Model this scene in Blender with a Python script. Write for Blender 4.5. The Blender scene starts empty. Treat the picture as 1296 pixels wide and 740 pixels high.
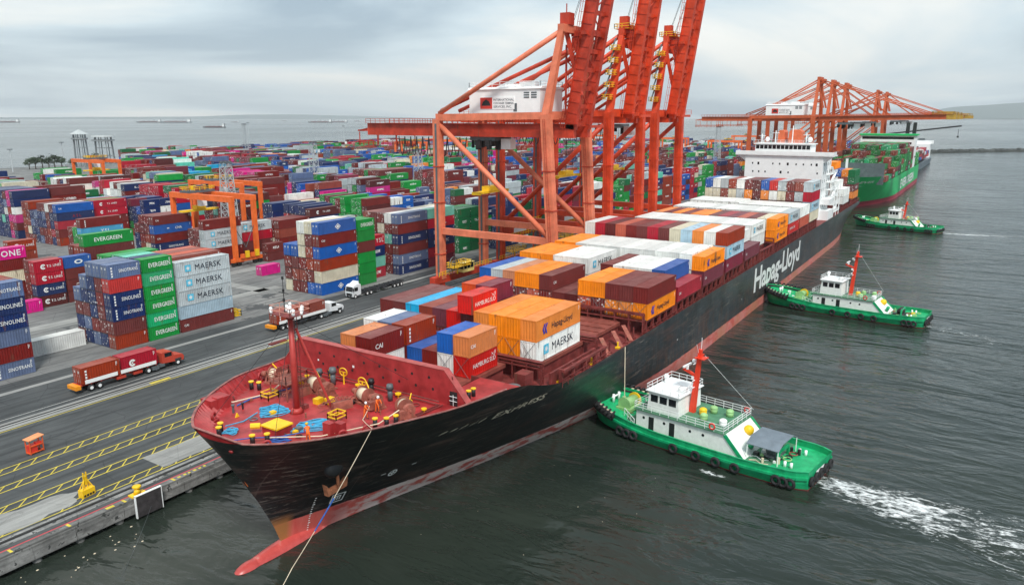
import bpy, bmesh, math, random
import numpy as np
from mathutils import Vector, Matrix
random.seed(7)
scene = bpy.context.scene
R = math.radians
# ------------------------------------------------------------------ camera
CAMH = 41.5
cam_d = bpy.data.cameras.new('camera'); cam = bpy.data.objects.new('camera', cam_d)
scene.collection.objects.link(cam); scene.camera = cam
cam_d.sensor_width = 36.0; cam_d.lens = 943.4 / 1296 * 36.0
cam_d.clip_start = 1.0; cam_d.clip_end = 120000
cam.location = (0, 0, CAMH)
cam.rotation_euler = (R(90 - 13.227), 0, R(32.5 - 90))
# ------------------------------------------------------------------ world: overcast sky with broken layers
SUN_EL, SUN_AZ = 52.0, 228.0           # azimuth: direction the sun stands in, measured from +x to +y
w = bpy.data.worlds.new('World'); scene.world = w; w.use_nodes = True
nt = w.node_tree; nt.nodes.clear()
def N(t, **k):
    n = nt.nodes.new(t)
    for a, b in k.items(): setattr(n, a, b)
    return n
def sky_nodes():
    L = nt.links.new
    out = N('ShaderNodeOutputWorld'); bg = N('ShaderNodeBackground'); bg.inputs[1].default_value = 0.082
    sky = N('ShaderNodeTexSky', sky_type='NISHITA', sun_disc=False)
    sky.sun_elevation = R(SUN_EL); sky.sun_rotation = R(90 - SUN_AZ); sky.altitude = 0; sky.air_density = 1.0; sky.dust_density = 2.0
    tc = N('ShaderNodeTexCoord'); sep = N('ShaderNodeSeparateXYZ'); L(tc.outputs['Generated'], sep.inputs[0])
    mx = N('ShaderNodeMath', operation='MAXIMUM'); L(sep.outputs[2], mx.inputs[0]); mx.inputs[1].default_value = 0.0
    ad = N('ShaderNodeMath', operation='ADD'); L(mx.outputs[0], ad.inputs[0]); ad.inputs[1].default_value = 0.09
    dx = N('ShaderNodeMath', operation='DIVIDE'); L(sep.outputs[0], dx.inputs[0]); L(ad.outputs[0], dx.inputs[1])
    dy = N('ShaderNodeMath', operation='DIVIDE'); L(sep.outputs[1], dy.inputs[0]); L(ad.outputs[0], dy.inputs[1])
    cb = N('ShaderNodeCombineXYZ'); L(dx.outputs[0], cb.inputs[0]); L(dy.outputs[0], cb.inputs[1])
    n1 = N('ShaderNodeTexNoise'); n1.inputs['Scale'].default_value = 0.30; n1.inputs['Detail'].default_value = 7; n1.inputs['Roughness'].default_value = 0.52
    n1.inputs['Distortion'].default_value = 0.5
    mp = N('ShaderNodeMapping'); mp.inputs['Location'].default_value = (3.4, 6.6, 0); mp.inputs['Rotation'].default_value = (0, 0, R(-40)); mp.inputs['Scale'].default_value = (0.62, 1.0, 1)
    L(cb.outputs[0], mp.inputs[0]); L(mp.outputs[0], n1.inputs['Vector'])
    cr = N('ShaderNodeValToRGB'); e = cr.color_ramp.elements
    e[0].position = 0.39; e[0].color = (3.2, 4.5, 5.6, 1); e[1].position = 0.61; e[1].color = (11.6, 11.4, 10.6, 1)
    m = cr.color_ramp.elements.new(0.5); m.color = (7.0, 8.4, 9.1, 1)
    L(n1.outputs['Fac'], cr.inputs[0])
    mix = N('ShaderNodeMixRGB'); mix.inputs[0].default_value = 0.86
    L(sky.outputs[0], mix.inputs[1]); L(cr.outputs[0], mix.inputs[2])
    L(mix.outputs[0], bg.inputs[0]); L(bg.outputs[0], out.inputs[0])
sky_nodes()
sun_d = bpy.data.lights.new('sun', 'SUN'); sun_d.energy = 2.6; sun_d.angle = R(11); sun_d.color = (1.0, 0.965, 0.91)
sun = bpy.data.objects.new('sun', sun_d); scene.collection.objects.link(sun)
_sd = Vector((math.cos(R(SUN_AZ)) * math.cos(R(SUN_EL)), math.sin(R(SUN_AZ)) * math.cos(R(SUN_EL)), math.sin(R(SUN_EL))))
sun.rotation_euler = _sd.to_track_quat('Z', 'Y').to_euler(); sun.location = _sd * 300
vs = scene.view_settings; vs.view_transform = 'Standard'; vs.look = 'None'; vs.exposure = 0.45; vs.gamma = 1.0; vs.use_curve_mapping = False
scene.render.resolution_x = 1024; scene.render.resolution_y = 584
# ------------------------------------------------------------------ helpers
COL = scene.collection
def srgb(r, g, b):
    f = lambda c: ((c / 255 + 0.055) / 1.055) ** 2.4 if c / 255 > 0.04045 else c / 255 / 12.92
    return (f(r), f(g), f(b), 1.0)
def tag(o, label=None, cat=None, group=None, kind=None):
    if label: o['label'] = label
    if cat: o['category'] = cat
    if group: o['group'] = group
    if kind: o['kind'] = kind
    return o
def empty(name, loc=(0, 0, 0), rz=0.0):
    o = bpy.data.objects.new(name, None); COL.objects.link(o); o.location = loc; o.rotation_euler = (0, 0, rz); o.empty_display_size = 0.5
    return o
def obj(name, me, parent=None, mat=None):
    o = bpy.data.objects.new(name, me); COL.objects.link(o)
    if parent is not None: o.parent = parent
    if mat is not None and not me.materials: me.materials.append(mat)
    return o
def copy_tree(o, parent=None):
    c = o.copy(); COL.objects.link(c); c.parent = parent
    for ch in list(o.children): copy_tree(ch, c)
    return c
class MB:
    def __init__(s): s.v = []; s.f = []; s.m = []
    def add(s, vs, fs, m=0):
        b = len(s.v); s.v += [tuple(p) for p in vs]
        for q in fs: s.f.append(tuple(b + i for i in q)); s.m.append(m)
        return s
    def box(s, x0, x1, y0, y1, z0, z1, m=0):
        vs = [(x0,y0,z0),(x1,y0,z0),(x1,y1,z0),(x0,y1,z0),(x0,y0,z1),(x1,y0,z1),(x1,y1,z1),(x0,y1,z1)]
        return s.add(vs, [(0,3,2,1),(4,5,6,7),(0,1,5,4),(1,2,6,5),(2,3,7,6),(3,0,4,7)], m)
    def frame(s, a, b):
        d = Vector(b) - Vector(a); L = d.length
        if L < 1e-6: d = Vector((0, 0, 1)); L = 1e-6
        d = d / L; up = Vector((0, 0, 1)) if abs(d.z) < 0.95 else Vector((0, 1, 0))
        u = d.cross(up).normalized(); v = u.cross(d).normalized()
        return d, u, v
    def beam(s, a, b, w, h, m=0, w2=None, h2=None):
        a = Vector(a); b = Vector(b); d, u, v = s.frame(a, b); w2 = w if w2 is None else w2; h2 = h if h2 is None else h2
        vs = [a - u*w/2 - v*h/2, a + u*w/2 - v*h/2, a + u*w/2 + v*h/2, a - u*w/2 + v*h/2,
              b - u*w2/2 - v*h2/2, b + u*w2/2 - v*h2/2, b + u*w2/2 + v*h2/2, b - u*w2/2 + v*h2/2]
        return s.add(vs, [(0,3,2,1),(4,5,6,7),(0,1,5,4),(1,2,6,5),(2,3,7,6),(3,0,4,7)], m)
    def tube(s, a, b, r, n=8, m=0, r2=None, caps=True):
        a = Vector(a); b = Vector(b); d, u, v = s.frame(a, b); r2 = r if r2 is None else r2
        vs = []
        for c, rr in ((a, r), (b, r2)):
            for i in range(n):
                t = 2 * math.pi * i / n; vs.append(c + u * math.cos(t) * rr + v * math.sin(t) * rr)
        fs = [(i, n + i, n + (i + 1) % n, (i + 1) % n) for i in range(n)]
        if caps: fs += [tuple(range(n)), tuple(n + i for i in reversed(range(n)))]
        return s.add(vs, fs, m)
    def path(s, pts, r, n=6, m=0):
        pts = [Vector(p) for p in pts]
        vs = []; k = len(pts)
        for j, p in enumerate(pts):
            d, u, v = s.frame(pts[max(0, j - 1)], pts[min(k - 1, j + 1)])
            for i in range(n):
                t = 2 * math.pi * i / n; vs.append(p + u * math.cos(t) * r + v * math.sin(t) * r)
        fs = [(j*n + i, (j+1)*n + i, (j+1)*n + (i+1) % n, j*n + (i+1) % n) for j in range(k-1) for i in range(n)]
        fs += [tuple(range(n)), tuple((k-1)*n + i for i in reversed(range(n)))]
        return s.add(vs, fs, m)
    def prism(s, poly, lo, hi, axis='y', m=0):
        # poly: list of 2-D points in the plane normal to axis
        def P(p, t): return {'x': (t, p[0], p[1]), 'y': (p[0], t, p[1]), 'z': (p[0], p[1], t)}[axis]
        n = len(poly); vs = [P(p, lo) for p in poly] + [P(p, hi) for p in poly]
        fs = [tuple(range(n)), tuple(n + i for i in reversed(range(n)))] + [(i, n+i, n+(i+1) % n, (i+1) % n) for i in range(n)]
        return s.add(vs, fs, m)
    def torus(s, c, R_, r, axis=(0, 1, 0), n=12, k=6, m=0):
        c = Vector(c); ax = Vector(axis).normalized(); up = Vector((0, 0, 1)) if abs(ax.z) < .9 else Vector((1, 0, 0))
        u = ax.cross(up).normalized(); v = u.cross(ax)
        vs = []
        for i in range(n):
            t = 2*math.pi*i/n; d = u*math.cos(t) + v*math.sin(t)
            for j in range(k):
                q = 2*math.pi*j/k; vs.append(c + d*(R_ + r*math.cos(q)) + ax*(r*math.sin(q)))
        fs = [(i*k+j, ((i+1) % n)*k+j, ((i+1) % n)*k+(j+1) % k, i*k+(j+1) % k) for i in range(n) for j in range(k)]
        return s.add(vs, fs, m)
    def ball(s, c, rx, ry, rz, n=10, k=6, m=0):
        vs = [(c[0], c[1], c[2]-rz)]
        for j in range(1, k):
            a = -math.pi/2 + math.pi*j/k
            for i in range(n):
                t = 2*math.pi*i/n; vs.append((c[0]+rx*math.cos(a)*math.cos(t), c[1]+ry*math.cos(a)*math.sin(t), c[2]+rz*math.sin(a)))
        vs.append((c[0], c[1], c[2]+rz)); fs = []
        for i in range(n): fs.append((0, 1+(i+1) % n, 1+i)); fs.append((len(vs)-1, 1+(k-2)*n+i, 1+(k-2)*n+(i+1) % n))
        for j in range(k-2):
            for i in range(n): fs.append((1+j*n+i, 1+j*n+(i+1) % n, 1+(j+1)*n+(i+1) % n, 1+(j+1)*n+i))
        return s.add(vs, fs, m)
    def rail(s, pts, h=1.05, step=1.6, r=0.03, m=0, closed=False, mids=1):
        pts = [Vector(p) for p in pts]
        if closed: pts = pts + [pts[0]]
        for a, b in zip(pts[:-1], pts[1:]):
            for q in [1.0] + [i/(mids+1) for i in range(1, mids+1)]:
                s.beam(a + Vector((0,0,h*q)), b + Vector((0,0,h*q)), r*2, r*2, m)
            n = max(1, int((b-a).length/step))
            for i in range(n + 1):
                p = a.lerp(b, i/n); s.beam(p, p + Vector((0,0,h)), r*2, r*2, m)
        return s
    def mesh(s, name, mats, smooth=False):
        me = bpy.data.meshes.new(name); me.from_pydata(s.v, [], s.f)
        for q in (mats if isinstance(mats, (list, tuple)) else [mats]): me.materials.append(q)
        me.polygons.foreach_set('material_index', s.m)
        if smooth: me.polygons.foreach_set('use_smooth', [True]*len(s.f))
        me.update()
        return me
    def build(s, name, mats, parent=None, smooth=False):
        return obj(name, s.mesh(name, mats, smooth), parent)
# ------------------------------------------------------------------ materials
MATS = {}
def newmat(name):
    m = bpy.data.materials.new(name); m.use_nodes = True; t = m.node_tree; t.nodes.clear()
    out = t.nodes.new('ShaderNodeOutputMaterial'); b = t.nodes.new('ShaderNodeBsdfPrincipled'); t.links.new(b.outputs[0], out.inputs[0])
    return m, t, b
def nn(t, typ, ins=None, **k):
    n = t.nodes.new(typ)
    for a, b in k.items(): setattr(n, a, b)
    for a, b in (ins or {}).items():
        if isinstance(b, bpy.types.NodeSocket): t.links.new(b, n.inputs[a])
        else: n.inputs[a].default_value = b
    return n
def noise(t, vec, scale, detail=4, rough=0.55, dist=0.0):
    return nn(t, 'ShaderNodeTexNoise', {'Vector': vec, 'Scale': scale, 'Detail': detail, 'Roughness': rough, 'Distortion': dist}).outputs['Fac']
def ramp(t, fac, stops):
    n = nn(t, 'ShaderNodeValToRGB', {0: fac}); e = n.color_ramp.elements
    e[0].position, e[0].color = stops[0][0], stops[0][1]; e[1].position, e[1].color = stops[-1][0], stops[-1][1]
    for p, c in stops[1:-1]: q = e.new(p); q.color = c
    return n.outputs[0]
def mixc(t, fac, a, b, typ='MIX'):
    return nn(t, 'ShaderNodeMixRGB', {0: fac, 1: a, 2: b}, blend_type=typ).outputs[0]
def mth(t, op, a, b=0.0, c=None, clamp=False):
    d = {0: a, 1: b}
    if c is not None: d[2] = c
    return nn(t, 'ShaderNodeMath', d, operation=op, use_clamp=clamp).outputs[0]
def maprange(t, v, a, b, c=0.0, d=1.0):
    return nn(t, 'ShaderNodeMapRange', {0: v, 1: a, 2: b, 3: c, 4: d}).outputs[0]
def objvec(t, scale=(1, 1, 1), world=False):
    tc = nn(t, 'ShaderNodeTexCoord'); src = tc.outputs['Object']
    if world: src = nn(t, 'ShaderNodeNewGeometry').outputs['Position']
    return nn(t, 'ShaderNodeMapping', {'Vector': src, 'Scale': scale}).outputs[0]
BLK = (0, 0, 0, 1); WHT = (1, 1, 1, 1)
def paint(name, rgb, rough=0.5, var=0.18, rust=0.0, rustcol=None, scale=0.6, metal=0.0, streak=True, bump=0.0):
    """worn paint: tone variation, vertical grime streaks, patches of rust"""
    if name in MATS: return MATS[name]
    m, t, b = newmat(name); c = srgb(*rgb) if max(rgb) > 1 else tuple(rgb) + (1.0,)
    v1 = objvec(t, (1, 1, 1), True); v2 = objvec(t, (1, 1, 0.12), True)
    n1 = noise(t, v1, scale, 5, 0.6); n2 = noise(t, v2, scale * 3.2, 4, 0.6)
    dk = tuple(x * (1 - var * 1.6) for x in c[:3]) + (1,); lt = tuple(min(1, x * (1 + var) + 0.012 * var * 5) for x in c[:3]) + (1,)
    col = ramp(t, n1, [(0.3, dk), (0.7, lt)])
    if streak: col = mixc(t, mth(t, 'MULTIPLY', ramp(t, n2, [(0.5, BLK), (0.75, WHT)]), 0.35 * min(1, var * 5)), col, tuple(x * 0.55 + 0.008 for x in c[:3]) + (1,))
    if rust > 0:
        rc = rustcol or (0.17, 0.062, 0.026, 1); nr = noise(t, v2, scale * 1.7, 6, 0.68)
        col = mixc(t, ramp(t, nr, [(0.72 - rust * 0.3, BLK), (0.80 - rust * 0.25, WHT)]), col, rc)
    t.links.new(col, b.inputs['Base Color']); b.inputs['Roughness'].default_value = rough; b.inputs['Metallic'].default_value = metal
    if bump > 0:
        bp = nn(t, 'ShaderNodeBump', {'Height': n1, 'Strength': bump, 'Distance': 0.05}); t.links.new(bp.outputs[0], b.inputs['Normal'])
    MATS[name] = m; return m
# ------------------------------------------------------------------ the sea
WZ = -2.3
def sea_material():
    m, t, b = newmat('sea_water')
    pos = nn(t, 'ShaderNodeNewGeometry').outputs['Position']
    vr = nn(t, 'ShaderNodeMapping', {'Vector': pos, 'Rotation': (0, 0, R(28)), 'Scale': (1.0, 0.42, 1.0)}).outputs[0]
    big = noise(t, nn(t, 'ShaderNodeMapping', {'Vector': pos, 'Rotation': (0, 0, R(-35)), 'Scale': (0.35, 1, 1)}).outputs[0], 0.0016, 4, 0.6, 0.6)
    n1 = noise(t, vr, 0.30, 3, 0.55, 0.6); n2 = noise(t, vr, 0.9, 3, 0.55, 0.4); n3 = noise(t, nn(t, 'ShaderNodeMapping', {'Vector': pos, 'Rotation': (0, 0, R(-50)), 'Scale': (1, .5, 1)}).outputs[0], 2.6, 2, 0.5)
    n0 = noise(t, nn(t, 'ShaderNodeMapping', {'Vector': pos, 'Rotation': (0, 0, R(40)), 'Scale': (1.0, 0.3, 1.0)}).outputs[0], 0.11, 2, 0.5, 0.8)
    h = mth(t, 'ADD', mth(t, 'ADD', mth(t, 'MULTIPLY', n0, 3.6), mth(t, 'MULTIPLY', n1, 1.6)), mth(t, 'ADD', mth(t, 'MULTIPLY', n2, 0.36), mth(t, 'MULTIPLY', n3, 0.06)))
    patch = noise(t, nn(t, 'ShaderNodeMapping', {'Vector': pos, 'Scale': (1, 1, 1)}).outputs[0], 0.02, 3, 0.6, 0.5)
    st = mth(t, 'MULTIPLY', maprange(t, big, 0.35, 0.65, 0.30, 0.85), maprange(t, patch, 0.3, 0.7, 0.35, 1.2))
    bp = nn(t, 'ShaderNodeBump', {'Height': h, 'Strength': st, 'Distance': 0.85}); t.links.new(bp.outputs[0], b.inputs['Normal'])
    col = ramp(t, noise(t, pos, 0.035, 4, 0.6), [(0.3, (0.014, 0.021, 0.017, 1)), (0.7, (0.028, 0.036, 0.028, 1))])
    t.links.new(col, b.inputs['Base Color'])
    t.links.new(maprange(t, big, 0.3, 0.7, 0.10, 0.20), b.inputs['Roughness']); b.inputs['IOR'].default_value = 1.333
    return m
sea = MB(); E_ = 26000
sea.add([(-3000, -E_, WZ), (E_, -E_, WZ), (E_, E_, WZ), (-3000, E_, WZ)], [(0, 1, 2, 3)])
tag(sea.build('sea', sea_material()), kind='structure')
# ------------------------------------------------------------------ land, quay, road markings
def ground_material(name, c0, c1, stain, patchcol=None, crack=0.0, rough=0.85, s1=0.05, s2=0.085):
    m, t, b = newmat(name); p = objvec(t, (1, 1, 1), True); ps = objvec(t, (0.16, 1, 1), True)
    a = noise(t, p, s1, 6, 0.66); f = noise(t, p, 3.5, 4, 0.7); tr = noise(t, ps, 0.9, 5, 0.6)
    col = ramp(t, a, [(0.3, c0), (0.7, c1)])
    col = mixc(t, mth(t, 'MULTIPLY', ramp(t, tr, [(0.45, BLK), (0.72, WHT)]), stain), col, tuple(x * 0.55 for x in c0[:3]) + (1,))
    ln = noise(t, objvec(t, (0.018, 0.75, 1), True), 1.0, 4, 0.6); col = mixc(t, mth(t, 'MULTIPLY', ramp(t, ln, [(0.35, WHT), (0.5, BLK)]), stain*.7), col, tuple(x * 0.45 for x in c0[:3]) + (1,)); col = mixc(t, mth(t, 'MULTIPLY', ramp(t, noise(t, p, 0.6, 5, .7, .6), [(0.62, BLK), (0.70, WHT)]), stain*.6), col, tuple(x * 0.4 for x in c0[:3]) + (1,))
    if patchcol: col = mixc(t, ramp(t, noise(t, p, s2, 5, 0.66, 0.4), [(0.585, BLK), (0.61, WHT)]), col, patchcol)
    col = mixc(t, 0.22, col, mixc(t, f, (0.02, 0.02, 0.02, 1), (0.5, 0.5, 0.49, 1)), 'OVERLAY')
    if crack > 0:
        vo = nn(t, 'ShaderNodeTexVoronoi', {'Vector': p, 'Scale': 0.16}, feature='DISTANCE_TO_EDGE').outputs[0]
        col = mixc(t, mth(t, 'MULTIPLY', ramp(t, vo, [(0.0, WHT), (0.012, BLK)]), crack), col, tuple(x * 0.4 for x in c0[:3]) + (1,))
    t.links.new(col, b.inputs['Base Color']); b.inputs['Roughness'].default_value = rough
    bp = nn(t, 'ShaderNodeBump', {'Height': f, 'Strength': 0.25, 'Distance': 0.03}); t.links.new(bp.outputs[0], b.inputs['Normal'])
    return m
M_ASPH = ground_material('apron_asphalt', (0.046, 0.052, 0.055, 1), (0.105, 0.112, 0.113, 1), 0.8, None, 0.7)
M_YARD = ground_material('yard_concrete', (0.13, 0.135, 0.135, 1), (0.30, 0.30, 0.29, 1), 0.7, (0.07, 0.075, 0.078, 1), 0.6)
M_CONC = ground_material('pale_concrete', (0.26, 0.26, 0.25, 1), (0.42, 0.42, 0.40, 1), 0.5, None, 0.3)
M_CONCD = ground_material('stained_quay_concrete', (0.13, 0.13, 0.125, 1), (0.44, 0.435, 0.42, 1), 0.9, (0.05, 0.052, 0.05, 1), 0.4, .85, .55, 1.1)
QY = 76.4                      # the quay edge
land = MB(); lp = [(-400, QY + 1.0), (960, QY + 1.0), (960, 500), (700, 760), (290, 690), (-400, 640)]
land.prism(lp, -6, 0.0, 'z'); land = tag(land.build('quay_apron', [M_ASPH]), kind='structure')
yd = MB(); yp = [(-390, 128.6), (950, 128.6), (950, 495), (695, 750), (290, 684), (-390, 634)]
yd.add([(x, y, 0.004) for x, y in yp], [tuple(range(6))]); tag(yd.build('yard_ground', M_YARD), kind='structure')
def sheet(name, rects, mat, parent=None, z=0.008):
    b = MB()
    for (x0, x1, y0, y1) in rects: b.add([(x0, y0, z), (x1, y0, z), (x1, y1, z), (x0, y1, z)], [(0, 1, 2, 3)])
    return b.build(name, mat, parent)
M_YEL = paint('worn_yellow_road_paint', (206, 186, 60), 0.7, 0.15, 0.35, (0.10, 0.105, 0.10, 1), 1.2, streak=False)
M_RED = paint('worn_red_line_paint', (190, 70, 78), 0.7, 0.12, 0.3, (0.2, 0.2, 0.19, 1), 1.2, streak=False)
M_RAIL = paint('rail_steel', (58, 56, 54), 0.45, 0.2, metal=0.6)
M_DARK = paint('dark_groove', (34, 36, 37), 0.8, 0.1)
sheet('pale_kerb_strip', [(-60, 320, 123.5, 124.7)], M_CONC, land)
sheet('rail_bed', [(-60, 320, 109.0, 111.8)], M_CONC, land)
sheet('rail_groove', [(-60, 320, 110.62, 111.05), (-60, 320, 109.9, 110.15)], M_DARK, land, 0.014)
b = MB(); b.box(-60, 320, 110.78, 110.9, 0.0, 0.055); b.build('crane_rail', M_RAIL, land)
b = MB(); b.box(-60, 320, 79.05, 79.17, 0.0, 0.055); b.build('crane_rail', M_RAIL, land)
sheet('rail_bed', [(-60, 140, 78.2, 79.9)], M_CONCD, land)
sheet('rail_groove', [(-60, 140, 78.85, 79.4)], M_DARK, land, 0.014)
sheet('yellow_line', [(-60, 320, 108.55, 108.72)], M_YEL, land, 0.02)
sheet('white_line', [(-60, 320, 113.0, 113.14)], paint('worn_white_road_paint', (190, 190, 185), 0.7, 0.1, 0.5, (0.1, 0.105, 0.1, 1), 1.5, streak=False), land, 0.012)
for (x0, x1) in ((64, 67.5), (90, 93.2)): sheet('yellow_patch', [(x0, x1, 109.1, 109.8)], M_YEL, land, 0.02)
for (y0, y1) in ((95.0, 96.7), (90.3, 91.9), (85.2, 86.8), (80.3, 81.8)):
    b = MB(); z = 0.012
    for yy in (y0, y1 - 0.16): b.add([(-30, yy, z), (150, yy, z), (150, yy + .16, z), (-30, yy + .16, z)], [(0, 1, 2, 3)])
    x = -29.0
    while x < 148:
        b.add([(x, y0 + .16, z), (x + .2, y0 + .16, z), (x + 1.55, y1 - .16, z), (x + 1.35, y1 - .16, z)], [(0, 1, 2, 3)]); x += 1.95
    b.build('hatched_lane_marking', M_YEL, land)
random.seed(6); b = MB(); pts = [(47.5+8.5*min(1, max(0, u))+random.uniform(-.25, .25), y_+random.uniform(-.2, .2), .018) for u, y_ in [(k/9, 80.7) for k in range(10)] + [(1-k/9, 85.2) for k in range(10)]]
b.add(pts, [tuple(range(20))]); b.build('repaired_patch', M_CONC, land)
b = MB(); random.seed(3); pts = []
for k in range(26):
    a = 2*math.pi*k/26; r = 1 + random.uniform(-.18, .18); pts.append((32.5 + 6.5*r*math.cos(a), 82.8 + 2.3*r*math.sin(a), 0.018))
b.add(pts, [tuple(range(26))]); b.build('repaired_patch', M_CONC, land)
# paved lane outlines in the cross road
sheet('pale_kerb_strip', [(-60, 97, 157, 160.5), (100, 103, 148, 176), (116, 119.5, 147, 176), (97, 123, 146.5, 149.5), (97, 140, 170, 174)], M_CONC, land, 0.016)
# cope beam, face blocks, piles
cope = MB()
cope.box(-60, 330, QY, QY + 1.02, -1.15, 0.035); cope = tag(cope.build('quay_cope', M_CONCD), kind='structure')
sheet('red_edge_line', [(-60, 330, QY + .80, QY + 1.0)], M_RED, cope, 0.05)
for xx in (28.6, 34.2, 40.2, 46.2): sheet('yellow_tick', [(xx, xx + .28, QY + .02, QY + .78)], M_YEL, cope, 0.047)
sheet('yellow_patch', [(38.3, 39.2, QY + .15, QY + .62)], M_YEL, cope, 0.047)
for k, xx in enumerate((46.9, 47.7, 48.3, 49.0, 49.7, 50.4)): sheet('worn_yellow_stroke', [(xx, xx + .42 - .06*(k % 3), QY + .22, QY + .55 + .05*(k % 2))], M_YEL, cope, 0.048)
random.seed(5); x = -58.0
while x < 200:
    Lb = random.choice((2.6, 3.4, 5.2, 7.4)); b = MB(); b.box(x, x + Lb - .06, QY - .10 if random.random() < .5 else QY + .08, QY + .9, -1.75, -0.55 if random.random() < .6 else -.2); b.build('face_block', M_CONCD, cope)
    x += Lb
for k in range(60):
    b = MB(); xx = -55 + k * 4.3; b.tube((xx, QY + .5, -6), (xx, QY + .5, -1.4), .45, 10); b.build('pile', M_CONCD, cope)
b = MB(); b.box(-60, 330, QY + 1.6, QY + 1.9, -6, -1.0); b.build('retaining_wall', M_DARK, cope)
# ------------------------------------------------------------------ land shapes far away
def haze_rock(name, c): return paint(name, c, 0.95, 0.25, scale=0.08, streak=False)
b = MB(); random.seed(11)
def rocks(b, x0, y0, x1, y1, n, wdt, hgt):
    for k in range(n):
        u = k/(n-1)*0.999; cx = x0 + (x1-x0)*u; cy = y0 + (y1-y0)*u
        for j in range(3):
            px = cx + random.uniform(-4, 4); py = cy + random.uniform(-wdt, wdt); s = random.uniform(1.4, 3.2)
            b.ball((px, py, WZ + random.uniform(0, hgt)), s*1.3, s, s*.8, 6, 4)
rocks(b, 1085, 74, 1290, -110, 150, 4.5, 2.4)
rocks(b, 1290, -110, 2100, -860, 200, 5, 2.6)
mb = MB(); mb.prism([(1080, 70), (1284, -118), (2104, -868), (2110, -858), (1292, -102), (1090, 82)], WZ - 2, WZ + 1.9, 'z')
mb.add(b.v, b.f)
tag(mb.build('rock_breakwater', haze_rock('breakwater_rock', (70, 74, 72))), 'long low rock breakwater reaching across the water at right', 'breakwater')
def ridge(name, dist, a0, a1, prof, col, seed):
    """a range of hills: a real ridge with foothills, azimuth a0..a1 in degrees from +x"""
    random.seed(seed); b = MB(); n = 60; rows = 5; vs = []
    ph = [random.uniform(0, 6.28) for _ in range(6)]
    for i in range(n + 1):
        u = i/n; a = R(a0 + (a1-a0)*u); h = prof(u)
        h *= 1 + .10*math.sin(9*u+ph[0]) + .06*math.sin(23*u+ph[1]) + .035*math.sin(51*u+ph[2])
        for j in range(rows + 1):
            v = j/rows; d = dist + 4000*v; hh = h * math.sin(math.pi * min(1, v*.98 + .01)) * (1 + .12*math.sin(17*u + 5*v + ph[3]))
            vs.append((math.cos(a)*d, math.sin(a)*d, WZ - 4 + max(0, hh)))
    fs = [(i*(rows+1)+j, (i+1)*(rows+1)+j, (i+1)*(rows+1)+j+1, i*(rows+1)+j+1) for i in range(n) for j in range(rows)]
    b.add(vs, fs); return tag(b.build(name, haze_rock(name + '_cover', col), smooth=True), kind='structure')
ridge('hills', 17000, -25, 5.5, lambda u: 950*max(0, 1-u)**.62, (70, 92, 92), 1)
ridge('far_hills', 19500, 38, 75, lambda u: 120*math.sin(math.pi*u)**.6*(.7+.3*math.sin(7*u)), (80, 100, 104), 2)
# ------------------------------------------------------------------ container kit
CW = 2.44
PAL = dict(maroon=(118, 46, 44), darkmaroon=(92, 36, 36), brick=(152, 66, 50), orange=(255, 142, 0), blue=(20, 92, 178), navy=(26, 48, 98),
           slate=(100, 117, 152), green=(0, 148, 58), darkgreen=(16, 108, 62), seagreen=(28, 176, 112), grey=(188, 197, 200), white=(238, 240, 236), crimson=(178, 28, 50),
           red=(206, 44, 40), magenta=(214, 52, 138), mint=(118, 204, 182), sky=(66, 176, 222), tan=(214, 140, 100), cream=(222, 214, 190), rust=(206, 88, 58),
           purple=(122, 52, 66), paleblue=(176, 200, 214))
CNAME = dict(maroon='maroon', darkmaroon='dark maroon', brick='brick-red', orange='orange', blue='bright blue', navy='navy blue', slate='slate blue', green='green',
             darkgreen='dark green', seagreen='sea-green', grey='pale grey', white='white', crimson='crimson', red='red', magenta='magenta', mint='mint green', sky='sky blue',
             tan='tan', cream='cream', rust='rusty orange-red', purple='purplish maroon', paleblue='pale blue')
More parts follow.
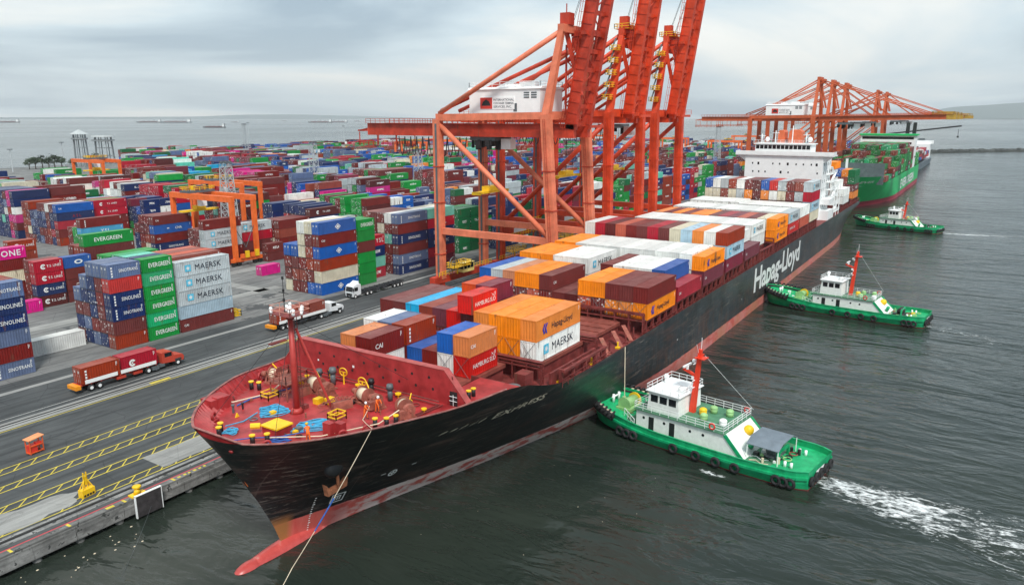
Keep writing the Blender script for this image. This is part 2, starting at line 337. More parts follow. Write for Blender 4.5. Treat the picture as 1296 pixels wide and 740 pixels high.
def container_shader(name, attr=False):
    m, t, b = newmat(name)
    if attr:
        base = nn(t, 'ShaderNodeVertexColor', layer_name='Col').outputs[0]; rnd = nn(t, 'ShaderNodeAttribute', attribute_name='rnd').outputs['Fac']
    else:
        oi = nn(t, 'ShaderNodeObjectInfo'); base = oi.outputs['Color']; rnd = oi.outputs['Random']
    geo = nn(t, 'ShaderNodeNewGeometry'); pos = geo.outputs['Position']
    off = nn(t, 'ShaderNodeCombineXYZ', {0: mth(t, 'MULTIPLY', rnd, 91.0), 1: mth(t, 'MULTIPLY', rnd, 37.0)}).outputs[0]
    pv = nn(t, 'ShaderNodeVectorMath', {0: pos, 1: off}, operation='ADD').outputs[0]
    ps = nn(t, 'ShaderNodeMapping', {'Vector': pv, 'Scale': (1, 1, 0.16)}).outputs[0]
    n1 = noise(t, pv, 0.45, 5, 0.6); n2 = noise(t, ps, 2.6, 5, 0.65); n3 = noise(t, ps, 0.9, 7, 0.72)
    hsv = nn(t, 'ShaderNodeHueSaturation', {'Saturation': maprange(t, rnd, 0, 1, 0.95, 1.18), 'Value': maprange(t, n1, 0.3, 0.7, 0.80, 1.10), 'Color': base}).outputs[0]
    hsv = nn(t, 'ShaderNodeHueSaturation', {'Value': maprange(t, rnd, 0, 1, 0.80, 1.08), 'Color': hsv}).outputs[0]
    dark = mixc(t, 1.0, base, (0.5, 0.47, 0.44, 1), 'MULTIPLY')
    col = mixc(t, mth(t, 'MULTIPLY', ramp(t, n2, [(0.5, BLK), (0.78, WHT)]), 0.5), hsv, dark)
    # rust where paint has gone, more on some boxes
    thr = maprange(t, rnd, 0, 1, 0.67, 0.56)
    rm = mth(t, 'MULTIPLY', mth(t, 'SUBTRACT', n3, thr), 13.0, clamp=True)
    col = mixc(t, mth(t, 'MULTIPLY', rm, 0.8), col, (0.135, 0.055, 0.030, 1))
    # dust and sun-bleach lying on the roof sheet
    up = maprange(t, nn(t, 'ShaderNodeSeparateXYZ', {0: geo.outputs['Normal']}).outputs[2], 0.7, 0.9, 0, 1)
    dm = mth(t, 'MULTIPLY', up, maprange(t, n1, 0.25, 0.75, 0.0, 0.20))
    col = mixc(t, dm, col, (0.40, 0.37, 0.33, 1))
    if attr:
        uv = nn(t, 'ShaderNodeUVMap', uv_map='UVMap').outputs[0]; su = nn(t, 'ShaderNodeSeparateXYZ', {0: uv}); u, v = su.outputs[0], su.outputs[1]
        lt = nn(t, 'ShaderNodeAttribute', attribute_name='lt').outputs['Fac']
        cells = nn(t, 'ShaderNodeTexWhiteNoise', {'Vector': nn(t, 'ShaderNodeCombineXYZ', {0: mth(t, 'FLOOR', mth(t, 'MULTIPLY', u, 40)), 1: mth(t, 'FLOOR', mth(t, 'MULTIPLY', v, 7)), 2: rnd}).outputs[0]}, noise_dimensions='3D').outputs[0]
        inb = mth(t, 'MULTIPLY', mth(t, 'MULTIPLY', mth(t, 'GREATER_THAN', u, .34), mth(t, 'LESS_THAN', u, .70)), mth(t, 'MULTIPLY', mth(t, 'GREATER_THAN', v, .36), mth(t, 'LESS_THAN', v, .64)))
        mk = mth(t, 'MULTIPLY', mth(t, 'MULTIPLY', inb, mth(t, 'GREATER_THAN', cells, .36)), mth(t, 'GREATER_THAN', lt, .5))
        en = nn(t, 'ShaderNodeAttribute', attribute_name='endf').outputs['Fac']
        def near(v0, w_): return mth(t, 'LESS_THAN', mth(t, 'ABSOLUTE', mth(t, 'SUBTRACT', u, v0)), w_)
        rods = mth(t, 'MAXIMUM', mth(t, 'MAXIMUM', near(.17, .014), near(.38, .014)), mth(t, 'MAXIMUM', near(.62, .014), near(.83, .014)))
        seam = mth(t, 'MAXIMUM', mth(t, 'MAXIMUM', near(.5, .012), near(.0, .035)), mth(t, 'MAXIMUM', near(1.0, .035), mth(t, 'MAXIMUM', mth(t, 'LESS_THAN', v, .04), mth(t, 'GREATER_THAN', v, .955))))
        col = mixc(t, mth(t, 'MULTIPLY', mth(t, 'MULTIPLY', rods, en), .55), col, (0.34, 0.33, 0.32, 1))
        col = mixc(t, mth(t, 'MULTIPLY', mth(t, 'MULTIPLY', seam, en), .7), col, (0.03, 0.03, 0.03, 1))
        dots = mth(t, 'MULTIPLY', mth(t, 'GREATER_THAN', nn(t, 'ShaderNodeTexWhiteNoise', {'Vector': nn(t, 'ShaderNodeCombineXYZ', {0: mth(t, 'FLOOR', mth(t, 'MULTIPLY', u, 9)), 1: mth(t, 'FLOOR', mth(t, 'MULTIPLY', v, 9)), 2: rnd}).outputs[0]}, noise_dimensions='3D').outputs[0], .93), en)
        col = mixc(t, mth(t, 'MULTIPLY', dots, .75), col, (0.72, 0.72, 0.70, 1))
        side = mth(t, 'MULTIPLY', nn(t, 'ShaderNodeAttribute', attribute_name='sidef').outputs['Fac'], mth(t, 'MAXIMUM', mth(t, 'LESS_THAN', v, .045), mth(t, 'GREATER_THAN', v, .96)))
        col = mixc(t, mth(t, 'MULTIPLY', side, .5), col, dark)
        col = mixc(t, mth(t, 'MULTIPLY', mk, .9), col, (0.78, 0.78, 0.76, 1))
    t.links.new(col, b.inputs['Base Color']); b.inputs['Roughness'].default_value = 0.55
    bp = nn(t, 'ShaderNodeBump', {'Height': n1, 'Strength': 0.12, 'Distance': 0.08}); t.links.new(bp.outputs[0], b.inputs['Normal'])
    return m
M_CONT = container_shader('container_paint'); M_CSTUFF = container_shader('yard_container_paint', True)
M_MARKW = paint('white_lettering', (236, 238, 236), 0.5, 0.06, streak=False); M_MARKD = paint('dark_lettering', (22, 34, 54), 0.5, 0.06, streak=False)
M_MARKB = paint('blue_lettering', (28, 52, 170), 0.5, 0.06, streak=False); M_STAR = paint('star_blue', (88, 196, 228), 0.5, 0.05, streak=False)
M_MARKR = paint('faded_red_lettering', (150, 40, 52), 0.5, 0.05, streak=False)
M_ROD = paint('door_rod_steel', (150, 150, 146), 0.5, 0.12)
def corrug(b, p0, d, nrm, L, z0, z1, pitch=0.40, dep=0.045):
    """corrugated sheet from p0 along d, recess along -nrm"""
    p0 = Vector(p0); d = Vector(d); nrm = Vector(nrm); n = max(2, round(L/pitch)); q = L/n; pr = []
    for i in range(n): pr += [(i*q, 0), (i*q + q*.28, 0), (i*q + q*.5, -dep), (i*q + q*.78, -dep)]
    pr.append((L, 0)); vs = []
    for u, o in pr: a = p0 + d*u + nrm*o; vs += [(a.x, a.y, z0), (a.x, a.y, z1)]
    b.add(vs, [(2*i, 2*i+2, 2*i+3, 2*i+1) for i in range(len(pr)-1)])
BODY = {}
def body_mesh(L, H, door_minus):
    k = (L, H, door_minus)
    if k in BODY: return BODY[k]
    b = MB(); a, w_ = L/2, CW/2
    for sx in (-1, 1):
        for sy in (-1, 1): b.box(min(sx*a, sx*(a-.17)), max(sx*a, sx*(a-.17)), min(sy*w_, sy*(w_-.15)), max(sy*w_, sy*(w_-.15)), 0, H)
        for z0, z1 in ((0.02, .18), (H-.14, H-.01)):
            x0, x1 = sorted((sx*(a-.012), sx*(a-.12))); b.box(x0, x1, -w_+.15, w_-.15, z0, z1)
    for sy in (-1, 1):
        for z0, z1 in ((0.02, .17), (H-.10, H-.015)):
            y0, y1 = sorted((sy*(w_-.012), sy*(w_-.10))); b.box(-a+.17, a-.17, y0, y1, z0, z1)
    corrug(b, (-a+.17, -w_+.03, 0), (1, 0, 0), (0, -1, 0), L-.34, .17, H-.10)
    corrug(b, (a-.17, w_-.03, 0), (-1, 0, 0), (0, 1, 0), L-.34, .17, H-.10)
    if door_minus: corrug(b, (a-.03, -w_+.15, 0), (0, 1, 0), (1, 0, 0), CW-.3, .17, H-.13)
    else: corrug(b, (-a+.03, w_-.15, 0), (0, -1, 0), (-1, 0, 0), CW-.3, .17, H-.13)
    # roof sheet with shallow transverse ribs
    n = int(L/.61); vs = []; zr = H-.02
    for i in range(n):
        for u, o in ((0, 0), (.3, 0), (.45, -.02), (.85, -.02)): vs += [(-a+.1+(L-.2)*(i+u)/n, -w_+.08, zr+o), (-a+.1+(L-.2)*(i+u)/n, w_-.08, zr+o)]
    b.add(vs, [(2*i, 2*i+2, 2*i+3, 2*i+1) for i in range(len(vs)//2-1)])
    b.box(-a+.05, a-.05, -w_+.05, w_-.05, .05, .12)
    # stencilled marks: code block, class plate
    def mark(x0, x1, z0, z1): b.add([(x0, -w_-.004, z0), (x1, -w_-.004, z0), (x1, -w_-.004, z1), (x0, -w_-.004, z1)], [(0, 1, 2, 3)], 1)
    mark(a-.62, a-.54, H-.95, H-.3); mark(a-.46, a-.40, H-.75, H-.3)
    BODY[k] = b.mesh('body', [M_CONT, M_MARKW]); return BODY[k]
DOOR = {}
def door_mesh(H, side):
    k = (H, side)
    if k in DOOR: return DOOR[k]
    b = MB(); w_ = CW/2-.16; y0, y1 = (0.008, w_) if side > 0 else (-w_, -.008)
    b.box(-.05, 0.0, y0, y1, .17, H-.13)
    for z0, z1 in ((.3, H*.32), (H*.36, H*.62), (H*.66, H-.3)): b.box(-.065, -.05, y0+.09, y1-.09, z0, z1)
    for f in (.28, .74):
        yy = y0 + (y1-y0)*f; b.tube((-.10, yy, .12), (-.10, yy, H-.08), .022, 6, 1)
        for zz in (.5, H*.5, H-.5): b.box(-.12, -.06, yy-.05, yy+.05, zz-.05, zz+.05, 1)
    yy = y0 + (y1-y0)*.55
    for zz in (H*.78, H*.70): b.add([(-.068, yy+.3, zz-.1), (-.068, yy-.25, zz-.1), (-.068, yy-.25, zz), (-.068, yy+.3, zz)], [(0, 1, 2, 3)], 2)
    DOOR[k] = b.mesh('door', [M_CONT, M_ROD, M_MARKW]); return DOOR[k]
TEXT = {}
def text_mesh(s, mat, bold=0.0, shear=0.0, spacing=1.0, key=''):
    """outline of a word as a mesh: base at z=0, cap height about 1, width returned"""
    k = (s, mat.name, bold, shear, spacing)
    if k in TEXT: return TEXT[k]
    cu = bpy.data.curves.new('lettering', 'FONT'); cu.body = s; cu.size = 1.38; cu.offset = bold; cu.shear = shear; cu.space_character = spacing; cu.resolution_u = 2
    o = bpy.data.objects.new('lettering', cu); COL.objects.link(o); bpy.context.view_layer.update()
    me = bpy.data.meshes.new_from_object(o.evaluated_get(bpy.context.evaluated_depsgraph_get())); bpy.data.objects.remove(o); bpy.data.curves.remove(cu)
    n = len(me.vertices); co = np.empty(n*3); me.vertices.foreach_get('co', co); co = co.reshape(-1, 3)
    x0 = co[:, 0].min(); wd = co[:, 0].max() - x0
    out = np.zeros_like(co); out[:, 0] = co[:, 0] - x0; out[:, 2] = co[:, 1]; me.vertices.foreach_set('co', out.ravel())
    me.materials.clear(); me.materials.append(mat); me.update()
    TEXT[k] = (me, wd); return TEXT[k]
def star_logo(mat_bg, mat_fg, n=7):
    k = ('star', n)
    if k in TEXT: return TEXT[k][0]
    b = MB(); b.add([(0, 0, 0), (1, 0, 0), (1, 0, 1), (0, 0, 1)], [(0, 1, 2, 3)])
    pts = [(.5 + (.4 if i % 2 == 0 else .16)*math.sin(math.pi*i/n), -.012, .5 + (.4 if i % 2 == 0 else .16)*math.cos(math.pi*i/n)) for i in range(2*n)]
    b.add(pts + [(.5, -.012, .5)], [(i, (i+1) % (2*n), 2*n) for i in range(2*n)], 1)
    TEXT[k] = (b.mesh('logo', [mat_bg, mat_fg]), 1); return TEXT[k][0]
def simple_logo(kind, mat):
    k = (kind, mat.name)
    if k in TEXT: return TEXT[k][0]
    b = MB()
    def ring(cx, cz, r0, r1, a0, a1, n=18):
        vs = []
        for i in range(n+1):
            a = a0 + (a1-a0)*i/n; vs += [(cx+r0*math.cos(a), 0, cz+r0*math.sin(a)), (cx+r1*math.cos(a), 0, cz+r1*math.sin(a))]
        b.add(vs, [(2*i, 2*i+1, 2*i+3, 2*i+2) for i in range(n)])
    if kind == 'ring': ring(.5, .5, .22, .5, .5, 5.6); ring(.5, .5, .0, .12, 0, 6.28)
    if kind == 'diamond':
        for s0, s1 in ((1.0, .72), (.5, 0.0)):
            o = [(.5-.5*s0, .5), (.5, .5-.5*s0), (.5+.5*s0, .5), (.5, .5+.5*s0)]; i_ = [(.5-.5*s1, .5), (.5, .5-.5*s1), (.5+.5*s1, .5), (.5, .5+.5*s1)]
            vs = [(x, 0, z) for x, z in o] + [(x, 0, z) for x, z in i_]
            b.add(vs, [(q, (q+1) % 4, 4+(q+1) % 4, 4+q) for q in range(4)])
    if kind == 'arrow':       # two slanted bars that meet in a notch
        for dx in (0, .42): b.add([(dx+.22, 0, 0), (dx+.5, 0, 0), (dx+.28, 0, .5), (dx+.0, 0, .5)], [(0, 1, 2, 3)]); b.add([(dx+.0, 0, .5), (dx+.28, 0, .5), (dx+.62, 0, 1), (dx+.34, 0, 1)], [(0, 1, 2, 3)])
    if kind == 'bird':
        b.add([(0, 0, .1), (.5, 0, .45), (1, 0, .9), (.6, 0, .62)], [(0, 1, 2, 3)]); b.add([(.1, 0, .9), (.5, 0, .58), (.95, 0, .05), (.5, 0, .42)], [(0, 1, 2, 3)])
    if kind == 'ellipse': ring(.5, .5, .28, .5, 0, 6.29)
    TEXT[k] = (b.mesh('logo', mat), 1); return TEXT[k][0]
# livery: (words, material, bold, cap height / box height, start x fraction, logo, spacing)
LIV = {
 'maersk': ('MAERSK', 'D', 0.0, .40, .34, 'star', 1.06), 'evergreen': ('EVERGREEN', 'W', .012, .33, .20, None, 1.0), 'sinotrans': ('SINOTRANS', 'W', .01, .24, .33, 'bars', 1.05),
 'sinolines': ('SINOLINES', 'W', .01, .27, .32, 'bars', 1.05), 'hl': ('Hapag-Lloyd', 'D', .008, .30, .33, 'hl', .98), 'hamburg': ('HAMBURG SUD', 'W', .0, .24, .12, 'bird', .95),
 'ts': ('T.S. LINES', 'W', .008, .22, .42, 'ring', 1.0), 'asl': ('ASL', 'W', .012, .36, .40, None, 1.5), 'aslr': ('ASL', 'R', .012, .36, .40, None, 1.5), 'cai': ('CAI', 'W', .012, .24, .14, None, 1.0),
 'kmtc': ('KMTC', 'W', .012, .30, .52, 'bar1', 1.0), 'one': ('ONE', 'W', .02, .52, .58, None, 1.1), 'cma': ('CMA', 'W', .01, .28, .55, 'dash', 1.0), 'diamond': (None, 'W', 0, 0, .42, 'diamond', 1),
 'ellipse': (None, 'W', 0, 0, .42, 'ellipse', 1), 'ysl': ('YSL', 'W', .01, .4, .45, None, 1.3), 'cols': (None, 'W', 0, 0, .1, 'bars', 1), 'cs': ('CAI', 'W', .02, .18, .05, None, 1.0),
}
MK = dict(W=M_MARKW, D=M_MARKD, B=M_MARKB, R=M_MARKR)
def livery(parent, L, H, key):
    words, mk, bold, ch, xf, logo, sp = LIV[key]; y = -CW/2 - .012; fit = L if L > 8 else 6.06
    if words:
        me, wd = text_mesh(words, MK[mk], bold, 0.0, sp); s = ch*H; maxw = fit*(0.93-xf)
        sx = min(s, maxw/wd); o = obj('lettering', me, parent); o.location = (-L/2 + xf*L, y, H*.5 - s*.45); o.scale = (sx, 1, s)
    def lg(me, x, z, s, sz=None): o = obj('logo', me, parent); o.location = (-L/2 + x, y, z); o.scale = (s, 1, sz or s)
    if logo == 'star': lg(star_logo(M_STAR, M_MARKW), .16*L, H*.5-.62, 1.3)
    if logo == 'hl': lg(simple_logo('arrow', M_MARKB), .13*L, H*.5-.72, 1.35)
    if logo == 'ring': lg(simple_logo('ring', M_MARKW), .20*L, H*.5-.6, 1.15)
    if logo == 'diamond': lg(simple_logo('diamond', M_MARKW), .42*L, H*.5-.75, 1.9, 1.5)
    if logo == 'ellipse': lg(simple_logo('ellipse', M_MARKW), .36*L, H*.5-.5, 1.9, 1.0)
    if logo == 'bird': lg(simple_logo('bird', M_MARKW), .74*L, H*.5+.28, 1.0, .7)
    if logo in ('bars', 'bar1', 'dash'):
        k = ('bars', 0)
        if k not in TEXT:
            b = MB()
            for i in range(4): b.add([(0, 0, i*.5), (.28, 0, i*.5), (.28, 0, i*.5+.34), (0, 0, i*.5+.34)], [(0, 1, 2, 3)])
            TEXT[k] = (b.mesh('logo', M_MARKW), 1)
        if logo == 'bars': lg(TEXT[k][0], .09*L, .3, 1.0)
        elif logo == 'bar1': lg(TEXT[k][0], .20*L, H*.33, 1.0, .55)
        else: lg(TEXT[k][0], .33*L, H*.48, 2.6, .18)
CONT = []      # every container of the place
def cont(x, y, z, L, H, col, liv=None, where='', tier=0, row=0, zone='yard', doors=-1, force=None, parts=True):
    """x,y,z: lowest corner"""
    CONT.append(dict(x=x, y=y, z=z, L=L, H=H, c=col, liv=liv, where=where, tier=tier, row=row, zone=zone, doors=doors, force=force, rnd=random.random()))
ORD = ['first', 'second', 'third', 'fourth', 'fifth', 'sixth', 'seventh', 'eighth', 'ninth', 'tenth', 'eleventh', 'twelfth', 'thirteenth', 'fourteenth', 'fifteenth', 'sixteenth', 'seventeenth', 'eighteenth', 'nineteenth', 'twentieth']
_cf = Vector((math.cos(R(32.5)), math.sin(R(32.5)), 0)); _pt = R(13.227)
def project(p):
    d = Vector(p) - Vector((0, 0, CAMH)); F = _cf*math.cos(_pt) - Vector((0, 0, 1))*math.sin(_pt); U = Vector((0, 0, 1))*math.cos(_pt) + _cf*math.sin(_pt); Rt = Vector((_cf.y, -_cf.x, 0))
    q = d.dot(F)
    return (648 + 943.4*d.dot(Rt)/q, 370 - 943.4*d.dot(U)/q, q) if q > 1 else (-9999, -9999, q)
def finish_containers(limit=300):
    # boxes that show largest become things of their own, the rest one mass
    occ = {}
    for c in CONT: occ.setdefault((int((c['x']+c['L']/2)//16), int((c['y']+1.2)//6)), []).append(c)
    def covered(c):
        hit = [0, 0, 0]; cx, cy = c['x']+c['L']/2, c['y']+CW/2; I, J = int(cx//16), int(cy//6)
        for i in (I-1, I, I+1):
            for j in (J-1, J, J+1):
                for o in occ.get((i, j), ()):
                    if o is c: continue
                    dz = o['z']-c['z']; ox, oy = o['x']+o['L']/2, o['y']+CW/2
                    if abs(dz) < 1.6:
                        if abs(oy-(cy-2.5)) < .9 and abs(ox-cx) < max(1.5, (o['L']-c['L'])/2+1): hit[1] = 1
                        if abs(oy-cy) < 1.0 and abs(o['x']+o['L']-c['x']) < 1.0: hit[2] = 1
                    if abs(oy-cy) < .9 and o['x'] <= cx <= o['x']+o['L'] and abs(dz-c['H']) < .8: hit[0] = 1
        return hit
    near = []
    for c in CONT:
        px, py, d = project((c['x']+c['L']/2, c['y'], c['z']+c['H']/2)); c['d'] = d; c['px'] = px; c['py'] = py
        c['vis'] = 0
        if d < 360 and -40 < px < 1330 and c['force'] is not False:
            h = covered(c); ar = (0 if h[0] else c['L']*CW*.35) + (0 if h[1] else c['L']*c['H']*.6) + (0 if h[2] else CW*c['H']*.5)
            c['vis'] = ar/d**2*1e4 * (1.25 if c['zone'] == 'ship' else 1.0) + (50 if c['force'] else 0)
    order = sorted([c for c in CONT if c['vis'] > 0], key=lambda c: -c['vis'])[:limit]
    ids = set(id(c) for c in order); used = {}
    for c in order:
        L, H = c['L'], c['H']; col = srgb(*PAL[c['c']]); cx, cy = c['x']+L/2, c['y']+CW/2
        root = empty('shipping_container', (cx, cy, c['z'])); root.color = col
        bo = obj('body', body_mesh(L, H, c['doors'] < 0), root); bo.color = col
        for s in (-1, 1):
            dr = obj('door', door_mesh(H, s), root); dr.color = col
            if c['doors'] < 0: dr.location = (-L/2+.03, 0, 0)
            else: dr.location = (L/2-.03, 0, 0); dr.rotation_euler = (0, 0, math.pi)
        if c['liv']: livery(root, L, H, c['liv'])
        ft = 'forty-foot' if L > 8 else 'twenty-foot'
        lab = c['where'].format(col=CNAME[c['c']], ft=ft, t=ORD[c['tier']], r=ORD[c['row']])
        if lab in used:
            used[lab] += 1; lab = lab + ', ' + ORD[used[lab]-1] + ' along'
        else: used[lab] = 1
        tag(root, lab, 'container', {'ship': 'containers on the container ship', 'yard': 'containers stacked in the yard'}.get(c['zone'], c['zone']))
    rest = [c for c in CONT if id(c) not in ids]
    V = []; Fc = []; colr = []; uvs = []; lt = []; rn = []; ef = []; sf = []
    UVQ = [(0, 0), (1, 0), (1, 1), (0, 1)]
    random.seed(21)
    for c in rest:
        x0, y0, z0 = c['x'], c['y'], c['z']; x1, y1, z1 = x0+c['L'], y0+CW, z0+c['H']-.03; b0 = len(V)
        V += [(x0,y0,z0),(x1,y0,z0),(x1,y1,z0),(x0,y1,z0),(x0,y0,z1),(x1,y0,z1),(x1,y1,z1),(x0,y1,z1)]
        qs = [(4,5,6,7),(0,1,5,4),(1,2,6,5),(2,3,7,6),(3,0,4,7)]
        k = srgb(*PAL[c['c']]); f = 1.0 if (random.random() < (.62 if c['c'] in ('green', 'navy', 'magenta', 'crimson', 'blue', 'seagreen') else .3) and c['c'] not in ('white', 'cream', 'grey')) else 0.0
        for qi, q in enumerate(qs):
            Fc.append(tuple(b0+i for i in q)); rn += [c['rnd']]*4; colr += [k]*4; lt += [f if qi in (1, 3) else 0.0]*4; ef += [1.0 if qi in (2, 4) else 0.0]*4; sf += [1.0 if qi in (1, 3) else 0.0]*4; uvs += UVQ
    me = bpy.data.meshes.new('stacked_containers'); me.from_pydata(V, [], Fc); me.materials.append(M_CSTUFF)
    a = me.color_attributes.new('Col', 'FLOAT_COLOR', 'CORNER'); a.data.foreach_set('color', np.array(colr, dtype=np.float32).ravel())
    for nm, dat in (('lt', lt), ('rnd', rn), ('endf', ef), ('sidef', sf)):
        q = me.attributes.new(nm, 'FLOAT', 'CORNER'); q.data.foreach_set('value', np.array(dat, dtype=np.float32))
    uvl = me.uv_layers.new(name='UVMap'); uvl.data.foreach_set('uv', np.array(uvs, dtype=np.float32).ravel()); me.update()
    o = obj('stacked_containers', me); tag(o, 'mass of stacked shipping containers filling the far yard', 'containers', kind='stuff')
    print('containers', len(CONT), 'single', len(order), 'rest', len(rest), 'max d', max(c['d'] for c in order), [sum(1 for c in order if c['zone'] == z) for z in ('ship', 'yard')])
# ------------------------------------------------------------------ container yard
FOOT = []
WY = '{col} {ft} container, {t} tier, {r} row, '
def ystack(x, y, L, rows, where, H=2.6, Hs=None, doors=-1, force=None):
    """rows: list (nearest the quay first) of bottom-to-top lists of colour or (colour, livery)"""
    FOOT.append((x, x+L, y, y + 2.56*len(rows)))
    for r, col in enumerate(rows):
        z = 0.02
        for t, e in enumerate(col):
            c, lv = e if isinstance(e, tuple) else (e, None)
            h = (Hs[t] if Hs and r == 0 else H); cont(x, y + 2.56*r, z, L, h, c, lv, WY + where, t, r, 'yard', doors, (True if force and r == 0 else None)); z += h + .02
ST, SL_, EV, MA, TS, DI = 'sinotrans', 'sinolines', 'evergreen', 'maersk', 'ts', 'diamond'
random.seed(2)
dk = lambda n, top=None: [random.choice(['slate', 'navy', 'maroon', 'navy', 'maroon', 'slate', 'navy']) for _ in range(n)] + ([top] if top else [])
ystack(51.1, 131, 6.06, [[('slate', ST), ('maroon', 'cols'), 'slate', ('navy', SL_), ('navy', SL_), ('slate', ST)], dk(5, 'brick'), dk(5, 'brick')], 'stack at the left picture edge')
ystack(44.9, 131, 6.06, [['slate', 'maroon', 'navy', 'navy', 'slate', 'slate']], 'stack cut by the left edge')
ystack(57.8, 139.2, 12.19, [['white']], 'lone box by the left stacks', 2.9)
ystack(71.2, 131, 6.06, [['brick', 'maroon', ('navy', ST), ('navy', SL_), 'red', ('slate', ST)], dk(5, 'slate'), dk(5, 'slate'), dk(4, 'slate'), dk(3, 'slate')], 'grey-topped stack beside the rail')
ystack(77.75, 131, 6.06, [[('green', EV), ('seagreen', EV), ('green', EV), ('green', EV), ('seagreen', EV), ('green', EV)], ['green']*5 + ['navy'], ['green']*5 + ['mint'], ['green']*5 + ['seagreen'], ['green']*4], 'all-green stack beside the rail')
ystack(84.4, 131, 12.19, [[('maroon', 'cs'), ('paleblue', None), ('grey', MA), ('grey', MA), ('grey', MA)], ['maroon']*4 + ['brick'], ['maroon']*4 + ['rust'], ['maroon']*4 + ['brick'], ['maroon']*4 + ['rust']], 'star-marked grey stack by the road', 2.9, [2.6, 2.6, 2.9, 2.9, 2.9])
mm = lambda n, top=None: [random.choice(['maroon', 'maroon', 'brick', 'maroon', 'cream']) for _ in range(n)] + ([top] if top else [])
ystack(121.6, 131, 12.19, [[('blue', DI), ('cream', None), 'brick', ('blue', DI), ('maroon', 'cs'), ('blue', DI)], ['blue'] + mm(4, 'cream'), mm(5, 'white'), mm(3, 'blue'), mm(3, 'blue')], 'blue stack beside the white truck', 2.88)
ystack(134.3, 131, 6.06, [[('green', EV), ('green', EV), ('green', EV), ('maroon', 'cols'), ('green', EV), ('green', EV)], ['green']*6, ['navy']*5], 'green stack behind the white truck', 2.75)
ystack(141.4, 134.2, 6.06, [[('crimson', 'ysl'), 'mint', 'navy', ('crimson', 'ysl')], ['navy']*4, ['maroon']*5], 'low stack between green and slate stacks', 2.8)
ystack(149.8, 131.2, 12.19, [[('navy', SL_), ('slate', ST), 'maroon', ('navy', SL_), 'maroon', ('slate', ST)], ['maroon']*3 + ['mint', 'maroon', 'white'], mm(6), mm(6), mm(6)], 'slate-topped stack left of the pale crane leg', 2.72)
ystack(162.3, 131.2, 12.19, [['purple', ('crimson', 'ysl'), ('navy', 'kmtc'), ('navy', 'kmtc'), ('crimson', 'ysl'), 'mint'], ['navy']*5 + ['white'], mm(6)], 'mint-topped stack behind the pale crane leg', 2.72)
for k, xx in enumerate((184.4, 190.9)):
    ystack(xx, 137, 6.06, [[('darkgreen', EV)]*5, ['darkgreen']*5, ['green']*5], ['left', 'right'][k] + ' dark green stack behind the near crane', 2.75)
ystack(79.2, 175, 6.06, [[('darkmaroon', TS), ('navy', TS), ('crimson', TS), ('crimson', TS)], mm(4)], 'ringed-logo stack near the left edge')
ystack(85.6, 175, 6.06, [['maroon', ('maroon', 'cols'), ('maroon', 'cols'), ('blue', 'ellipse')], mm(3)], 'blue-topped stack behind the slate doors')
ystack(69.4, 183.2, 12.19, [['maroon', 'maroon', 'cream', 'maroon', ('magenta', 'one')], mm(4), mm(4)], 'magenta-topped stack at the left edge')
ystack(82.0, 192, 6.06, [['maroon', 'maroon', 'maroon', 'brick', ('brick', TS)], mm(4)], 'stack behind the magenta box')
ystack(72.6, 172.6, 6.06, [['magenta']], 'lone box beside the ringed-logo stack')
ystack(92.0, 168, 12.19, [['maroon', 'green', 'green', 'green'], ['maroon', 'green', 'green', 'green']], 'low green block behind the green stack')
ystack(92.2, 178.2, 12.19, [['maroon', 'maroon', 'maroon', 'maroon', ('green', EV)], mm(4), mm(4)], 'lettered green-topped stack', 2.88)
ystack(125.0, 256, 12.19, [['brick', 'maroon', ('crimson', 'asl'), ('navy', 'aslr'), ('blue', 'cs')], ['navy', 'crimson', 'navy', 'navy', 'maroon'], mm(4, 'white'), dk(5), dk(5), dk(4), dk(4), mm(5), mm(5)], 'three-letter stack behind the cross road', 2.7, force=True)
ystack(137.9, 258, 12.19, [['brick', 'maroon', ('maroon', 'cols'), ('crimson', TS), ('crimson', TS)], ['maroon']*4 + ['green'], mm(5), mm(5)], 'red ringed-logo stack behind the cross road', 2.7, force=True)
ystack(126.0, 204, 12.19, [['maroon', ('navy', ST), ('maroon', 'cs'), ('blue', 'cma'), ('maroon', 'cs')], mm(5), mm(5), dk(4)], 'stack under the near yard gantry', 2.65, force=True)
ystack(111.5, 216, 12.19, [['maroon', 'maroon', ('navy', 'ysl'), ('sky', 'ysl'), ('maroon', 'cols')], ['green']*4, ['maroon']*4], 'stack left of the near yard gantry', 2.65)
ystack(127.0, 182, 12.19, [['maroon', 'maroon', ('grey', MA), ('grey', MA), ('maroon', 'cs')], mm(4), mm(4)], 'grey lettered stack under the near gantry', 2.7)
ystack(139.6, 184, 12.19, [['maroon', 'maroon', 'crimson', ('grey', MA)], mm(4), mm(3)], 'grey-topped stack right of the near gantry', 2.75)
ystack(152.2, 181, 12.19, [['maroon', 'maroon', 'brick', 'maroon'], mm(4), mm(4), mm(3)], 'maroon stack beyond the gantry wheels', 2.7)
ystack(143.5, 176.5, 6.06, [['maroon', 'maroon']], 'low pair beside the gantry wheels')
ystack(129.0, 161.5, 6.06, [['magenta']], 'lone box in the road between blocks')
ystack(222, 250, 12.19, [['crimson'] + [('darkmaroon', TS)]*4, mm(5), mm(5)], 'ringed-logo maroon stack in mid yard', 2.75, force=True)
ystack(273, 250, 12.19, [[('green', EV), 'maroon', ('green', EV), ('green', EV), ('green', EV), 'maroon'], ['green', 'maroon', 'green', 'green', 'maroon', 'maroon'], mm(6), ['green']*6, mm(6), mm(6), ['maroon']*6], 'green lettered stack in mid yard', 2.7, force=True)
ystack(285.6, 250, 12.19, [['grey', 'crimson', 'maroon', 'maroon', 'maroon', 'maroon'], mm(6), mm(6), mm(6)], 'plain maroon stack in mid yard', 2.7, force=True)
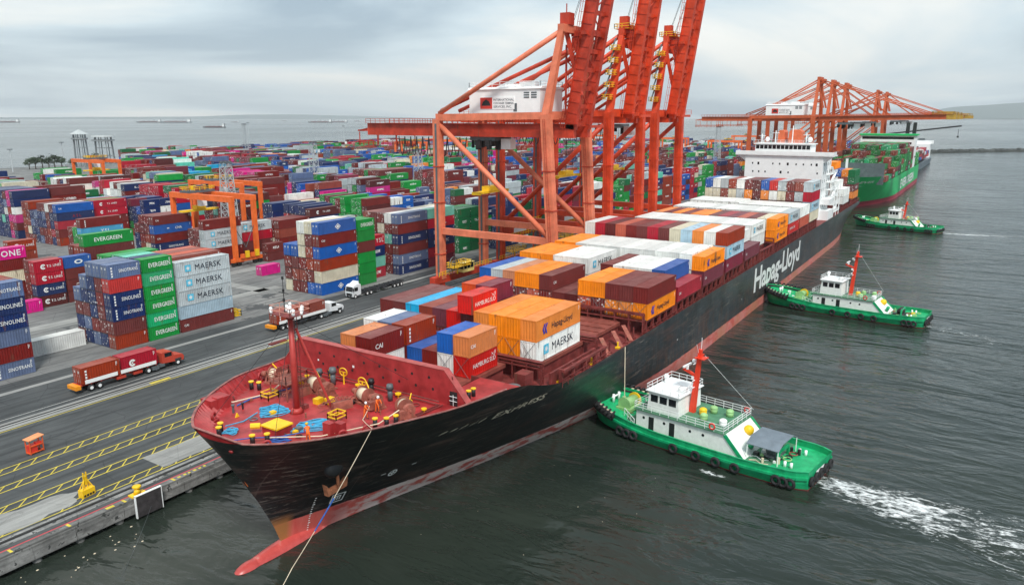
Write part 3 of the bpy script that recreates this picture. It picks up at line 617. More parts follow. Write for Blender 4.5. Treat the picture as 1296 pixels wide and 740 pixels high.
# the rest of the yard
random.seed(99); FOOT += [(124, 151, 240, 256), (215, 300, 236, 250), (120, 140, 196, 204)]
CARR = [('maroon', 21), ('navy', 15), ('darkmaroon', 6), ('green', 12), ('brick', 6), ('blue', 9), ('slate', 8), ('crimson', 8), ('grey', 7), ('magenta', 2), ('white', 5), ('darkgreen', 4), ('orange', 1.5), ('mint', 1.5), ('sky', 1.6), ('cream', 2), ('purple', 4)]
def rcol(): return random.choices([c for c, _ in CARR], [q for _, q in CARR])[0]
def clear(x0, x1, y0, y1):
    return all(x1 < a-.3 or x0 > b+.3 or y1 < c-.3 or y0 > d+.3 for a, b, c, d in FOOT)
KEEP = [(97, 123.5, 100, 300), (-100, 71, 100, 172), (97, 122, 146, 230), (121, 131, 146, 180)]
def band(x0, x1, y0, rows, lo, hi, dens=.93, name='yard'):
    x = x0; bi = 0
    while x + 12.2 < x1:
        base = random.choices(range(lo, hi+1), [1 + k*1.2 for k in range(hi-lo+1)])[0]; fav = rcol(); two = random.random() < .28
        if random.random() < dens:
            for r in range(rows):
                n = max(0, min(hi, base + random.choice((-2, -1, 0, 0, 0, 0, 1)))); y = y0 + r*2.56; fr = fav if random.random() < .8 else rcol()
                cells = [(x, 6.06), (x+6.2, 6.06)] if two else [(x, 12.19)]
                for cx, L in cells:
                    if not clear(cx, cx+L, y, y+CW) or (y > 415 and cx < .58*y): continue
                    z = .02; m = n + (random.choice((0, 0, -1)) if two else 0)
                    for t in range(m):
                        h = 2.9 if random.random() < .45 and not two else 2.59; c = fr if random.random() < .72 else rcol()
                        d = math.hypot(cx, y); lv = None
                        if d < 300 and random.random() < .3: lv = {'green': EV, 'navy': SL_, 'slate': ST, 'darkmaroon': TS, 'crimson': TS, 'maroon': 'cs', 'blue': DI, 'grey': MA, 'magenta': 'one', 'darkgreen': EV}.get(c)
                        cont(cx, y, z, L, h, c, lv, WY + '%s, %s bay' % (name, ORD[min(bi, 19)]), t, min(r, 19), 'yard', -1 if random.random() < .6 else 1); z += h + .02
        x += 12.75 if random.random() < .9 else 14.5; bi += 1
band(197.5, 470, 131.2, 6, 4, 6, .9, 'quayside block beyond the cranes')
band(165, 480, 181, 9, 2, 5, .9, 'second yard block')
band(165, 480, 215, 8, 3, 6, .9, 'third yard block')
band(126, 500, 250, 9, 4, 6, .92, 'fourth yard block')
for i, yy in enumerate((284, 318, 352, 386, 420, 454, 488, 522, 556, 590)):
    band(60 if yy > 330 else 125, 930 - max(0, yy-380)*1.0, yy, 9, 3, 6, .97, 'far yard block')
for yy in (131.2, 181, 215, 250): band(490, 930, yy, 8, 3, 6, .9, 'far quayside block')
band(-40, 84, 226, 6, 2, 4, .95, 'left yard block'); band(-40, 96, 262, 7, 3, 4, .95, 'left yard block behind'); band(-40, 96, 300, 9, 3, 4, .95, 'left yard block further back')
band(300, 700, 626, 5, 3, 5, .6, 'far yard block')
# ------------------------------------------------------------------ the container ship
def yc(x): return 57.9 + .0062*(x-38.7)
def stem_x(z): return float(np.interp(z, [-6, -2.3, 0.6, 4, 8.3, 11, 12.9, 16], [47.5, 46.2, 45.2, 43.6, 41.2, 39.7, 38.7, 37.5]))
HB = 15.85
def hb(x, z):
    u = min(1, max(0, (z+2.3)/15.1)); Le = 88 - 56*u**.9; ex = 1.35 - .86*u**.75; t = (x-stem_x(z))/Le
    if t <= 0: return 0.0
    t = min(1, t); b = HB*(1-(1-t)**2)**ex
    if x > 275:
        s = min(1, (x-275)/57); lo = min(1, max(0, (7-z)/9.5)); b *= 1-lo*(.10*s+.55*s**3)
    return b
def ztop(x):
    if x < 52: return 12.6-.005*(x-38.7)
    return float(np.interp(x, [52, 58, 66, 70, 74, 78, 84, 340], [12.5, 12.0, 11.9, 11.2, 9.8, 8.9, 8.7, 8.6]))
def hull_paint():
    m, t, b = newmat('ship_hull_paint'); g = nn(t, 'ShaderNodeNewGeometry'); pos = g.outputs['Position']; sp = nn(t, 'ShaderNodeSeparateXYZ', {0: pos}); X, Z = sp.outputs[0], sp.outputs[2]
    st = nn(t, 'ShaderNodeMapping', {'Vector': pos, 'Scale': (1, 1, .10)}).outputs[0]; lo = nn(t, 'ShaderNodeMapping', {'Vector': pos, 'Rotation': (0, R(9), 0), 'Scale': (.10, .3, 1.3)}).outputs[0]
    n1 = noise(t, pos, .09, 6, .62); n2 = noise(t, st, .55, 6, .66); n3 = noise(t, lo, 1.0, 6, .66); n4 = noise(t, st, 1.4, 5, .7)
    fade_reflect = mth(t, 'MULTIPLY', maprange(t, X, 70, 130, .05, 1), maprange(t, n1, .25, .7, .45, 1.0))  # greyer amidships and aft: faded paint plus sky reflection put into the colour
    blk = mixc(t, fade_reflect, (.0085, .009, .010, 1), (.058, .070, .079, 1))
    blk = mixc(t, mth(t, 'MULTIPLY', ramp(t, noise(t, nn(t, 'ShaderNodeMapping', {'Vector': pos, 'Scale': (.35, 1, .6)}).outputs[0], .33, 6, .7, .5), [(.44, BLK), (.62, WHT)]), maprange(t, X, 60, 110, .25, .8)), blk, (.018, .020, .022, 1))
    blk = mixc(t, mth(t, 'MULTIPLY', ramp(t, n2, [(.48, BLK), (.75, WHT)]), .8), blk, (.016, .017, .018, 1))
    # long fender scuffs and bare primer on the bow
    sc = mth(t, 'MULTIPLY', ramp(t, n3, [(.55, BLK), (.67, WHT)]), maprange(t, X, 60, 140, .6, .4)); blk = mixc(t, sc, blk, (.15, .092, .075, 1))
    sc2 = mth(t, 'MULTIPLY', ramp(t, noise(t, lo, 2.3, 6, .7), [(.62, BLK), (.71, WHT)]), .55); blk = mixc(t, sc2, blk, (.30, .27, .23, 1))
    # rust weeping down from the scuppers amidships
    rs = mth(t, 'MULTIPLY', ramp(t, n4, [(.52, BLK), (.64, WHT)]), mth(t, 'MULTIPLY', maprange(t, Z, 7, -1, .05, .75), maprange(t, X, 85, 120, 0, 1))); blk = mixc(t, rs, blk, (.20, .085, .035, 1))
    # weld seams of the shell plating
    sx_ = mth(t, 'LESS_THAN', mth(t, 'ABSOLUTE', mth(t, 'SUBTRACT', mth(t, 'FRACT', mth(t, 'DIVIDE', X, 9.6)), .5)), .006); sz_ = mth(t, 'LESS_THAN', mth(t, 'ABSOLUTE', mth(t, 'SUBTRACT', mth(t, 'FRACT', mth(t, 'DIVIDE', Z, 2.45)), .5)), .018)
    seam = mth(t, 'MAXIMUM', sx_, sz_); blk = mixc(t, mth(t, 'MULTIPLY', seam, .45), blk, (.11, .085, .075, 1))
    # pale scrapes left by fenders, mostly level with the quay
    scr = mth(t, 'MULTIPLY', ramp(t, noise(t, nn(t, 'ShaderNodeMapping', {'Vector': pos, 'Rotation': (0, R(-14), 0), 'Scale': (.16, .3, 2.4)}).outputs[0], 1.5, 6, .72), [(.57, BLK), (.66, WHT)]), ramp(t, n1, [(.42, BLK), (.58, WHT)])); blk = mixc(t, mth(t, 'MULTIPLY', scr, .75), blk, (.30, .255, .21, 1))
    brn = mth(t, 'MULTIPLY', ramp(t, noise(t, nn(t, 'ShaderNodeMapping', {'Vector': pos, 'Scale': (.22, .3, .9)}).outputs[0], .5, 6, .7), [(.53, BLK), (.65, WHT)]), .55); blk = mixc(t, brn, blk, (.085, .042, .034, 1))
    # green reflection of the tug, painted into the hull colour
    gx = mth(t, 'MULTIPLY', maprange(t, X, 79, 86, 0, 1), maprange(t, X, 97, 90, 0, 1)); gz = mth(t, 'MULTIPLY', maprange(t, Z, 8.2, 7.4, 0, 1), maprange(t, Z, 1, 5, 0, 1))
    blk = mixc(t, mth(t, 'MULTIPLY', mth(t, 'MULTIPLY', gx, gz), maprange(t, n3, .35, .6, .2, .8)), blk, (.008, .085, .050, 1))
    # boot-topping: red, chafed white forward, rusty aft
    rd = mixc(t, ramp(t, n2, [(.35, BLK), (.7, WHT)]), (.56, .075, .065, 1), (.66, .17, .14, 1))
    wh = mth(t, 'MULTIPLY', ramp(t, noise(t, nn(t, 'ShaderNodeMapping', {'Vector': pos, 'Scale': (.35, .35, 1)}).outputs[0], 1.1, 5, .62), [(.42, BLK), (.52, WHT)]), mth(t, 'MULTIPLY', maprange(t, X, 51, 58, 0, 1), maprange(t, X, 104, 92, .15, .85)))
    rd = mixc(t, wh, rd, (.82, .77, .73, 1))
    rd = mixc(t, mth(t, 'MULTIPLY', ramp(t, n1, [(.42, BLK), (.6, WHT)]), maprange(t, X, 105, 150, .1, .75)), rd, (.46, .20, .11, 1))
    edge = mth(t, 'ADD', mth(t, 'ADD', Z, mth(t, 'MULTIPLY', mth(t, 'SUBTRACT', n2, .5), .35)), mth(t, 'MULTIPLY', mth(t, 'SUBTRACT', X, 46), .0))
    top = maprange(t, X, 45, 200, .45, -.35)
    col = mixc(t, maprange(t, mth(t, 'SUBTRACT', edge, top), -.04, .04, 0, 1), rd, blk)
    stem = mth(t, 'MULTIPLY', maprange(t, X, 47.4, 46.6, 0, 1), maprange(t, Z, 1.6, .2, 0, 1)); col = mixc(t, mth(t, 'MULTIPLY', stem, ramp(t, n2, [(.3, BLK), (.45, WHT)])), col, (.36, .15, .05, 1))
    t.links.new(col, b.inputs['Base Color']); b.inputs['Roughness'].default_value = .42
    bp = nn(t, 'ShaderNodeBump', {'Height': mth(t, 'ADD', noise(t, pos, .35, 3, .5), mth(t, 'MULTIPLY', seam, .12)), 'Strength': .6, 'Distance': .12}); t.links.new(bp.outputs[0], b.inputs['Normal'])
    return m
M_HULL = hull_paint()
M_DECK = paint('red_deck_paint', (164, 40, 42), .5, .26, .30, (.20, .055, .048, 1), .55, streak=False)
M_DECKR = paint('rusty_red_steel', (122, 44, 40), .65, .28, .45, (.13, .055, .035, 1), .8)
M_RUST = paint('rusty_brown_gear', (156, 84, 68), .7, .3, .5, (.20, .10, .06, 1), 1.2)
M_SHIPW = paint('ship_white_paint', (243, 245, 244), .45, .04, .03, (.50, .36, .14, 1), .5)
M_BLKP = paint('black_paint', (30, 31, 33), .5, .15); M_YELP = paint('yellow_paint', (244, 196, 20), .5, .1, .08, (.3, .13, .03, 1), 1.0)
M_GLASS = paint('dark_window_glass', (22, 28, 33), .12, .1, streak=False); M_GREYP = paint('grey_paint', (92, 100, 104), .5, .15, .1)
M_CREAM = paint('rope_cream', (222, 206, 180), .85, .15, streak=False); M_BROPE = paint('blue_rope', (70, 165, 205), .85, .18, streak=False, scale=3); M_NROPE = paint('navy_rope', (46, 92, 168), .85, .15, streak=False, scale=3)
ship = empty('container_ship', (yc(180), 0, 0)); ship.location = (180, yc(180), WZ)
tag(ship, 'long black-hulled container ship with red foredeck moored along the quay', 'ship')
def SP(name, mb, mats, smooth=False, parent=None):
    """part of the ship from world coordinates"""
    mb.v = [(x-180, y-yc(180), z-WZ) for x, y, z in mb.v]
    return mb.build(name, mats, parent or ship, smooth)
def make_hull():
    b = MB(); ns = 96; nz = 22; S = [(i/ns)**2.1 for i in range(ns+1)]; vs = []
    for side in (-1, 1):
        for i, s in enumerate(S):
            for j in range(nz+1):
                v = j/nz; z = -5.5 + (ztop(38.7 + s*(332-38.7))+5.5)*v; x0 = stem_x(z); x = x0 + (332-x0)*s
                z = -5.5 + (ztop(x)+5.5)*v; x0 = stem_x(z); x = x0 + (332-x0)*s
                vs.append((x, yc(x)+side*hb(x, z), z))
    M = (ns+1)*(nz+1); fs = []
    for sd in (0, 1):
        for i in range(ns):
            for j in range(nz):
                a = sd*M+i*(nz+1)+j; q = (a, a+nz+1, a+nz+2, a+1); fs.append(q if sd == 0 else q[::-1])
    for j in range(nz): a = ns*(nz+1)+j; fs.append((a, a+M, a+M+1, a+1))
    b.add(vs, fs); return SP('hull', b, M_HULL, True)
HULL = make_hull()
# inside of the bulwark and its cap rail
FCZ = 11.3
xsR = [39.75, 39.85, 40.0, 40.3, 40.8, 41.5, 42.3, 43.2, 44.2, 45.4, 46.6, 48, 49.5, 51, 53, 55, 57, 59, 62, 66]
inner = lambda x, sd: (x, yc(x)+sd*max(0.05, hb(x, ztop(x))-.10))
innd = lambda x, sd: (x, yc(x)+sd*max(0.03, hb(x, FCZ-.05)-.10))
b = MB()
loop = [inner(x, -1)[:2] for x in reversed(xsR)] + [inner(x, 1)[:2] for x in xsR]
dloop = [innd(x, -1)[:2] for x in reversed(xsR)] + [innd(x, 1)[:2] for x in xsR]
n = len(loop); vs = []
for (x, y), (xd, yd_) in zip(loop, dloop): vs += [(xd, yd_, FCZ-.05), (x, y, ztop(x))]
b.add(vs, [(2*i, 2*i+1, 2*i+3, 2*i+2) for i in range(n-1)]); SP('bulwark_lining', b, M_DECK)
b = MB()
for i in range(n-1):
    (x0, y0), (x1, y1) = loop[i], loop[i+1]; b.beam((x0, y0, ztop(x0)+.03), (x1, y1, ztop(x1)+.03), .24, .08)
SP('cap_rail', b, paint('chipped_cap_rail', (150, 92, 86), .6, .3, .4, (.4, .36, .32, 1), 1.2))
for i in range(1, n-2):
    for q in (0.0, .5):
        xt = loop[i][0]+(loop[i+1][0]-loop[i][0])*q; yt_ = loop[i][1]+(loop[i+1][1]-loop[i][1])*q; xb = dloop[i][0]+(dloop[i+1][0]-dloop[i][0])*q; yb = dloop[i][1]+(dloop[i+1][1]-dloop[i][1])*q
        if xt > 60 or abs(yb-yc(xb)) < 1.6: continue
        d = Vector((47+(xb-40)*.75-xb, (yc(xb)-yb), 0)).normalized(); s_ = Vector((-d.y, d.x, 0))*.03; A = Vector((xb, yb, FCZ))+d*.02; B_ = A+d*.7; T_ = Vector((xt, yt_, ztop(xt)-.02))+d*.03; U_ = T_+d*.1
        bb = MB(); bb.add([A-s_, B_-s_, U_-s_, T_-s_, A+s_, B_+s_, U_+s_, T_+s_], [(0, 1, 2, 3), (7, 6, 5, 4), (0, 4, 5, 1), (1, 5, 6, 2), (2, 6, 7, 3), (3, 7, 4, 0)]); SP('bulwark_stay', bb, M_DECK)
b = MB(); dl = [(x, y, FCZ) for x, y in dloop] ; dl = [(62, p[1], FCZ) if p[0] > 62.1 else p for p in dl]
b.add(dl, [tuple(range(len(dl)))]); SP('forecastle_deck', b, M_DECK)
for sd in (-1, 1):
    b = MB(); ys = sorted((yc(65)+sd*9.6, yc(65)+sd*15.0)); b.prism([(62, ys[0] if sd > 0 else yc(62)-hb(62, 11)+.1), (69, ys[0] if sd > 0 else yc(69)-hb(69, 11)+.1), (69, ys[1] if sd < 0 else yc(69)+hb(69, 11)-.1), (62, ys[1] if sd < 0 else yc(62)+hb(62, 11)-.1)], FCZ-.25, FCZ-.01, 'z'); SP('side_deck', b, M_DECK)
# bulb
b = MB(); b.ball((47.6, yc(46), -3.0), 8.2, 1.3, 1.45, 24, 14); b.ball((41.9, yc(42), -2.75), 1.9, .95, .98, 16, 10)
def bulbm():
    m, t, bb = newmat('bulb_antifouling'); p = objvec(t, (1, 1, 1), True)
    t.links.new(ramp(t, noise(t, p, .8, 5, .65), [(.3, (.40, .045, .040, 1)), (.62, (.54, .085, .075, 1)), (.8, (.55, .3, .25, 1))]), bb.inputs['Base Color']); bb.inputs['Roughness'].default_value = .35; return m
SP('bulbous_bow', b, bulbm(), True)
# breakwater: plated wall with sloping wings, cap flange, small holes, doorway
def breakwater():
    b = MB(); x = 60.0; c = yc(60); zt = 15.1
    poly = [(c-13.9, 11.25), (c-14.1, 11.9), (c-11.2, zt), (c+11.2, zt), (c+14.1, 11.9), (c+13.9, 11.25)]
    b.prism(poly, x, x+.18, 'x'); wall = SP('breakwater', b, M_DECK)
    b = MB(); zz = [(c-14.1, 11.9), (c-11.2, zt), (c+11.2, zt), (c+14.1, 11.9)]
    for p, q in zip(zz[:-1], zz[1:]): b.beam((x+.4, p[0], p[1]+.03), (x+.4, q[0], q[1]+.03), .9, .08)
    SP('cap_flange', b, paint('faded_red_flange', (176, 78, 74), .55, .2, .1, (.3, .12, .1, 1), .8), parent=wall)
    for r in range(2):
        for k in range(9):
            bb = MB(); yy = c-9.6+k*2.4+(r*.5); bb.tube((x-.025, yy, 12.7+r*1.25-.02*k), (x+.02, yy, 12.7+r*1.25-.02*k), .17, 10); SP('drain_hole', bb, M_BLKP, parent=wall)
    for k in range(12): bb = MB(); yy = c-12.1+k*2.2; bb.prism([(x+.18, 11.0), (x+1.8, 11.0), (x+.18, 14.6)], yy-.04, yy+.04, 'y'); SP('wall_bracket', bb, M_DECKR, parent=wall)
    bb = MB(); bb.box(x-.03, x-.006, c-12.9, c-11.9, 11.35, 12.95); SP('doorway', bb, M_BLKP, parent=wall)
    bb = MB()
    for z in (11.9, 12.4): bb.tube((x-.1, c-12.9, z), (x-.1, c-11.9, z), .03, 6)
    bb.tube((x-.1, c-12.4, 11.35), (x-.1, c-12.4, 12.6), .03, 6); SP('door_rail', bb, M_SHIPW, parent=wall)
    for yy, zz, s in ((c+2.2, 13.1, .14), (c+8.0, 12.9, .1)): bb = MB(); bb.box(x-.035, x-.008, yy-s, yy+s, zz-s, zz+s); SP('white_plate', bb, M_SHIPW, parent=wall)
breakwater()
# foremast
def foremast():
    x, y = 49.8, yc(49.8)+.6; b = MB(); b.tube((x, y, FCZ), (x, y, 21.4), .36, 16, r2=.27); b.tube((x, y, FCZ), (x, y, FCZ+.5), .75, 16, r2=.48); mast = SP('foremast', b, paint('mast_red_paint', (178, 56, 50), .5, .16, .08), True)
    b = MB(); b.tube((x, y, 21.4), (x, y, 22.0), .36, 12, r2=.6); b.box(x-1.3, x+1.3, y-1.5, y+1.5, 22.0, 22.06); b.box(x-2.4, x-.4, y+.2, y+.7, 19.2, 19.35); SP('platform', b, M_DECKR, parent=mast)
    b = MB(); b.rail([(x-1.3, y-1.5, 22.06), (x+1.3, y-1.5, 22.06), (x+1.3, y+1.5, 22.06), (x-1.3, y+1.5, 22.06)], .9, 1.2, .022, closed=True); SP('platform_rail', b, paint('orange_white_rail', (228, 160, 140), .5, .2), parent=mast)
    for k, (dx, dy, r) in enumerate(((-1.2, 1.4, .32), (-.7, -1.3, .34), (.2, .7, .4), (.9, -.8, .36), (1.1, 1.2, .3), (-.2, -.2, .42), (.1, -1.6, .3))): bb = MB(); bb.tube((x+dx, y+dy, 22.1), (x+dx, y+dy, 22.5), r*.5, 8); bb.ball((x+dx, y+dy, 22.6), r*.6, r*.6, .24, 10, 6); SP('lamp', bb, M_SHIPW, True, parent=mast)
    b = MB(); b.tube((x-.3, y+.4, 22.1), (x-.3, y+.4, 25.6), .05, 8, r2=.03); b.beam((x-.3, y-.3, 24.2), (x-.3, y+1.1, 24.2), .07, .07); SP('topmast', b, M_BLKP, parent=mast)
    for z in (23.3, 24.3, 25.6): bb = MB(); bb.tube((x-.3, y+.4, z), (x-.3, y+.4, z+.3), .12, 8); SP('mast_light', bb, M_BLKP, parent=mast)
    b = MB()
    for s in (-.22, .22): b.beam((x+.75, y+s, FCZ), (x+.62, y+s, 22.0), .06, .06)
    for k in range(26): b.beam((x+.74-.005*k, y-.22, FCZ+.4+.4*k), (x+.74-.005*k, y+.22, FCZ+.4+.4*k), .04, .04)
    SP('ladder', b, M_DECKR, parent=mast)
    b = MB(); b.tube((52.4, y-2.6, FCZ), (x+.45, y-.2, 20.4), .14, 8); SP('mast_stay', b, paint('mast_red_paint', (178, 56, 50)), parent=mast)
    for p_ in ((43.2, y+4.5, FCZ+.9), (43.2, y-4.5, FCZ+.9), (58.5, y+8, FCZ+2.5), (58.5, y-8, FCZ+2.5)): b = MB(); b.tube(p_, (x, y, 21.6), .025, 5); SP('wire_stay', b, M_BLKP, parent=mast)
foremast()
# winches, windlasses, bollards and the rest of the fixed foredeck gear
def winch(x, y, rz, L=3.6, drum=.75, big=False, mat=M_RUST):
    b = MB(); M4 = Matrix.Translation((x, y, FCZ)) @ Matrix.Rotation(rz, 4, 'Z')
    def put(name, bb, mt, par=None, sm=False): bb.v = [tuple(M4 @ Vector(p)) for p in bb.v]; return SP(name, bb, mt, sm, par)
    b.box(-L/2, L/2, -.7, .7, 0, .22); b.tube((-L/2, 0, 1.0), (L/2, 0, 1.0), .14, 8)
    for xx in (-L/2+.1, -L*.05, L/2-.3): b.prism([(-.6, .2), (.6, .2), (.22, 1.25), (-.22, 1.25)], xx, xx+.16, 'x')
    w_ = put('winch', b, mat)
    b = MB(); b.tube((L*.02, 0, 1.0), (L*.30, 0, 1.0), drum, 18); put('rope_drum', b, M_CREAM, w_, True)
    for xx in (L*.01, L*.31): b = MB(); b.tube((xx-.05, 0, 1.0), (xx+.05, 0, 1.0), drum*1.3, 18); put('drum_flange', b, mat, w_)
    b = MB(); b.tube((-L*.40, 0, 1.0), (-L*.24, 0, 1.0), drum*.95, 14); b.tube((-L*.2, 0, 1.0), (-L*.1, 0, 1.0), drum*.6, 12); b.box(-L*.44, -L*.28, .3, 1.2, .2, 1.1); put('gear_case', b, mat, w_)
    b = MB(); b.tube((L/2, 0, 1.0), (L/2+.5, 0, 1.0), .38, 12, r2=.3); put('warping_head', b, M_RUST, w_, True)
    b = MB(); b.beam((L*.1, -.5, 1.4), (L*.42, -1.1, 1.9), .10, .10); b.box(L*.36, L*.5, -1.15, -.6, 1.05, 1.15); put('brake_lever', b, M_YELP, w_)
    return w_
winch(55.4, 53.6, R(80), 4.4, .68); winch(55.0, 60.6, R(84), 4.6, .7); winch(55.2, 48.2, R(62), 2.8, .68); winch(54.9, 67.2, R(112), 3.2, .7)
for (x, y, rz) in ((52.6, 55.4, R(72)), (53.0, 61.8, R(88))):
    # chain stopper and hawse cover leading forward from the windlass
    M4 = Matrix.Translation((x, y, FCZ)) @ Matrix.Rotation(rz, 4, 'Z')
    def put2(name, bb, mt): bb.v = [tuple(M4 @ Vector(p)) for p in bb.v]; return SP(name, bb, mt)
    b = MB(); b.prism([(-.4, 0), (.4, 0), (.3, .9), (-.3, .9)], -1.6, .6, 'y'); put2('chain_stopper', b, M_RUST)
    b = MB()
    for k in range(16): b.torus((-.15+.04*(k % 2), -1.8+k*.26, .95+.42*math.sin(k/15*3.1)), .16, .05, (1, 0, 0) if k % 2 else (0, 0, 1), 8, 5)
    put2('anchor_chain', b, M_RUST)
for (x, y) in ((50.7, 53.6), (51.0, 64.2)):
    b = MB(); b.rail([(x-.7, y-.6, FCZ), (x+.7, y-.6, FCZ), (x+.7, y+.6, FCZ), (x-.7, y+.6, FCZ)], .8, 1.4, .045, closed=True); SP('yellow_guard_rail', b, M_YELP)
for (x, y, dx, dy) in ((41.6, 60.3, .75, .75), (42.1, 56.0, 1.0, -.9), (52.1, 67.3, -.3, .95), (51.4, 49.0, .0, 0), (52.1, 48.1, 1.0, -.35), (62.7, 45.6, .9, 0)):
    for q in ((0, 1) if dx or dy else (0,)):
        b = MB(); b.tube((x+dx*q, y+dy*q, FCZ), (x+dx*q, y+dy*q, FCZ+.85), .23, 12); bo = SP('bollard', b, M_BLKP, True)
        b = MB(); b.tube((x+dx*q, y+dy*q, FCZ+.85), (x+dx*q, y+dy*q, FCZ+.96), .30, 12); SP('bollard_cap', b, M_YELP, parent=bo)
b = MB(); b.box(44.3, 46.2, 55.2, 57.3, FCZ, FCZ+.75); hc = SP('hatch_box', b, M_DECK); b = MB(); b.box(44.2, 46.3, 55.1, 57.4, FCZ+.75, FCZ+.9); b.tube((44.2, 57.4, FCZ+.8), (43.6, 58.1, FCZ+.8), .3, 8); SP('hatch_lid', b, M_YELP, parent=hc)
for (x, y, h, r) in ((57.6, 52.5, 1.9, .38), (57.8, 61.4, 2.1, .42), (57.2, 63.0, 1.8, .4), (58.2, 55.8, 1.7, .35)):
    b = MB(); b.tube((x, y, FCZ), (x, y, FCZ+h*.7), r*.75, 12); b.tube((x, y, FCZ+h*.7), (x, y, FCZ+h), r*1.15, 12, r2=r*.9); SP('vent', b, M_GREYP if h > 1.75 else M_BLKP, True)
for (x, y) in ((58.6, 60.5), (57.4, 56.4)):
    b = MB(); b.torus((x, y, FCZ+1.5), .5, .07, (1, .2, .15), 16, 6); b.beam((x, y-.5, FCZ+1.5), (x, y+.5, FCZ+1.5), .07, .07); b.tube((x+.02, y, FCZ), (x+.02, y, FCZ+1.5), .09, 8); SP('handwheel', b, M_YELP)
for (x, y, s) in ((58.8, 52.4, .35), (58.5, 58.2, .3), (56.9, 47.2, .3), (57.5, 65.4, .3)): b = MB(); b.tube((x, y, FCZ), (x, y, FCZ+.35), .1, 8); b.tube((x, y, FCZ+.35), (x, y, FCZ+.5), s, 12); SP('deck_vent_cap', b, M_YELP)
for (x, y) in ((53.6, 57.6), (52.9, 58.6), (55.6, 64.6)): b = MB(); b.box(x-.5, x+.4, y-.35, y+.35, FCZ, FCZ+.6); SP('control_stand', b, M_YELP)
# rusty control platform by the mast, pipe runs, hose racks, small fittings
b = MB(); b.box(51.0, 54.0, 61.4, 64.4, FCZ+1.9, FCZ+2.0)
for px_, py_ in ((51.2, 61.6), (53.8, 61.6), (53.8, 64.2), (51.2, 64.2)): b.tube((px_, py_, FCZ), (px_, py_, FCZ+1.9), .08, 6)
pl = SP('control_platform', b, M_RUST); b = MB(); b.rail([(51, 61.4, FCZ+2), (54, 61.4, FCZ+2), (54, 64.4, FCZ+2), (51, 64.4, FCZ+2)], 1.0, 1.0, .035, closed=True); SP('platform_rail', b, M_RUST, parent=pl)
for k, yy in enumerate((46.6, 47.0, 70.2, 70.6)):
    b = MB(); b.path([(41.8+abs(yy-58.3)*.55, yy+(3.4 if yy < 58 else -3.4), FCZ+.18), (50, yy+.9*(1 if yy < 58 else -1), FCZ+.18), (59.3, yy, FCZ+.18)], .07, 6); SP('deck_pipe', b, M_DECKR)
b = MB(); b.tube((59.2, yc(59)-11, FCZ+.5), (59.2, yc(59)+11, FCZ+.5), .1, 6); b.tube((59.0, yc(59)-11, FCZ+.25), (59.0, yc(59)+11, FCZ+.25), .08, 6); SP('deck_pipe', b, M_DECKR)
random.seed(44)
for k in range(34):
    xx = random.uniform(45.5, 59.2); yy = yc(xx)+random.uniform(-.78, .78)*hb(xx, FCZ); b = MB(); kind = k % 4; s = random.uniform(.12, .3)
    if kind == 0: b.box(xx-s, xx+s, yy-s, yy+s, FCZ, FCZ+s*1.6)
    elif kind == 1: b.tube((xx, yy, FCZ), (xx, yy, FCZ+s*3.2), s*.5, 8); b.tube((xx, yy, FCZ+s*3.2), (xx, yy, FCZ+s*3.8), s*.8, 8)
    elif kind == 2: b.torus((xx, yy, FCZ+.08), s*1.5, .06, (0, 0, 1), 12, 5)
    else: b.prism([(xx-s, FCZ), (xx+s, FCZ), (xx, FCZ+s*2)], yy-.08, yy+.08, 'y')
    SP('deck_fitting', b, random.choice([M_RUST, M_DECKR, M_BLKP, M_RUST, M_YELP, M_GREYP]))
# fairleads and the panama chocks along the bulwark
for x, sd in ((40.2, -1), (41.9, -1), (47.4, -1), (49.5, -1), (43.5, 1), (46.8, 1), (54, 1)):
    y = yc(x)+sd*(hb(x, FCZ)-.75); b = MB(); b.torus((x, y, FCZ+.62), .36, .13, (.55, -sd, 0), 12, 6); b.box(x-.5, x+.5, y-.2, y+.2, FCZ, FCZ+.25); SP('fairlead', b, M_DECK, True)
for x, y in ((47.4, 51.3), (48.0, 50.4), (45.9, 66.2)):
    b = MB(); b.box(x-.35, x+.35, y-.5, y+.5, FCZ, FCZ+1.4); b.tube((x-.36, y, FCZ+1.0), (x-.30, y, FCZ+1.0), .22, 10); SP('roller_stand', b, M_DECK)
b = MB(); b.box(44.8, 47.2, 65.8, 67.6, FCZ, FCZ+1.3); SP('locker', b, M_DECK)
# main deck, hatch covers, lashing bridges
MDZ = 8.2
b = MB(); _dx = [62, 66, 70, 75, 80, 86, 94, 280, 300, 331.8]; b.prism([(x, yc(x)-hb(x, MDZ-.2)+.12) for x in _dx] + [(x, yc(x)+hb(x, MDZ-.2)-.12) for x in reversed(_dx)], MDZ-.2, MDZ, 'z'); SP('main_deck', b, M_DECKR)
b = MB(); b.box(62.0, 62.3, yc(62)-hb(62, MDZ)+.2, yc(62)+hb(62, MDZ)-.2, MDZ-.1, FCZ-.06); SP('forecastle_bulkhead', b, M_DECKR)
M_HATCH = paint('hatch_cover_red', (132, 62, 50), .65, .25, .4, (.16, .08, .05, 1), .7, streak=False)
def bz(x): return float(np.interp(x, [60, 80, 160, 235, 340], [10.5, 10.3, 11.1, 11.5, 11.6]))
BAYX = [106.0, 119.6, 133.4, 147.3, 161.3, 175.2, 188.8, 202.7, 216.5, 230.4, 246.0]
def row_y(x, r): return yc(x)-HB+.08+2.44*r*1.0025
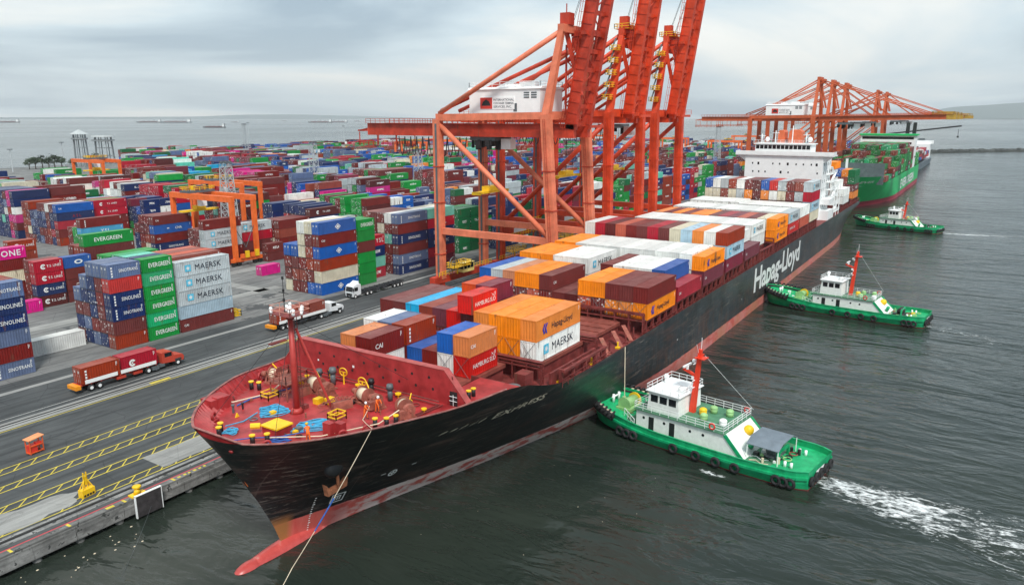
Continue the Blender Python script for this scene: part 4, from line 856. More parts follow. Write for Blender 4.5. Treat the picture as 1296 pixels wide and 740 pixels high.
def hatch(x0, x1, y0, y1, zt):
    b = MB(); b.box(x0+.2, x1-.2, y0+.3, y1-.3, MDZ, zt-.55); co = SP('hatch_coaming', b, M_DECKR); npan = max(1, round((y1-y0)/7.6)); w_ = (y1-y0)/npan
    for k in range(npan): bb = MB(); bb.box(x0, x1, y0+w_*k+.05, y0+w_*(k+1)-.05, zt-.55, zt-.04); SP('hatch_cover', bb, M_HATCH)
def posts(x0, x1, zt, sides=(-1,)):
    for sd in sides:
        for xx in np.linspace(x0+.3, x1-.3, 5):
            y = yc(xx)+sd*(HB-.45) if xx > 84 else yc(xx)+sd*(hb(xx, 8.5)-.6)
            bb = MB(); bb.box(xx-.18, xx+.18, y-.22, y+.22, MDZ, zt-.05); SP('pedestal', bb, M_DECKR)
        bb = MB(); y = yc(x0)+sd*(HB-.45); bb.box(x0, x1, y-.2, y+.2, zt-.35, zt-.04); SP('pedestal_beam', bb, M_DECKR)
        if sd < 0:
            bb = MB(); yy = yc(x0)-HB+.2; bb.rail([(x0-.6, yy, MDZ), (x1+.6, yy, MDZ)], 1.05, 1.5, .035); SP('deck_rail', bb, M_DECKR)
def bridge(x, zt, h=2.6, yA=None, yB=None):
    y0 = yc(x)-HB+.35 if yA is None else yA; y1 = yc(x)+HB-.35 if yB is None else yB; b = MB()
    for xx in (x-.28, x+.28):
        for k in range(14): yy = y0+(y1-y0)*k/13; b.box(xx-.06, xx+.06, yy-.09, yy+.09, MDZ, zt+h)
        for z in (zt+.1, zt+h): b.box(xx-.08, xx+.08, y0, y1, z-.09, z+.09)
    b.box(x-.4, x+.4, y0, y1, zt+.95, zt+1.0)
    for z in np.arange(MDZ+.3, zt+h, .35): b.beam((x-.28, y0-.02, z), (x+.28, y0-.02, z), .05, .05)
    SP('lashing_bridge', b, M_DECKR)
hatch(63.0, 77.0, 50.0, 68.2, 10.5); hatch(79.0, 91.8, 46.4, 74.2, bz(80)); hatch(92.6, 104.8, 46.5, 74.0, 10.1)
for k in range(6):     # ribs on the bare hatch
    bb = MB(); bb.box(92.9+k*2.3, 93.1+k*2.3, 46.8, 73.7, 10.06, 10.2); SP('hatch_rib', bb, M_HATCH)
for x in BAYX[:-1]:
    hatch(x, x+12.2, yc(x)-HB+2.6, yc(x)+HB-2.6, bz(x)); posts(x, x+12.2, bz(x))
posts(79.2, 91.6, bz(80)); bridge(105.2, bz(105), 1.2); bridge(78.1, 10.2, .6, 45.2, 73.5); bridge(92.2, 10.2, .5, 44.5, 73.8)
for x in BAYX[1:-1]: bridge(x-.72, bz(x), 1.1)
# clutter on the open deck strip by the bare hatch: pipes, stairs, stanchions
for k in range(9):
    xx = 80+k*2.9; yy = yc(xx)-hb(xx, 8.6)+1.1; b = MB(); b.tube((xx, yy, MDZ), (xx, yy, MDZ+1.0+.4*(k % 3)), .13, 8); b.box(xx-.3, xx+.3, yy-.3, yy+.3, MDZ, MDZ+.25); SP('deck_vent', b, M_DECKR if k % 3 else M_YELP)
for xx in (94.0, 98.2, 102.0): b = MB(); b.beam((xx, yc(xx)-HB+.9, MDZ), (xx+1.5, yc(xx)-HB+3.0, 10.0), .7, .12); SP('deck_ladder', b, M_RUST)
b = MB(); b.box(69.0, 69.2, 44.9, 49.8, MDZ, FCZ-.02); SP('deck_screen', b, M_DECKR)
b = MB(); b.box(74.6, 76.6, 45.6, 47.2, MDZ, 10.4); SP('deck_locker', b, M_DECKR)
b = MB(); b.tube((71.2, 45.2, 9.9), (71.2, 45.2, 10.2), .9, 16); b.tube((71.2, 45.2, MDZ), (71.2, 45.2, 9.9), .4, 10); SP('mushroom_vent', b, M_GREYP)
b = MB(); b.box(78.2, 91, yc(85)-14.2, yc(85)-13.9, MDZ, 9.9); SP('side_coaming', b, M_DECKR)
# deckhouse
def deckhouse():
    x0, x1 = 262.0, 277.0; c = yc(268); b = MB(); b.box(x0, x1, c-12.6, c+12.6, MDZ, 29.0); dh = SP('deckhouse', b, M_SHIPW)
    b = MB(); b.box(x0-.6, x0+6, c-HB, c+HB, 29.0, 29.3); b.box(x0-.62, x0-.45, c-HB, c+HB, 29.3, 30.4); b.box(x0-.6, x0+4, c-HB, c-HB+.15, 29.3, 30.4); b.box(x0-.6, x0+4, c+HB-.15, c+HB, 29.3, 30.4); wg = SP('bridge_wing', b, M_SHIPW, parent=dh)
    for sd in (-1, 1): bb = MB(); bb.prism([(c+sd*12.6, 26.8), (c+sd*(HB-.3), 29.0), (c+sd*12.6, 29.0)], x0+.5, x0+3.5, 'x'); SP('wing_bracket', bb, M_SHIPW, parent=wg)
    b = MB(); b.box(x0+.3, x0+8, c-8.4, c+9.6, 29.0, 32.6); b.box(x0, x0+8.4, c-8.9, c+10.1, 32.6, 32.9); wh = SP('wheelhouse', b, M_SHIPW, parent=dh)
    for k in range(13): bb = MB(); yy = c-8.1+k*1.36; bb.box(x0+.24, x0+.29, yy, yy+1.12, 31.1, 32.35); SP('bridge_window', bb, M_GLASS, parent=wh)
    b = MB(); b.rail([(x0, c-8.9, 32.9), (x0, c+10.1, 32.9)], 1.1, 1.4, .05); SP('roof_rail', b, M_SHIPW, parent=wh)
    random.seed(4)
    for lv in range(6):
        for k in range(10):
            if random.random() < .18: continue
            yy = c-11+k*2.35+random.uniform(-.4, .4); zz = 12.5+lv*2.75; bb = MB(); s = .42 if random.random() < .8 else .62; bb.box(x0-.03, x0+.05, yy-s/2, yy+s/2, zz-s*.7, zz+s*.7); SP('window', bb, M_GLASS, parent=dh)
        for k in range(4): bb = MB(); xx = x0+2+k*3.4; bb.box(xx, xx+.7, c-12.63, c-12.58, 12+lv*2.75, 13+lv*2.75); SP('window', bb, M_GLASS, parent=dh)
    b = MB()
    for (yy, h) in ((c-6, 3.5), (c-1.5, 5.8), (c+4, 4.2), (c+8.5, 3)): b.tube((x0+4, yy, 32.9), (x0+4, yy, 32.9+h), .22, 8, r2=.1); b.beam((x0+4, yy-1.2, 32.9+h*.8), (x0+4, yy+1.2, 32.9+h*.8), .15, .15)
    b.ball((x0+3, c-7.4, 34.2), .8, .8, .9); b.ball((x0+3, c+6.4, 34.2), .7, .7, .8); SP('radar_mast', b, M_SHIPW, True, parent=dh)
    for (yy, w_, z1) in ((c+.6, 2.1, 37.2), (c+5.3, 1.1, 37.0)):
        bb = MB(); bb.prism([(yy-w_*1.2, 29.0), (yy+w_*1.2, 29.0), (yy+w_, z1-.7), (yy+w_*.6, z1), (yy-w_*.6, z1), (yy-w_, z1-.7)], 279.5, 284.5, 'x'); SP('funnel', bb, paint('funnel_orange', (214, 104, 62), .5, .12), parent=dh)
    b = MB(); b.box(277.2, 286, c-9, c+9, MDZ, 29.0); SP('engine_casing', b, M_SHIPW, parent=dh)
    # open stair tower and lifeboat deck on the starboard side
    b = MB()
    for lv in range(6):
        z = 9.8+lv*2.55-.0; b.box(272-.4*lv, 283, c-HB+.3+.35*lv, c-12.6, z, z+.14)
        b.rail([(272-.4*lv, c-HB+.35+.35*lv, z+.14), (283, c-HB+.35+.35*lv, z+.14)], 1.05, 1.3, .05)
        b.beam((274+(lv % 2)*6, c-HB+1.0+.3*lv, z), (280-(lv % 2)*6, c-HB+1.0+.3*lv, z+2.55), .8, .16)
        for xx in (272.3, 277.5, 282.7): b.box(xx-.12, xx+.12, c-HB+.35, c-HB+.6, MDZ, z+2.5) if lv == 3 else None
    SP('stair_tower', b, M_SHIPW, parent=dh)
    b = MB(); b.box(263, 271, c-HB+.4, c-12.6, MDZ, 11.4); b.box(264, 270.5, c-HB+.6, c-12.6, 13.2, 15.0); SP('deck_locker', b, M_SHIPW, parent=dh)
deckhouse()
b = MB(); b.rail([(287, yc(300)-HB+.2, 8.6), (331.5, yc(331)-HB+.2, 8.6), (331.5, yc(331)+HB-.2, 8.6)], 1.1, 2, .05); SP('stern_rail', b, M_DECKR)
posts(290, 302, 10.9); posts(310, 326, 10.9); hatch(287.5, 327, yc(300)-HB+2.6, yc(300)+HB-2.6, 10.9)
# lettering and marks on the plating
def on_hull(name, me, x0, z0, sx, sz, slope=0.0, lean=0.0, off=.05):
    n = len(me.vertices); co = np.empty(n*3); me.vertices.foreach_get('co', co); co = co.reshape(-1, 3); m2 = me.copy()
    out = []
    for u, _, v in co:
        z = z0 + v*sz + slope*u*sx; x = x0 + u*sx + lean*v*sz; out += [x-180, yc(x)-hb(x, z)-off-yc(180), z-WZ]
    m2.vertices.foreach_set('co', out); m2.update(); return obj(name, m2, HULL)
def worn_white():
    m, t, b = newmat('worn_hull_lettering'); p = objvec(t, (1, 1, 1), True)
    t.links.new(mixc(t, ramp(t, noise(t, nn(t, 'ShaderNodeMapping', {'Vector': p, 'Scale': (.5, .5, 1.4)}).outputs[0], 1.2, 6, .7), [(.50, BLK), (.62, WHT)]), (.62, .55, .42, 1), (.05, .045, .04, 1)), b.inputs['Base Color']); b.inputs['Roughness'].default_value = .6; return m
me, wd = text_mesh('Hapag-Lloyd', paint('hull_white_lettering', (232, 234, 230), .5, .08, .06, (.4, .3, .2, 1), .6), .035, 0, .95); on_hull('lettering', me, 170.6, 2.3, 48.6/wd, 5.6)
me, wd = text_mesh('EXPRESS', worn_white(), .03, .25, 1.05); on_hull('ship_name', me, 66.4, 7.65, 9.4/wd, .78, -.008)
b = MB()
for k, xx in enumerate((58.9, 60.3, 61.6, 63.0, 64.2)): b.add([(xx, 0, 7.9-.02*k), (xx+.9, 0, 8.15), (xx+1.0, 0, 8.4), (xx+.3, 0, 8.2)], [(0, 1, 2, 3)])
on_hull('worn_lettering', b.mesh('worn_lettering', worn_white()), 0, 0, 1, 1)
def ringmesh(r0, r1, cross=True):
    b = MB(); n = 18; vs = []
    for i in range(n+1): a = 2*math.pi*i/n; vs += [(r0*math.cos(a), 0, r0*math.sin(a)), (r1*math.cos(a), 0, r1*math.sin(a))]
    b.add(vs, [(2*i, 2*i+1, 2*i+3, 2*i+2) for i in range(n)])
    if cross:
        for c_, s_ in ((1, 0), (0, 1)): b.add([(-r0*c_-.06*s_, 0, -r0*s_-.06*c_), (r0*c_-.06*s_, 0, r0*s_-.06*c_), (r0*c_+.06*s_, 0, r0*s_+.06*c_), (-r0*c_+.06*s_, 0, -r0*s_+.06*c_)], [(0, 1, 2, 3)])
    return b.mesh('mark', M_MARKW)
on_hull('thruster_mark', ringmesh(.30, .44), 57.0, 3.1, 1.1, 1.1)
b = MB()
for q in ((0, 0, 1.1, .1), (0, .9, 1.1, 1.0), (0, 0, .1, 1.0), (1.0, 0, 1.1, 1.0), (.3, .25, .4, .75), (.5, .25, .6, .75), (.7, .25, .8, .75), (.3, .65, .8, .75)): b.add([(q[0], 0, q[1]), (q[2], 0, q[1]), (q[2], 0, q[3]), (q[0], 0, q[3])], [(0, 1, 2, 3)])
on_hull('hull_mark', b.mesh('mark', M_MARKW), 50.9, 1.0, 1.3, 1.25)
b = MB()
for k in range(16): b.add([(0, 0, k*.3), (.16+.1*(k % 4 == 0), 0, k*.3), (.16+.1*(k % 4 == 0), 0, k*.3+.12), (0, 0, k*.3+.12)], [(0, 1, 2, 3)])
on_hull('draught_marks', b.mesh('mark', M_MARKW), 49.0, -2.0, 1, 1)
for xx, zz in ((55.6, 3.2), (59.0, 3.5), (120, 3.8), (160.5, 2.6)): b = MB(); b.add([(0, 0, 0), (.5, 0, .08), (.5, 0, .2), (0, 0, .12)], [(0, 1, 2, 3)]); on_hull('hull_mark', b.mesh('mark', M_MARKW), xx, zz, 1, 1)
# hawse bolster, anchor with rust below
hx, hz = 48.9, 6.7; hy = yc(hx)-hb(hx, hz)
b = MB(); b.ball((hx, hy-.05, hz+.2), 1.15, .75, .95, 16, 10); SP('hawse_bolster', b, M_BLKP, True)
b = MB(); b.tube((hx-.1, hy-.55, hz+.4), (hx+.5, hy-.1, hz-2.2), .18, 8); b.prism([(hx-.9, hz-2.6), (hx+1.7, hz-2.5), (hx+1.9, hz-1.6), (hx+1.3, hz-2.0), (hx-.5, hz-2.1), (hx-1.1, hz-1.3)], hy-.05, hy+.55, 'y'); SP('anchor', b, paint('rusty_anchor', (150, 92, 60), .8, .3, .5, (.10, .05, .035, 1), 1.5))
b = MB(); b.beam((41.0, yc(41), 9.6), (42.6, yc(42.6), 6.4), .5, .5); SP('rusty_stem_patch', b, paint('rust_stem', (196, 96, 28), .8, .25, .2))
# ------------------------------------------------------------------ containers on the ship
WS = '{col} {ft} container, {t} tier, {r} row from starboard, '
def sstack(x, y, L, col, bay, r, H=2.59, z=None):
    zz = bz(x) if z is None else z
    for t, e in enumerate(col):
        c, lv = e if isinstance(e, tuple) else (e, None)
        h = H[t] if isinstance(H, (list, tuple)) else H
        cont(x, y, zz, L, h, c, lv, WS + bay, t, r, 'ship', 1); zz += h + .02
HLv, HS = 'hl', 'hamburg'
n1 = 'foremost bow bay'
for r, (y, col) in enumerate(((60.25, ['white', ('maroon', 'cai')]), (62.75, ['white', 'tan']))): sstack(63.0, y, 6.06, col, n1, r, z=10.5)
n2 = 'second bow bay'
for r, (y, col) in enumerate(((50.5, [('red', HS), ('tan', 'cs')]), (53.0, ['white', 'blue']), (55.45, ['maroon']), (57.9, ['blue']), (60.35, ['maroon', ('brick', 'cols')]), (62.8, ['maroon', 'slate']), (65.25, ['maroon', 'white']))): sstack(69.7, y, 6.06, col, n2, r, z=10.5)
cont(69.7, 57.9, 13.12, 6.06, 2.2, 'slate', None, WS + n2, 1, 3, 'ship', 1, False) if False else None
n3 = 'orange-topped bow bay'
for r, (y, col) in enumerate(((46.75, [('white', MA), ('orange', HLv)]), (49.22, ['orange', 'orange']), (51.69, ['orange', 'orange']), (54.16, ['rust', 'orange']))): sstack(79.2, y, 12.19, col, n3, r, 2.88)
for k, (y, col) in enumerate(((56.65, ['maroon', 'maroon']), (59.1, ['maroon', 'red']), (61.55, ['maroon', 'purple']), (64.0, ['maroon', 'brick']), (66.45, ['maroon', 'sky']), (68.9, ['maroon', ('maroon', 'cai')]), (71.35, ['maroon', 'maroon']))): sstack(79.6, y, 12.19, col, n3, k+4)
cont(78.9, 56.6, bz(80)+5.24, 6.06, 2.59, 'red', HS, '{col} {ft} container lying alone above the orange block, facing starboard', 2, 4, 'ship', 1)
cont(85.2, 58.0, bz(80)+5.24, 6.06, 2.59, 'purple', 'cols', WS + n3, 2, 5, 'ship', 1); cont(85.2, 60.5, bz(80)+5.24, 6.06, 2.59, 'rust', None, WS + n3, 2, 6, 'ship', 1)
def bay(x, rows, name, H=2.59):
    for r, col in enumerate(rows):
        if col:
            h = H
            if isinstance(col, tuple) and isinstance(col[-1], (int, float)): h = col[-1]; col = col[0]
            sstack(x, row_y(x, r), 12.19, col, name, r, h)
w2 = (['white', 'white'], 2.9); o2 = (['orange', 'orange'], 2.9)
bay(106.0, [[('orange', HLv), 'maroon'], ['orange', 'maroon'], ['orange', 'maroon'], ['maroon', 'orange'], ['rust', 'orange'], ['darkmaroon'], ['maroon'], ['maroon', ('maroon', 'cs')], ['rust', 'orange'], ['maroon', 'orange'], ['maroon', 'tan'], ['maroon', 'grey'], ['maroon', 'blue']], 'bay behind bare hatch')
bay(119.6, [[('crimson', 'cs')], ['maroon', 'blue'], ['white', 'white'], ['white', 'white'], ['white', 'white'], ['maroon', 'maroon'], ['maroon'], (['white', ('white', MA)], 2.9), w2, w2, o2, o2, o2], 'bay with crimson box')
bay(133.4, [[('purple', 'cs'), ('orange', HLv)]] + [w2]*10 + [o2, o2], 'wide white midship bay', 2.75)
t6 = ['brick', 'white', 'orange', 'paleblue', 'cream', 'maroon', 'crimson', 'maroon', 'maroon', 'rust', 'darkmaroon', 'crimson', 'white']
bay(147.3, [[('purple', 'cs'), ('paleblue', MA), t6[0]]] + [['white', 'white', c] for c in t6[1:]], 'three-tier midship bay', 2.66)
bay(161.3, [[('purple', 'cs')]] + [(['maroon', 'white'], 2.7)]*12, 'bay behind three-tier row')
bay(175.2, [None, (['white', ('white', MA)], 2.9)] + [w2]*11, 'white bay above lettering')
t9 = ['orange', 'cream', 'maroon', 'rust', 'purple', 'crimson', 'maroon', 'orange', 'orange', 'maroon', 'orange', 'maroon', 'orange']
bay(188.8, [([('orange', HLv), ('orange', HLv)], 2.9)] + [(['maroon', c], 2.85) for c in t9[1:]], 'striped-roof bay')
bay(202.7, [([('red', HS), ('grey', MA)], 2.85)] + [w2]*12, 'white bay behind stripes')
bay(216.5, [([('rust', None), ('white', None)], 2.85)] + [w2]*6 + [(['white', 'white'], 3.1)]*6, 'white bay before tall bay')
T4 = ['grey', 'brick', 'maroon', 'grey', 'red', 'blue', 'darkmaroon', 'maroon', 'white', 'brick', 'grey', 'white', 'blue']
T3 = ['crimson', 'grey', 'maroon', 'cream', 'white', 'orange', 'darkmaroon', 'orange', 'grey', 'cream', 'brick', 'cream', 'cream']
bay(230.4, [(['cream', ('paleblue', MA), 'crimson', ('grey', MA)], 2.88)] + [(['maroon', 'maroon', a, b_], 2.88) for a, b_ in zip(T3[1:], T4[1:])], 'tall bay before deckhouse')
def aft(x, L, rows, name):
    for r, col in enumerate(rows): sstack(x, row_y(x, r), L, col, name, r, 2.7, 10.95)
aft(289.5, 12.19, [['white', 'white'], ['white', 'white', 'white'], ['maroon']*3, ['maroon']*4], 'bay behind deckhouse')
aft(312.2, 12.19, [['orange', 'maroon', 'darkgreen', 'darkgreen'], ['maroon', 'maroon', 'brick', 'orange'], ['maroon', 'maroon', 'maroon', 'blue'], ['maroon', 'brick', 'brick', 'maroon', 'orange'], ['maroon', 'brick', 'brick', 'maroon', 'orange'], ['maroon']*4, ['maroon']*4], 'aftmost bay')

# crossed lashing rods on the exposed fronts of the lowest tier
for x, y, h in [(79.1, 46.75+2.47*k, 2.88) for k in range(4)] + [(105.9, row_y(106, k), 2.59) for k in range(5)] + [(69.6, 50.5, 2.59), (69.6, 53.0, 2.59)]:
    z = (10.5 if x < 75 else bz(x)); b = MB()
    for s in (0, 1): b.tube((x, y+.12 if s else y+CW-.12, z), (x, y+CW-.12 if s else y+.12, z+h), .028, 5)
    SP('lashing_rod', b, M_GREYP)
# ------------------------------------------------------------------ ship-to-shore gantry cranes
def crane(name, x0, x1, cols, label, boom_up=82, portal=42.0, apex=60.0, girder_back=140.0, lean=True, house=True, group=None, detail=True, ysign=True, yw=79.2, yl=110.8):
    cm, cb = cols; root = empty(name, ((x0+x1)/2, (yw+yl)/2, 0.0)); tag(root, label, 'crane', group); ox, oy = (x0+x1)/2, (yw+yl)/2
    def P(nm, b, mt, par=None, sm=False): b.v = [(x-ox, y-oy, z) for x, y, z in b.v]; return b.build(nm, mt, par or root, sm)
    dx = 1 if lean else 0; xm = (x0+x1)/2; zs = 14.8
    yt = yw+2.4 if lean else yw+.3                       # water-side legs lean landwards on the older crane
    wl = lambda z: yw-.4 + (yt-yw+.4)*min(1, (z-2)/(portal-2))
    for xx in (x0, x1):
        b = MB(); b.beam((xx, yl, 3.0), (xx, yl, portal-1.0), 1.7, 1.9); P('leg', b, cm)
        b = MB(); b.beam((xx, wl(3.0), 3.0), (xx, wl(portal), portal), 1.7, 2.1); P('leg', b, cm)
        b = MB(); b.beam((xx, yl, zs), (xx, wl(zs), zs), 1.1, 1.5); P('portal_tie', b, cm)
        b = MB(); b.beam((xx, yl, portal-.6), (xx, yt, portal-.2), 1.2, 1.5); P('portal_beam', b, cm)
        b = MB(); b.tube((xx, yl-.4, portal-2.2) if lean else (xx, yl-.6, zs-1.5), (xx, wl(zs)+1.0, zs+.9) if lean else (xx, wl(portal)+.8, portal-2.5), .62 if detail else .42, 10); P('diagonal_brace', b, cm, None, True)
    if detail:      # bolted joints, cable trays and a caged ladder on the legs
        for xx in (x0, x1):
            for z in (9.0, 21.5, 30.0): b = MB(); b.box(xx-1.0, xx+1.0, yl-1.1, yl+1.1, z, z+.22); b.box(xx-1.0, xx+1.0, wl(z)-1.2, wl(z)+1.2, z, z+.22); P('joint_flange', b, cb)
            b = MB(); b.box(xx-.98, xx-.88, yl-.25, yl+.25, 3.7, portal-2); P('cable_tray', b, M_GREYP)
            b = MB()
            for s_ in (-.25, .25): b.beam((xx-1.05, wl(3.7)+s_, 3.7), (xx-1.05, wl(portal)+s_, portal-1), .06, .06)
            for k in range(38): z = 4+k; b.beam((xx-1.05, wl(z)-.25, z), (xx-1.05, wl(z)+.25, z), .05, .05)
            P('leg_ladder', b, cb)
    for yy, nm in ((yl, 'land'), (yw-.4, 'water')):
        b = MB(); b.box(x0-3.5, x1+3.5, yy-.8, yy+.8, 2.0, 3.7); P('sill_beam', b, cb)
        for sx in (x0-2.2, x1+2.2):
            b = MB(); b.box(sx-3.0, sx+3.0, yy-.55, yy+.55, .95, 1.9)
            bg = P('bogie', b, cb)
            for k in range(6): w_ = MB(); w_.tube((sx-2.6+k*1.04, yy-.35, .42), (sx-2.6+k*1.04, yy+.35, .42), .40, 10); P('wheel', w_, M_BLKP, bg)
        if nm == 'land' and detail:
            b = MB(); b.rail([(x0-2, yy-1.0, 3.7), (x1+2, yy-1.0, 3.7)], 1.1, 1.3, .05); P('sill_rail', b, M_YELP)
    b = MB(); b.beam((x0, yl, portal-.6), (x1, yl, portal-.6), 1.3, 1.7); P('cross_beam', b, cm)
    b = MB(); b.beam((x0, yt, portal-.2), (x1, yt, portal-.2), 1.3, 1.7); P('cross_beam', b, cm)
    # A-frame above the water legs
    ya = yw+.2
    for xx, xa in ((x0, xm-3.6), (x1, xm+3.6)):
        b = MB(); b.beam((xx, yt, portal-.4), (xa if not lean else xx*.55+xa*.45, ya, apex), 1.5, 1.7, 0, 1.0, 1.2); P('mast_leg', b, cm)
        b = MB(); b.beam((xa, ya+.6, apex-.6), (xa, yw-3.0, portal+4), .7, .8); P('front_strut', b, cb)
        b = MB(); b.tube((xx if lean else xa, yl-.5, portal+.3), (xa if not lean else xx*.55+xa*.45, ya+.3, apex-.6), .55 if detail else .34, 10); P('back_stay', b, cm, None, True)
        b = MB(); b.tube((xa, girder_back-24, portal+1.0), (xa, ya+.6, apex-4.5), .45 if detail else .26, 10); P('back_stay', b, cb, None, True)
    xa0, xa1 = ((x0*.55+(xm-3.6)*.45, x1*.55+(xm+3.6)*.45) if lean else (xm-3.8, xm+3.8))
    b = MB(); b.beam((xa0-.6, ya, apex), (xa1+.6, ya, apex), 1.5, 1.6); P('apex_beam', b, cm)
    b = MB(); b.box(xm-2.6, xm+2.6, ya-2.6, ya, apex-1.4, apex-.2); b.prism([(ya-2.6, apex-1.5), (ya, apex-3.6), (ya, apex-1.5)], xm-2.4, xm+2.4, 'x'); P('apex_bracket', b, cb)
    if detail and lean:
        b = MB(); b.box(xm-5.5, xm-3.2, ya-1, ya+1.2, apex+.8, apex+3.2); b.tube((xm-4.8, ya, apex+3.2), (xm-4.8, ya, apex+5), .12, 6); P('sheave_house', b, cb)
        b = MB()
        for s_ in (-2.4, 2.4):
            for z0, z1 in ((portal, apex-3),): b.beam((xm+s_, ya+1.2, z0), (xm+s_, ya+1.2, z1), .35, .35)
        for k in range(6): b.beam((xm-2.4 if k % 2 else xm+2.4, ya+1.2, portal+k*2.3), (xm+2.4 if k % 2 else xm-2.4, ya+1.2, portal+(k+1)*2.3), .22, .22)
        P('mast_lattice', b, cb)
    if detail and not lean:
        b = MB(); b.rail([(xm-4, ya-2, apex+.8), (xm+4, ya-2, apex+.8), (xm+4, ya+2, apex+.8), (xm-4, ya+2, apex+.8)], 1.1, 1.4, .06, closed=True); b.box(xm-4, xm+4, ya-2, ya+2, apex+.72, apex+.8); P('apex_platform', b, M_YELP)
        b = MB()
        for k in range(3): b.tube((xm-2.4+k*2.0, ya+.2, apex+1.3), (xm-1.3+k*2.0, ya+.2, apex+1.3), .9, 14)
        b.box(xm-3.4, xm-1.6, ya-1, ya+1, apex+.8, apex+3.6); P('sheave', b, cb)
        for k in range(5):      # stair tower on the mast leg with landings
            z = portal+3+k*(apex-portal-6)/4.5; q = (z-portal)/(apex-portal); xx = (x0-1.6)*(1-q)+(xa0-1.6)*q; yy = yt+(ya-yt)*q
            b = MB(); b.box(xx-1.3, xx+.9, yy-.8, yy+1.2, z, z+.08); b.rail([(xx-1.3, yy-.8, z), (xx+.9, yy-.8, z), (xx+.9, yy+1.2, z), (xx-1.3, yy+1.2, z)], 1.1, 1.0, .05, closed=True); P('landing', b, M_YELP)
            b = MB(); b.beam((xx-.8, yy+.9, z), (xx+.6, yy+.4, z+(apex-portal-6)/4.5), .5, .08); P('stair', b, M_GREYP)
    # girders, back reach
    gz = portal-(4.3 if lean else 2.6)
    for xx in (xm-3.3, xm+3.3):
        b = MB(); b.box(xx-.65, xx+.65, yw-1.5, girder_back, gz-(.7 if lean else 0), gz+2.3); P('girder', b, cb)
        b = MB(); b.rail([(xx+(1.2 if xx > xm else -1.2), yw-5, gz+2.3), (xx+(1.2 if xx > xm else -1.2), girder_back, gz+2.3)], 1.1, 1.6, .045); b.box(min(xx, xx+(1.3 if xx > xm else -1.3)), max(xx, xx+(1.3 if xx > xm else -1.3)), yw-5, girder_back, gz+2.24, gz+2.3); P('walkway', b, cb)
    b = MB()
    for yy in np.arange(yw-5, girder_back+.1, (girder_back-yw+5)/9): b.box(xm-3.3, xm+3.3, yy-.2, yy+.2, gz+1.5, gz+2.1)
    P('girder_tie', b, cb)
    b = MB(); b.beam((xm-3.3, girder_back, gz+1), (xm-3.3, girder_back+3.4, gz+.4), .3, .3); b.beam((xm+3.3, girder_back, gz+1), (xm+3.3, girder_back+3.4, gz+.4), .3, .3); b.beam((xm-3.8, girder_back+3.4, gz+.4), (xm+3.8, girder_back+3.4, gz+.4), .4, .4)
    b.rail([(xm-3.8, girder_back+3.4, gz-3.4), (xm+3.8, girder_back+3.4, gz-3.4), (xm+3.8, girder_back-10, gz-3.4), (xm-3.8, girder_back-10, gz-3.4)], 1.1, 1.6, .06, closed=True)
    for yy in (girder_back+3.2, girder_back-3, girder_back-9.5):
        for xx in (xm-3.6, xm+3.6): b.beam((xx, yy, gz-3.4), (xx, yy, gz), .18, .18)
    P('end_platform', b, cb)
    b = MB()           # festoon loops hanging under the girder
    for k in range(11):
        yy = girder_back-11-k*1.9; pts = [(xm-4.4, yy-1.9*u, gz-.9-4.6*math.sin(math.pi*u)**.7) for u in np.linspace(0, 1, 7)]
        if detail: b.path(pts, .13, 5)
    if detail: P('festoon_cable', b, M_BLKP)
    # trolley with cab parked over the portal
    ty = (yw+23 if lean else yw+17) if boom_up > 10 else yw-14
    b = MB(); b.box(xm-3.4, xm+3.4, ty-3.5, ty+3.5, gz-1.6, gz-.5); tr = P('trolley', b, M_GREYP)
    for k in range(20 if lean else 9): bb = MB(); a = random.uniform(-3.6, 3.6); c_ = random.uniform(-4, 4); s_ = random.uniform(.2, .6); bb.box(xm+a-s_, xm+a+s_, ty+c_-s_, ty+c_+s_, gz-random.uniform(2.4, 3.8), gz-1.4); P('trolley_machinery', bb, M_BLKP, tr)
    b = MB(); b.box(xm-1.2, xm+1.2, ty-6.4, ty-3.8, gz-3.6, gz-1.2); P('operator_cab', b, M_SHIPW, tr)
    if detail:
        sz = gz-14 if boom_up > 10 else 26
        b = MB(); b.box(xm-6.0, xm+6.0, ty-.9, ty+.9, sz, sz+.5); b.box(xm-2.2, xm+2.2, ty-1.1, ty+1.1, sz+.5, sz+1.6)
        for sx in (-6, 6): b.box(xm+sx-.2, xm+sx+.2, ty-1.25, ty+1.25, sz-.2, sz+.5)
        sp = P('spreader', b, M_YELP, tr)
        b = MB()
        for sx in (-1.8, 1.8):
            for sy in (-.9, .9): b.tube((xm+sx, ty+sy, sz+1.6), (xm+sx, ty+sy, gz-1.6), .05, 5)
        P('hoist_rope', b, M_BLKP, tr)
    if house:
        b = MB(); y0, y1 = yl-25.6, yl-6.6; b.box(xm-5.6, xm+4.4, y0, y1, portal+.4, portal+5.6); b.prism([(xm-5.9, portal+5.6), (xm+4.7, portal+5.6), (xm+4.0, portal+6.1), (xm-5.2, portal+6.1)], y0-.3, y1+.3, 'y'); mh = P('machinery_house', b, M_SHIPW)
        b = MB(); b.rail([(xm-5.6, y0, portal+6.1), (xm+4.4, y0, portal+6.1), (xm+4.4, y1, portal+6.1), (xm-5.6, y1, portal+6.1)], 1.1, 2, .05, closed=True); b.box(xm-3, xm-1, y0+3, y0+7, portal+6.1, portal+7.2); b.box(xm+.5, xm+2.5, y0+10, y0+13, portal+6.1, portal+6.9); P('roof_rail', b, M_SHIPW, mh)
        for q in range(2):
            for k in range(3): bb = MB(); bb.box(xm-5.66, xm-5.6, y0+1.6+q*1.9-.7, y0+1.6+q*1.9+.7, portal+3.6+k*.5, portal+3.9+k*.5); P('louvre', bb, M_GREYP, mh)
